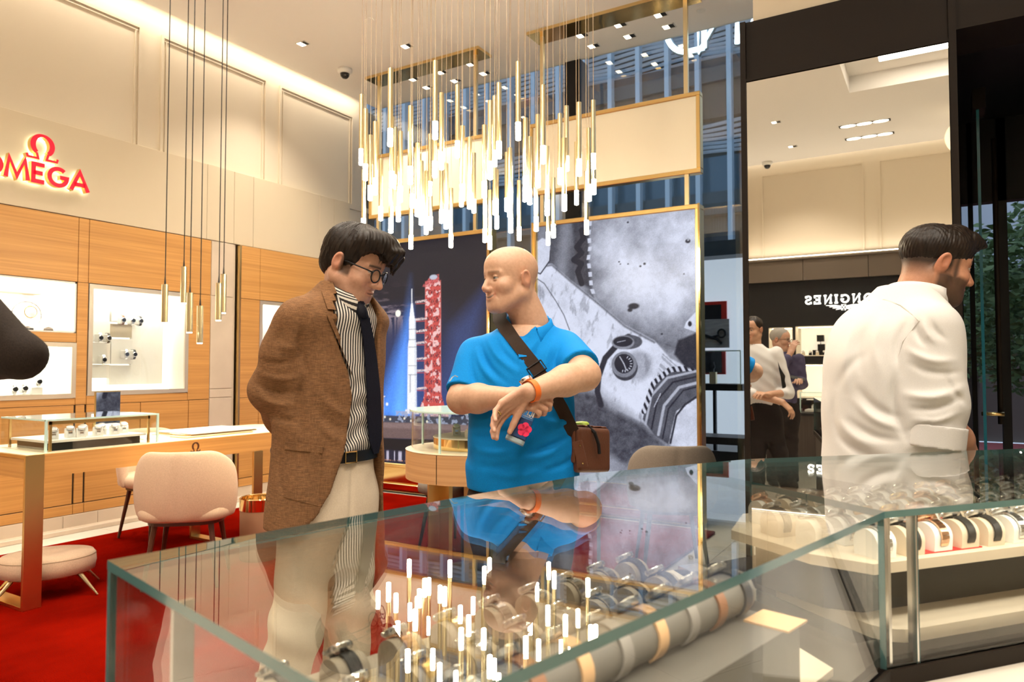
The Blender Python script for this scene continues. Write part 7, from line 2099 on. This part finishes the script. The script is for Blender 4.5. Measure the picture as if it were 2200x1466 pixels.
# hair: thick, parted, fringe falling forward
def hair1(p):
    d = ell(p, (0, -.018, .040), (.088, .108, .094))
    d = smin(d, ell(p, (0, .040, .088), (.070, .070, .040)), .03)
    d = smin(d, ell(p, (0, -.070, -.010), (.066, .045, .062)), .02)
    for (x, y, z, r0, x1, y1, z1, r1) in ((.050, .05, .085, .034, .066, .070, .050, .016), (.03, .07, .09, .036, .044, .100, .062, .016), (-.02, .08, .09, .036, -.010, .128, .050, .010), (-.05, .06, .08, .034, -.050, .110, .040, .010), (.006, .085, .092, .034, .018, .118, .064, .014)):
        d = smin(d, rc(p, (x, y, z), (x1, y1, z1), r0, r1), .028)
    q = p.copy(); q[:, 0] = np.abs(q[:, 0])
    face = ell(q, (0, .122, -.046), (.100, .096, .090)); d = smax(d, -face, .008)
    d = smax(d, -ell(p, (.066, .098, .006), (.052, .052, .062)), .010)
    for (x, y, z, x1, y1, z1, r1) in ((.02, .095, .098, -.005, .128, .030, .005), (-.01, .10, .095, -.028, .126, .018, .005), (-.035, .085, .09, -.05, .108, .016, .005), (.035, .085, .095, .022, .124, .044, .005), (.0, .10, .10, .010, .134, .050, .004)):
        m_ = np.array([(x + x1)/2, max(y, y1) + .006, (z + z1)/2 + .018])
        d = smin(d, rc(p, (x, y, z), m_, .022, .013), .010); d = smin(d, rc(p, m_, (x1, y1, z1), .013, r1), .006)
    d = smax(d, -ell(q, (.085, .028, -.058), (.04, .046, .056)), .008)
    d = smax(d, -ell(q, (.092, -.014, -.018), (.030, .026, .036)), .006)
    d = smax(d, -(p[:, 2] + .082 + .25*np.maximum(p[:, 1] + .05, 0)), .008)
    az = np.arctan2(p[:, 0], p[:, 1] + .02)
    s1 = np.sin(az*34 + 3*np.sin(p[:, 2]*30) + p[:, 1]*25); s2 = np.sin(az*71 + p[:, 2]*40 + 5*np.sin(p[:, 1]*18))
    s3 = np.sin(az*23 - p[:, 2]*55 + 4*np.sin(az*9))
    s4 = np.sin(az*120 + 9*np.sin(p[:, 2]*25) + p[:, 1]*40)
    return d - .0009*s1 - .0008*s2 - .0013*s3 - .0006*s4
hair_mesh(JM, hair1, M_HAIR)
rs = random.Random(8); mb = MB()
for k in range(150):   # loose strands at the fringe and crown
    a = rs.uniform(-.9, .9)
    p0 = np.array([.055*a, .045, .112 - .02*abs(a)]); p2 = np.array([.062*a + rs.uniform(-.012, .012), .120 - .03*a*a + rs.uniform(-.004, .014), .046 + rs.uniform(-.016, .022)])
    p1 = np.array([(p0[0] + p2[0])/2, .118 - .02*a*a, .112 - .015*abs(a)])
    mb.tube([p0*(1 - t)**2 + p1*2*t*(1 - t) + p2*t*t for t in np.linspace(.25, 1, 9)], [.0009]*6 + [.0008, .0006, .0003], 4, False)
mb.v = [tuple(np.array(p) @ JM.hR.T + JM.hc) for p in mb.v]
o = JM.mb('hair_strands', mb, M_HAIR, True); o['kind'] = 'stuff'
# ------- rounded black thing held behind his back
c = L(603, 972, .22)
def pouch(P): return ell(P, c, (.035, .035, .047)) - .002*np.sin(P[:, 2]*120)
V, F = mesh_sdf(pouch, c - .07, c + .07, .005)
PO = mesh_obj('pouch', V, F, M_BLACK, None, True); PO.location = JM.loc; PO.rotation_euler = (0, 0, YAW); setp(PO, 'black rounded pouch held behind the brown jacket', 'pouch')
# ================================================================== MAN IN THE WHITE SHIRT, TURNED AWAY
M_WSHIRT = fabric('white_shirt', (.70, .68, .66), (.66, .64, .62), .75, 420, .08)
WM = Figure('person', 'bearded man in white shirt turned away, looking down to the right', 1930, 2.38)
L = WM.L
fb = np.array([.80, .60]); rr_ = np.array([.60, -.80])
hc = L(2011, 570, .04); neck_to = L(1972, 640, .05)
DK = (.014, .009, .007)
opt = dict(neck_to=neck_to, nr=.064, nr2=.072, brow=DK, beard=(.040, .022, .014), beard_a=.88, fade=(.062, .94, DK), nose=1.1)
place_head(WM, hc, (.97, -.08), math.radians(13), opt, np.array([.50, .245, .145]), scale=1.07)
zs = lambda y: float(L(1930, y, 0)[2]); xs = lambda px: float(L(px, 800, 0)[0])
rot = math.atan2(-.8, .6)
WK = [(zs(1045), xs(1900), 0, .195, .150, 2.3), (zs(1000), xs(1902), 0, .205, .155, 2.3), (zs(940), xs(1906), 0, .208, .158, 2.3), (zs(850), xs(1908), 0, .210, .156, 2.3), (zs(760), xs(1914), 0, .208, .148, 2.3),
      (zs(700), xs(1924), .01, .196, .132, 2.2), (zs(662), xs(1938), .02, .160, .112, 2.1), (zs(634), xs(1952), .03, .112, .095, 2.0), (zs(612), xs(1962), .04, .082, .084, 2.0)]
sh, el_, cf, wr = L(2000, 706, -.13), L(2010, 868, -.15), L(2002, 950, -.15), L(2085, 990, .05)
sh2, el2, wr2 = L(1866, 706, .17), L(1900, 870, .27), L(2030, 950, .30)
WF = [(1950, 752, 2050, 775, .009, .013), (1955, 782, 2060, 800, -.008, .012), (1945, 848, 2070, 832, .011, .014), (1955, 878, 2062, 856, -.010, .011), (1960, 902, 2058, 886, .009, .011), (1950, 925, 2000, 905, -.007, .010), (2030, 800, 2075, 870, -.008, .012),
      (1948, 690, 1930, 800, -.011, .014), (1926, 800, 1942, 940, -.014, .014), (1845, 838, 1930, 898, -.009, .013), (1835, 862, 1930, 920, .009, .013), (1825, 905, 1925, 945, -.008, .013), (1838, 690, 1822, 850, .008, .016), (1870, 690, 1850, 810, -.007, .016),
      (1900, 680, 1885, 800, .007, .015), (1795, 900, 1880, 960, .009, .015), (1800, 940, 1900, 985, -.009, .014), (1860, 760, 1800, 830, -.006, .015), (1968, 690, 1990, 745, -.008, .010), (1985, 688, 2012, 738, .008, .010), (2000, 686, 2032, 730, -.007, .010), (1790, 850, 1815, 960, -.006, .013)]
def wshirt(P):
    d = loft(P, WK, rot)
    u = (cf - el_)/np.linalg.norm(cf - el_); cut = (P - (cf + u*.010).astype(np.float32)) @ u.astype(np.float32)
    d = smin(d, np.maximum(chain(P, [sh, el_, cf], [.084, .084, .080], .03), cut), .040)
    d = smin(d, chain(P, [sh2, el2, el2*.5 + wr2*.5], [.08, .075, .07], .03), .045)
    d = d - creases(WM, P, WF) - .0012*np.sin(P[:, 2]*30 + P[:, 0]*36)
    return smax(d, -rc(P, neck_to + [-.005, .0, -.02], neck_to + [.03, .0, .10], .076, .084), .006)
V, F = mesh_sdf(wshirt, [-.34, -.36, zs(1046)], [.34, .42, zs(606)], .0056)
wmesh = (V, F)
def wcuff(P):
    u = (cf - el_)/np.linalg.norm(cf - el_); t = (P - cf.astype(np.float32)) @ u.astype(np.float32)
    r = _len(P - cf.astype(np.float32) - t[:, None]*u.astype(np.float32))
    return np.maximum(np.maximum(r - .090 - .002*np.sin(P[:, 0]*60), .070 - r), np.abs(t + .018) - .032) - .003
Vq, Fq = mesh_sdf(wcuff, cf - .13, cf + .13, .0045)
hw = hand_chains(wr, (.8, .5, -.3), (.2, -.4, .9), True, (25, 28, 30, 32), 3, (20, 10, 10))
hw2 = hand_chains(wr2, (.8, .2, -.5), (.3, .2, .9), False, (25, 28, 30, 32), 3, (20, 10, 10))
Vh, Fh = mesh_sdf(lambda P: np.minimum(smin(chain(P, [sh, el_, el_*.4 + wr*.6, wr], [.055, .05, .046, .032], .02), hand_field(P, hw), .01), smin(chain(P, [sh2, el2, wr2], [.055, .05, .032], .02), hand_field(P, hw2), .01)), np.min([sh, wr, sh2, wr2, el2], 0) - .24, np.max([sh, wr, sh2, wr2, el2], 0) + .2, .006)
WM.add_skin(Vh, Fh, np.array([.50, .25, .15]))
Vc, Fc = mesh_sdf(lambda P: loft(P, [(k[0], k[1], k[2], k[3] - .03, k[4] - .03, k[5]) for k in WK], rot), [-.3, -.26, zs(1045)], [.3, .26, zs(606)], .014)
WM.add_skin(Vc, Fc, np.array([.50, .25, .15]))
WM.build(M_SKIN); add_eyes(WM)
SHT = WM.part('shirt', *wmesh, M_WSHIRT); WM.part('cuff', Vq, Fq, M_WSHIRT, parent=SHT)
neck_collar(WM, neck_to + np.array([-.016, .0, -.002]), (.80, .45), .086, .050, M_WSHIRT, open_deg=18, tilt=.055, wing=.05, spread=.015, lean=(.35, .05), rb=.092, parent=SHT)
ws = lambda px, py, off=.0012: WM.surf(px, py, wshirt, off=off)
M_SEAM = mat('shirt_seam', (.52, .48, .44), .8)
for ln in ([(1866, 646), (1900, 644), (1935, 656), (1960, 676), (1975, 690)], [(1975, 690), (1958, 712), (1940, 735), (1930, 770)]):
    ribbon(WM, [ws(a, b) for a, b in ln], (-.2, -1, .3), .0030, .0008, M_SEAM, 'seam', SHT)
wz = zs(1030)
tf = trousers_field((xs(1884), 0.0), np.array([xs(1860), .08, .5]), np.array([xs(1850), .10, .09]), np.array([xs(1930), -.08, .5]), np.array([xs(1940), -.08, .09]), wz, .185, .140, rot)
V, F = mesh_sdf(tf, [-.34, -.26, .03], [.34, .26, wz], .010); WM.part('trousers', V, F, M_DARKTR)
shoes(WM, [(xs(1850), .10, 0), (xs(1940), -.08, 0)], (.8, .6), M_BLACK)
def hair3(p):
    t = np.interp(p[:, 2] - .25*np.maximum(-p[:, 1] - .03, 0)*0, [-.03, .0, .045, .10], [-.004, .0008, .0075, .0115])
    d = smin(ell(p, (0, -.014, .036), (.0755, .098, .082)), ell(p, (0, .034, .050), (.058, .058, .050)), .03) - t
    d = smin(d, rc(p, (0, .045, .105), (0, .098, .090), .034, .022), .03)
    d = smin(d, rc(p, (.02, .085, .098), (.015, .122, .086), .020, .010), .015); d = smin(d, rc(p, (-.03, .08, .095), (-.02, .118, .080), .020, .010), .015)
    q = p.copy(); q[:, 0] = np.abs(q[:, 0])
    d = smax(d, -ell(q, (0, .128, -.015), (.082, .082, .088)), .006)
    d = smax(d, -.02 - p[:, 2], .006)
    az = np.arctan2(p[:, 0], p[:, 1] + .02)
    n = np.sin(p[:, 0]*310 + 3*np.sin(p[:, 1]*90))*np.sin(p[:, 1]*260 + p[:, 2]*120) + .6*np.sin(az*61 + p[:, 2]*150)
    return d - .0010*n
hair_mesh(WM, hair3, M_HAIR)

# ================================================================== PERSON AT THE LEFT EDGE, ELBOW IN VIEW
def simple_person(name, label, px0, Z0, spec, mirrored=False, h=.010):
    "upright figure from a few joints; spec gives the joints in the figure's own frame"
    f = Figure(name, label, px0, Z0, mirrored)
    fb = np.array(spec['face'], float); fb /= np.linalg.norm(fb); rgt = np.array([fb[1], -fb[0]]); H = spec['height']; lx, ly = spec.get('lean', (0, 0))
    rot = math.atan2(rgt[1], rgt[0]); k = H/1.76
    cen = lambda z: np.array([lx*(z - .9), ly*(z - .9)])
    W = spec.get('width', 1.0)
    K = [(z*k, *cen(z*k), a*W, b*W, 2.2) for z, a, b in ((.90, .165, .12), (1.0, .162, .118), (1.15, .168, .12), (1.30, .182, .122), (1.40, .178, .108), (1.46, .12, .09), (1.51, .07, .07))]
    nb_ = np.append(cen(1.50*k), 1.50*k); hc = np.append(cen(1.64*k) + np.array(spec.get('head_off', (0, 0))), 1.645*k)
    opt = dict(neck_to=nb_, **spec.get('head', {})); place_head(f, hc, spec.get('look', fb), spec.get('pitch', .1), opt, np.array(spec.get('skin', (.58, .33, .22))), h=.0042)
    S = {s: np.append(cen(1.42*k) + rgt*s*.185*W, 1.42*k) for s in (1, -1)}
    if 'shR' in spec: S[1] = spec['shR']
    A = {1: spec['right'], -1: spec['left']}
    fn_top = lambda P: loft(P, K, rot)
    def cloth(P):
        d = fn_top(P)
        for s in (1, -1):
            e, w = A[s]; d = smin(d, chain(P, [S[s], e, e*.25 + w*.75 if not spec.get('roll') else e*.75 + w*.25], [.066*W, spec.get('er', .055)*W, spec.get('er', .055)*.95*W], .03), .04)
        return smax(d - .002*np.sin(P[:, 2]*60 + P[:, 0]*40), -rc(P, nb_ + [0, 0, -.02], nb_ + [0, 0, .15], .062, .07), .005)
    allp = np.array([S[1], S[-1], *A[1], *A[-1]]); lo = np.minimum(allp.min(0) - .10, [-.3, -.3, .88*k]); hi = np.maximum(allp.max(0) + .10, [.3, .3, 1.53*k])
    Vt, Ft = mesh_sdf(cloth, lo, hi, h)
    hs = [hand_chains(A[s][1], A[s][1] - A[s][0] + np.array(spec.get('hand_add', {}).get(s, (0, 0, 0))), spec.get('hn', {}).get(s, (fb[0]*.3, fb[1]*.3, 1)), s == 1, (25, 28, 30, 32), 3, (25, 12, 10)) for s in (1, -1)]
    sk = lambda P: np.minimum(*[smin(chain(P, [S[s], A[s][0], A[s][1]], [.05, min(.045, spec.get('er', .055)*.75), .030], .02), hand_field(P, hs[0 if s == 1 else 1]), .01) for s in (1, -1)])
    Vh, Fh = mesh_sdf(sk, lo - .12, hi + .12, .0065); f.add_skin(Vh, Fh, np.array(spec.get('skin', (.58, .33, .22))))
    Vc, Fc = mesh_sdf(lambda P: fn_top(P) + .02, [-.3, -.3, .9*k], [.3, .3, 1.52*k], .016); f.add_skin(Vc, Fc, np.array(spec.get('skin', (.58, .33, .22))))
    f.build(M_SKIN); add_eyes(f)
    top = f.part(spec.get('top_name', 'shirt'), Vt, Ft, spec['top'])
    f.top = top; f.cloth = cloth; f.S = S
    (kr, ar), (kl, al) = spec.get('legs', ((np.append(rgt*.09, .5*k), np.append(rgt*.10, .09)), (np.append(-rgt*.09, .5*k), np.append(-rgt*.10, .09))))
    tfn = trousers_field(tuple(cen(.95*k)), kl, al, kr, ar, .96*k, .165*W, .125*W, rot)
    V, F = mesh_sdf(tfn, [-.45, -.4, .03], [.45, .4, .97*k], .012); f.part('trousers', V, F, spec['bottom'])
    shoes(f, [np.array([ar[0], ar[1], 0]), np.array([al[0], al[1], 0])], fb, M_BLACK)
    if spec.get('collar', True): neck_collar(f, nb_ + np.array([0, 0, -.02]), fb, .068, .04, spec['top'], tilt=.04, wing=.04, spread=.012, parent=top)
    if spec.get('hair'): hair_mesh(f, spec['hair'], spec['hair_mat'], h=.005)
    return f
def hair_plain(p):
    d = ell(p, (0, -.016, .044), (.082, .106, .088)); q = p.copy(); q[:, 0] = np.abs(q[:, 0])
    d = smax(d, -ell(q, (0, .122, -.030), (.09, .085, .085)), .006)
    d = smax(d, -ell(q, (.09, .0, -.03), (.03, .04, .045)), .005)
    return smax(d, -(p[:, 2] + .06), .006) - .0015*np.sin(p[:, 0]*120 + p[:, 1]*60)
M_DARKJ = fabric('near_black_jacket', (.028, .019, .014), (.020, .013, .010), .8, 300, .3)
LP = Figure('x', '', -450, 1.40); Lq = LP.L
EP = simple_person('person', 'dark-jacketed person at the left edge, only raised elbow in view', -450, 1.40, dict(
    face=(.55, .83), height=1.80, top=M_DARKJ, top_name='jacket', bottom=M_DARKTR, width=1.05, hair=hair_plain, hair_mat=M_HAIR, collar=False,
    right=(Lq(52, 768, -.06), Lq(-220, 836, .14)), left=(Lq(-640, 800, .25), Lq(-400, 830, .40)), er=.032, shR=Lq(-200, 545, .0)))

# ================================================================== TWO MEN WHO ONLY SHOW IN THE MIRROR
M_BLUESH = fabric('slate_blue_shirt', (.085, .075, .135), (.07, .06, .115), .75)
M_GREYH = mat('grey_hair', (.30, .28, .25), .6)
FA = Figure('x', '', 1640, 6.9); La = FA.L
MA = simple_person('person', 'young man in white shirt with black strap and crossed arms, in mirror', 1636, 6.9, dict(
    face=(-.35, -.94), look=(-.75, -.66), height=1.78, lean=(-.10, 0), top=M_WSHIRT, bottom=M_DARKTR, roll=True, hair=hair_plain, hair_mat=M_HAIR, skin=(.52, .29, .18), head=dict(brow=DK),
    left=(np.array([.215, -.10, 1.06]), np.array([-.02, -.24, 1.05])), right=(np.array([-.22, -.10, 1.08]), np.array([.10, -.26, .98])), hand_add={1: (0, 0, -.25), -1: (0, 0, .05)},
    legs=((np.array([-.06, -.03, .5]), np.array([-.05, 0, .09])), (np.array([.15, -.02, .5]), np.array([.26, 0, .09])))), True)
pts = [np.array([.15, .02, 1.44]), np.array([.13, -.115, 1.36]), np.array([.155, -.135, 1.22]), np.array([.17, -.14, 1.08])]
ribbon(MA, pts, [np.array([.2, -.9, .3])]*4, .05, .012, M_BLACK, 'shoulder_strap')
MBm = simple_person('person', 'grey-haired man in slate shirt with hand over mouth, in mirror', 1678, 7.9, dict(
    face=(-.2, -.98), look=(.75, -.65), height=1.72, top=M_BLUESH, bottom=M_DARKTR, hair=hair_plain, hair_mat=M_GREYH, skin=(.55, .32, .22), head=dict(brow=(.25, .23, .2)),
    right=(np.array([-.14, -.24, 1.20]), np.array([.03, -.20, 1.46])), left=(np.array([.21, -.05, 1.12]), np.array([.10, -.27, 1.16])), hand_add={1: (.02, 0, .15), -1: (0, 0, 0)}), True)
gm = MB()
for s in (-1, 1):
    gm.tube([np.array([s*.033 + .022*math.cos(a), .106, -.002 + .016*math.sin(a)]) for a in np.linspace(0, 2*PI, 21)], .002, 6, False); gm.tube([np.array([s*.055, .10, .002]), np.array([s*.078, .03, .003]), np.array([s*.079, -.02, 0])], .002, 6)
gm.v = [tuple(np.array(p) @ MBm.hR.T + MBm.hc) for p in gm.v]
MBm.mb('eyeglasses', gm, M_BLACK, True)
ph = MB().box((-.035, -.075, -.004), (.035, .075, .004), .003); ph.xf(Matrix.Translation((.045, -.345, 1.185)) @ Matrix.Rotation(math.radians(30), 4, 'X') @ Matrix.Rotation(math.radians(60), 4, 'Z'))
ph.v = [(p[0], -p[1], p[2]) for p in ph.v]; ph.f = [f[::-1] for f in ph.f]
o = ph.build('phone', M_BLACK); o.location = MBm.loc; o.rotation_euler = (0, 0, MBm.rz); setp(o, 'dark phone in the hand of the grey-haired man in mirror', 'phone')
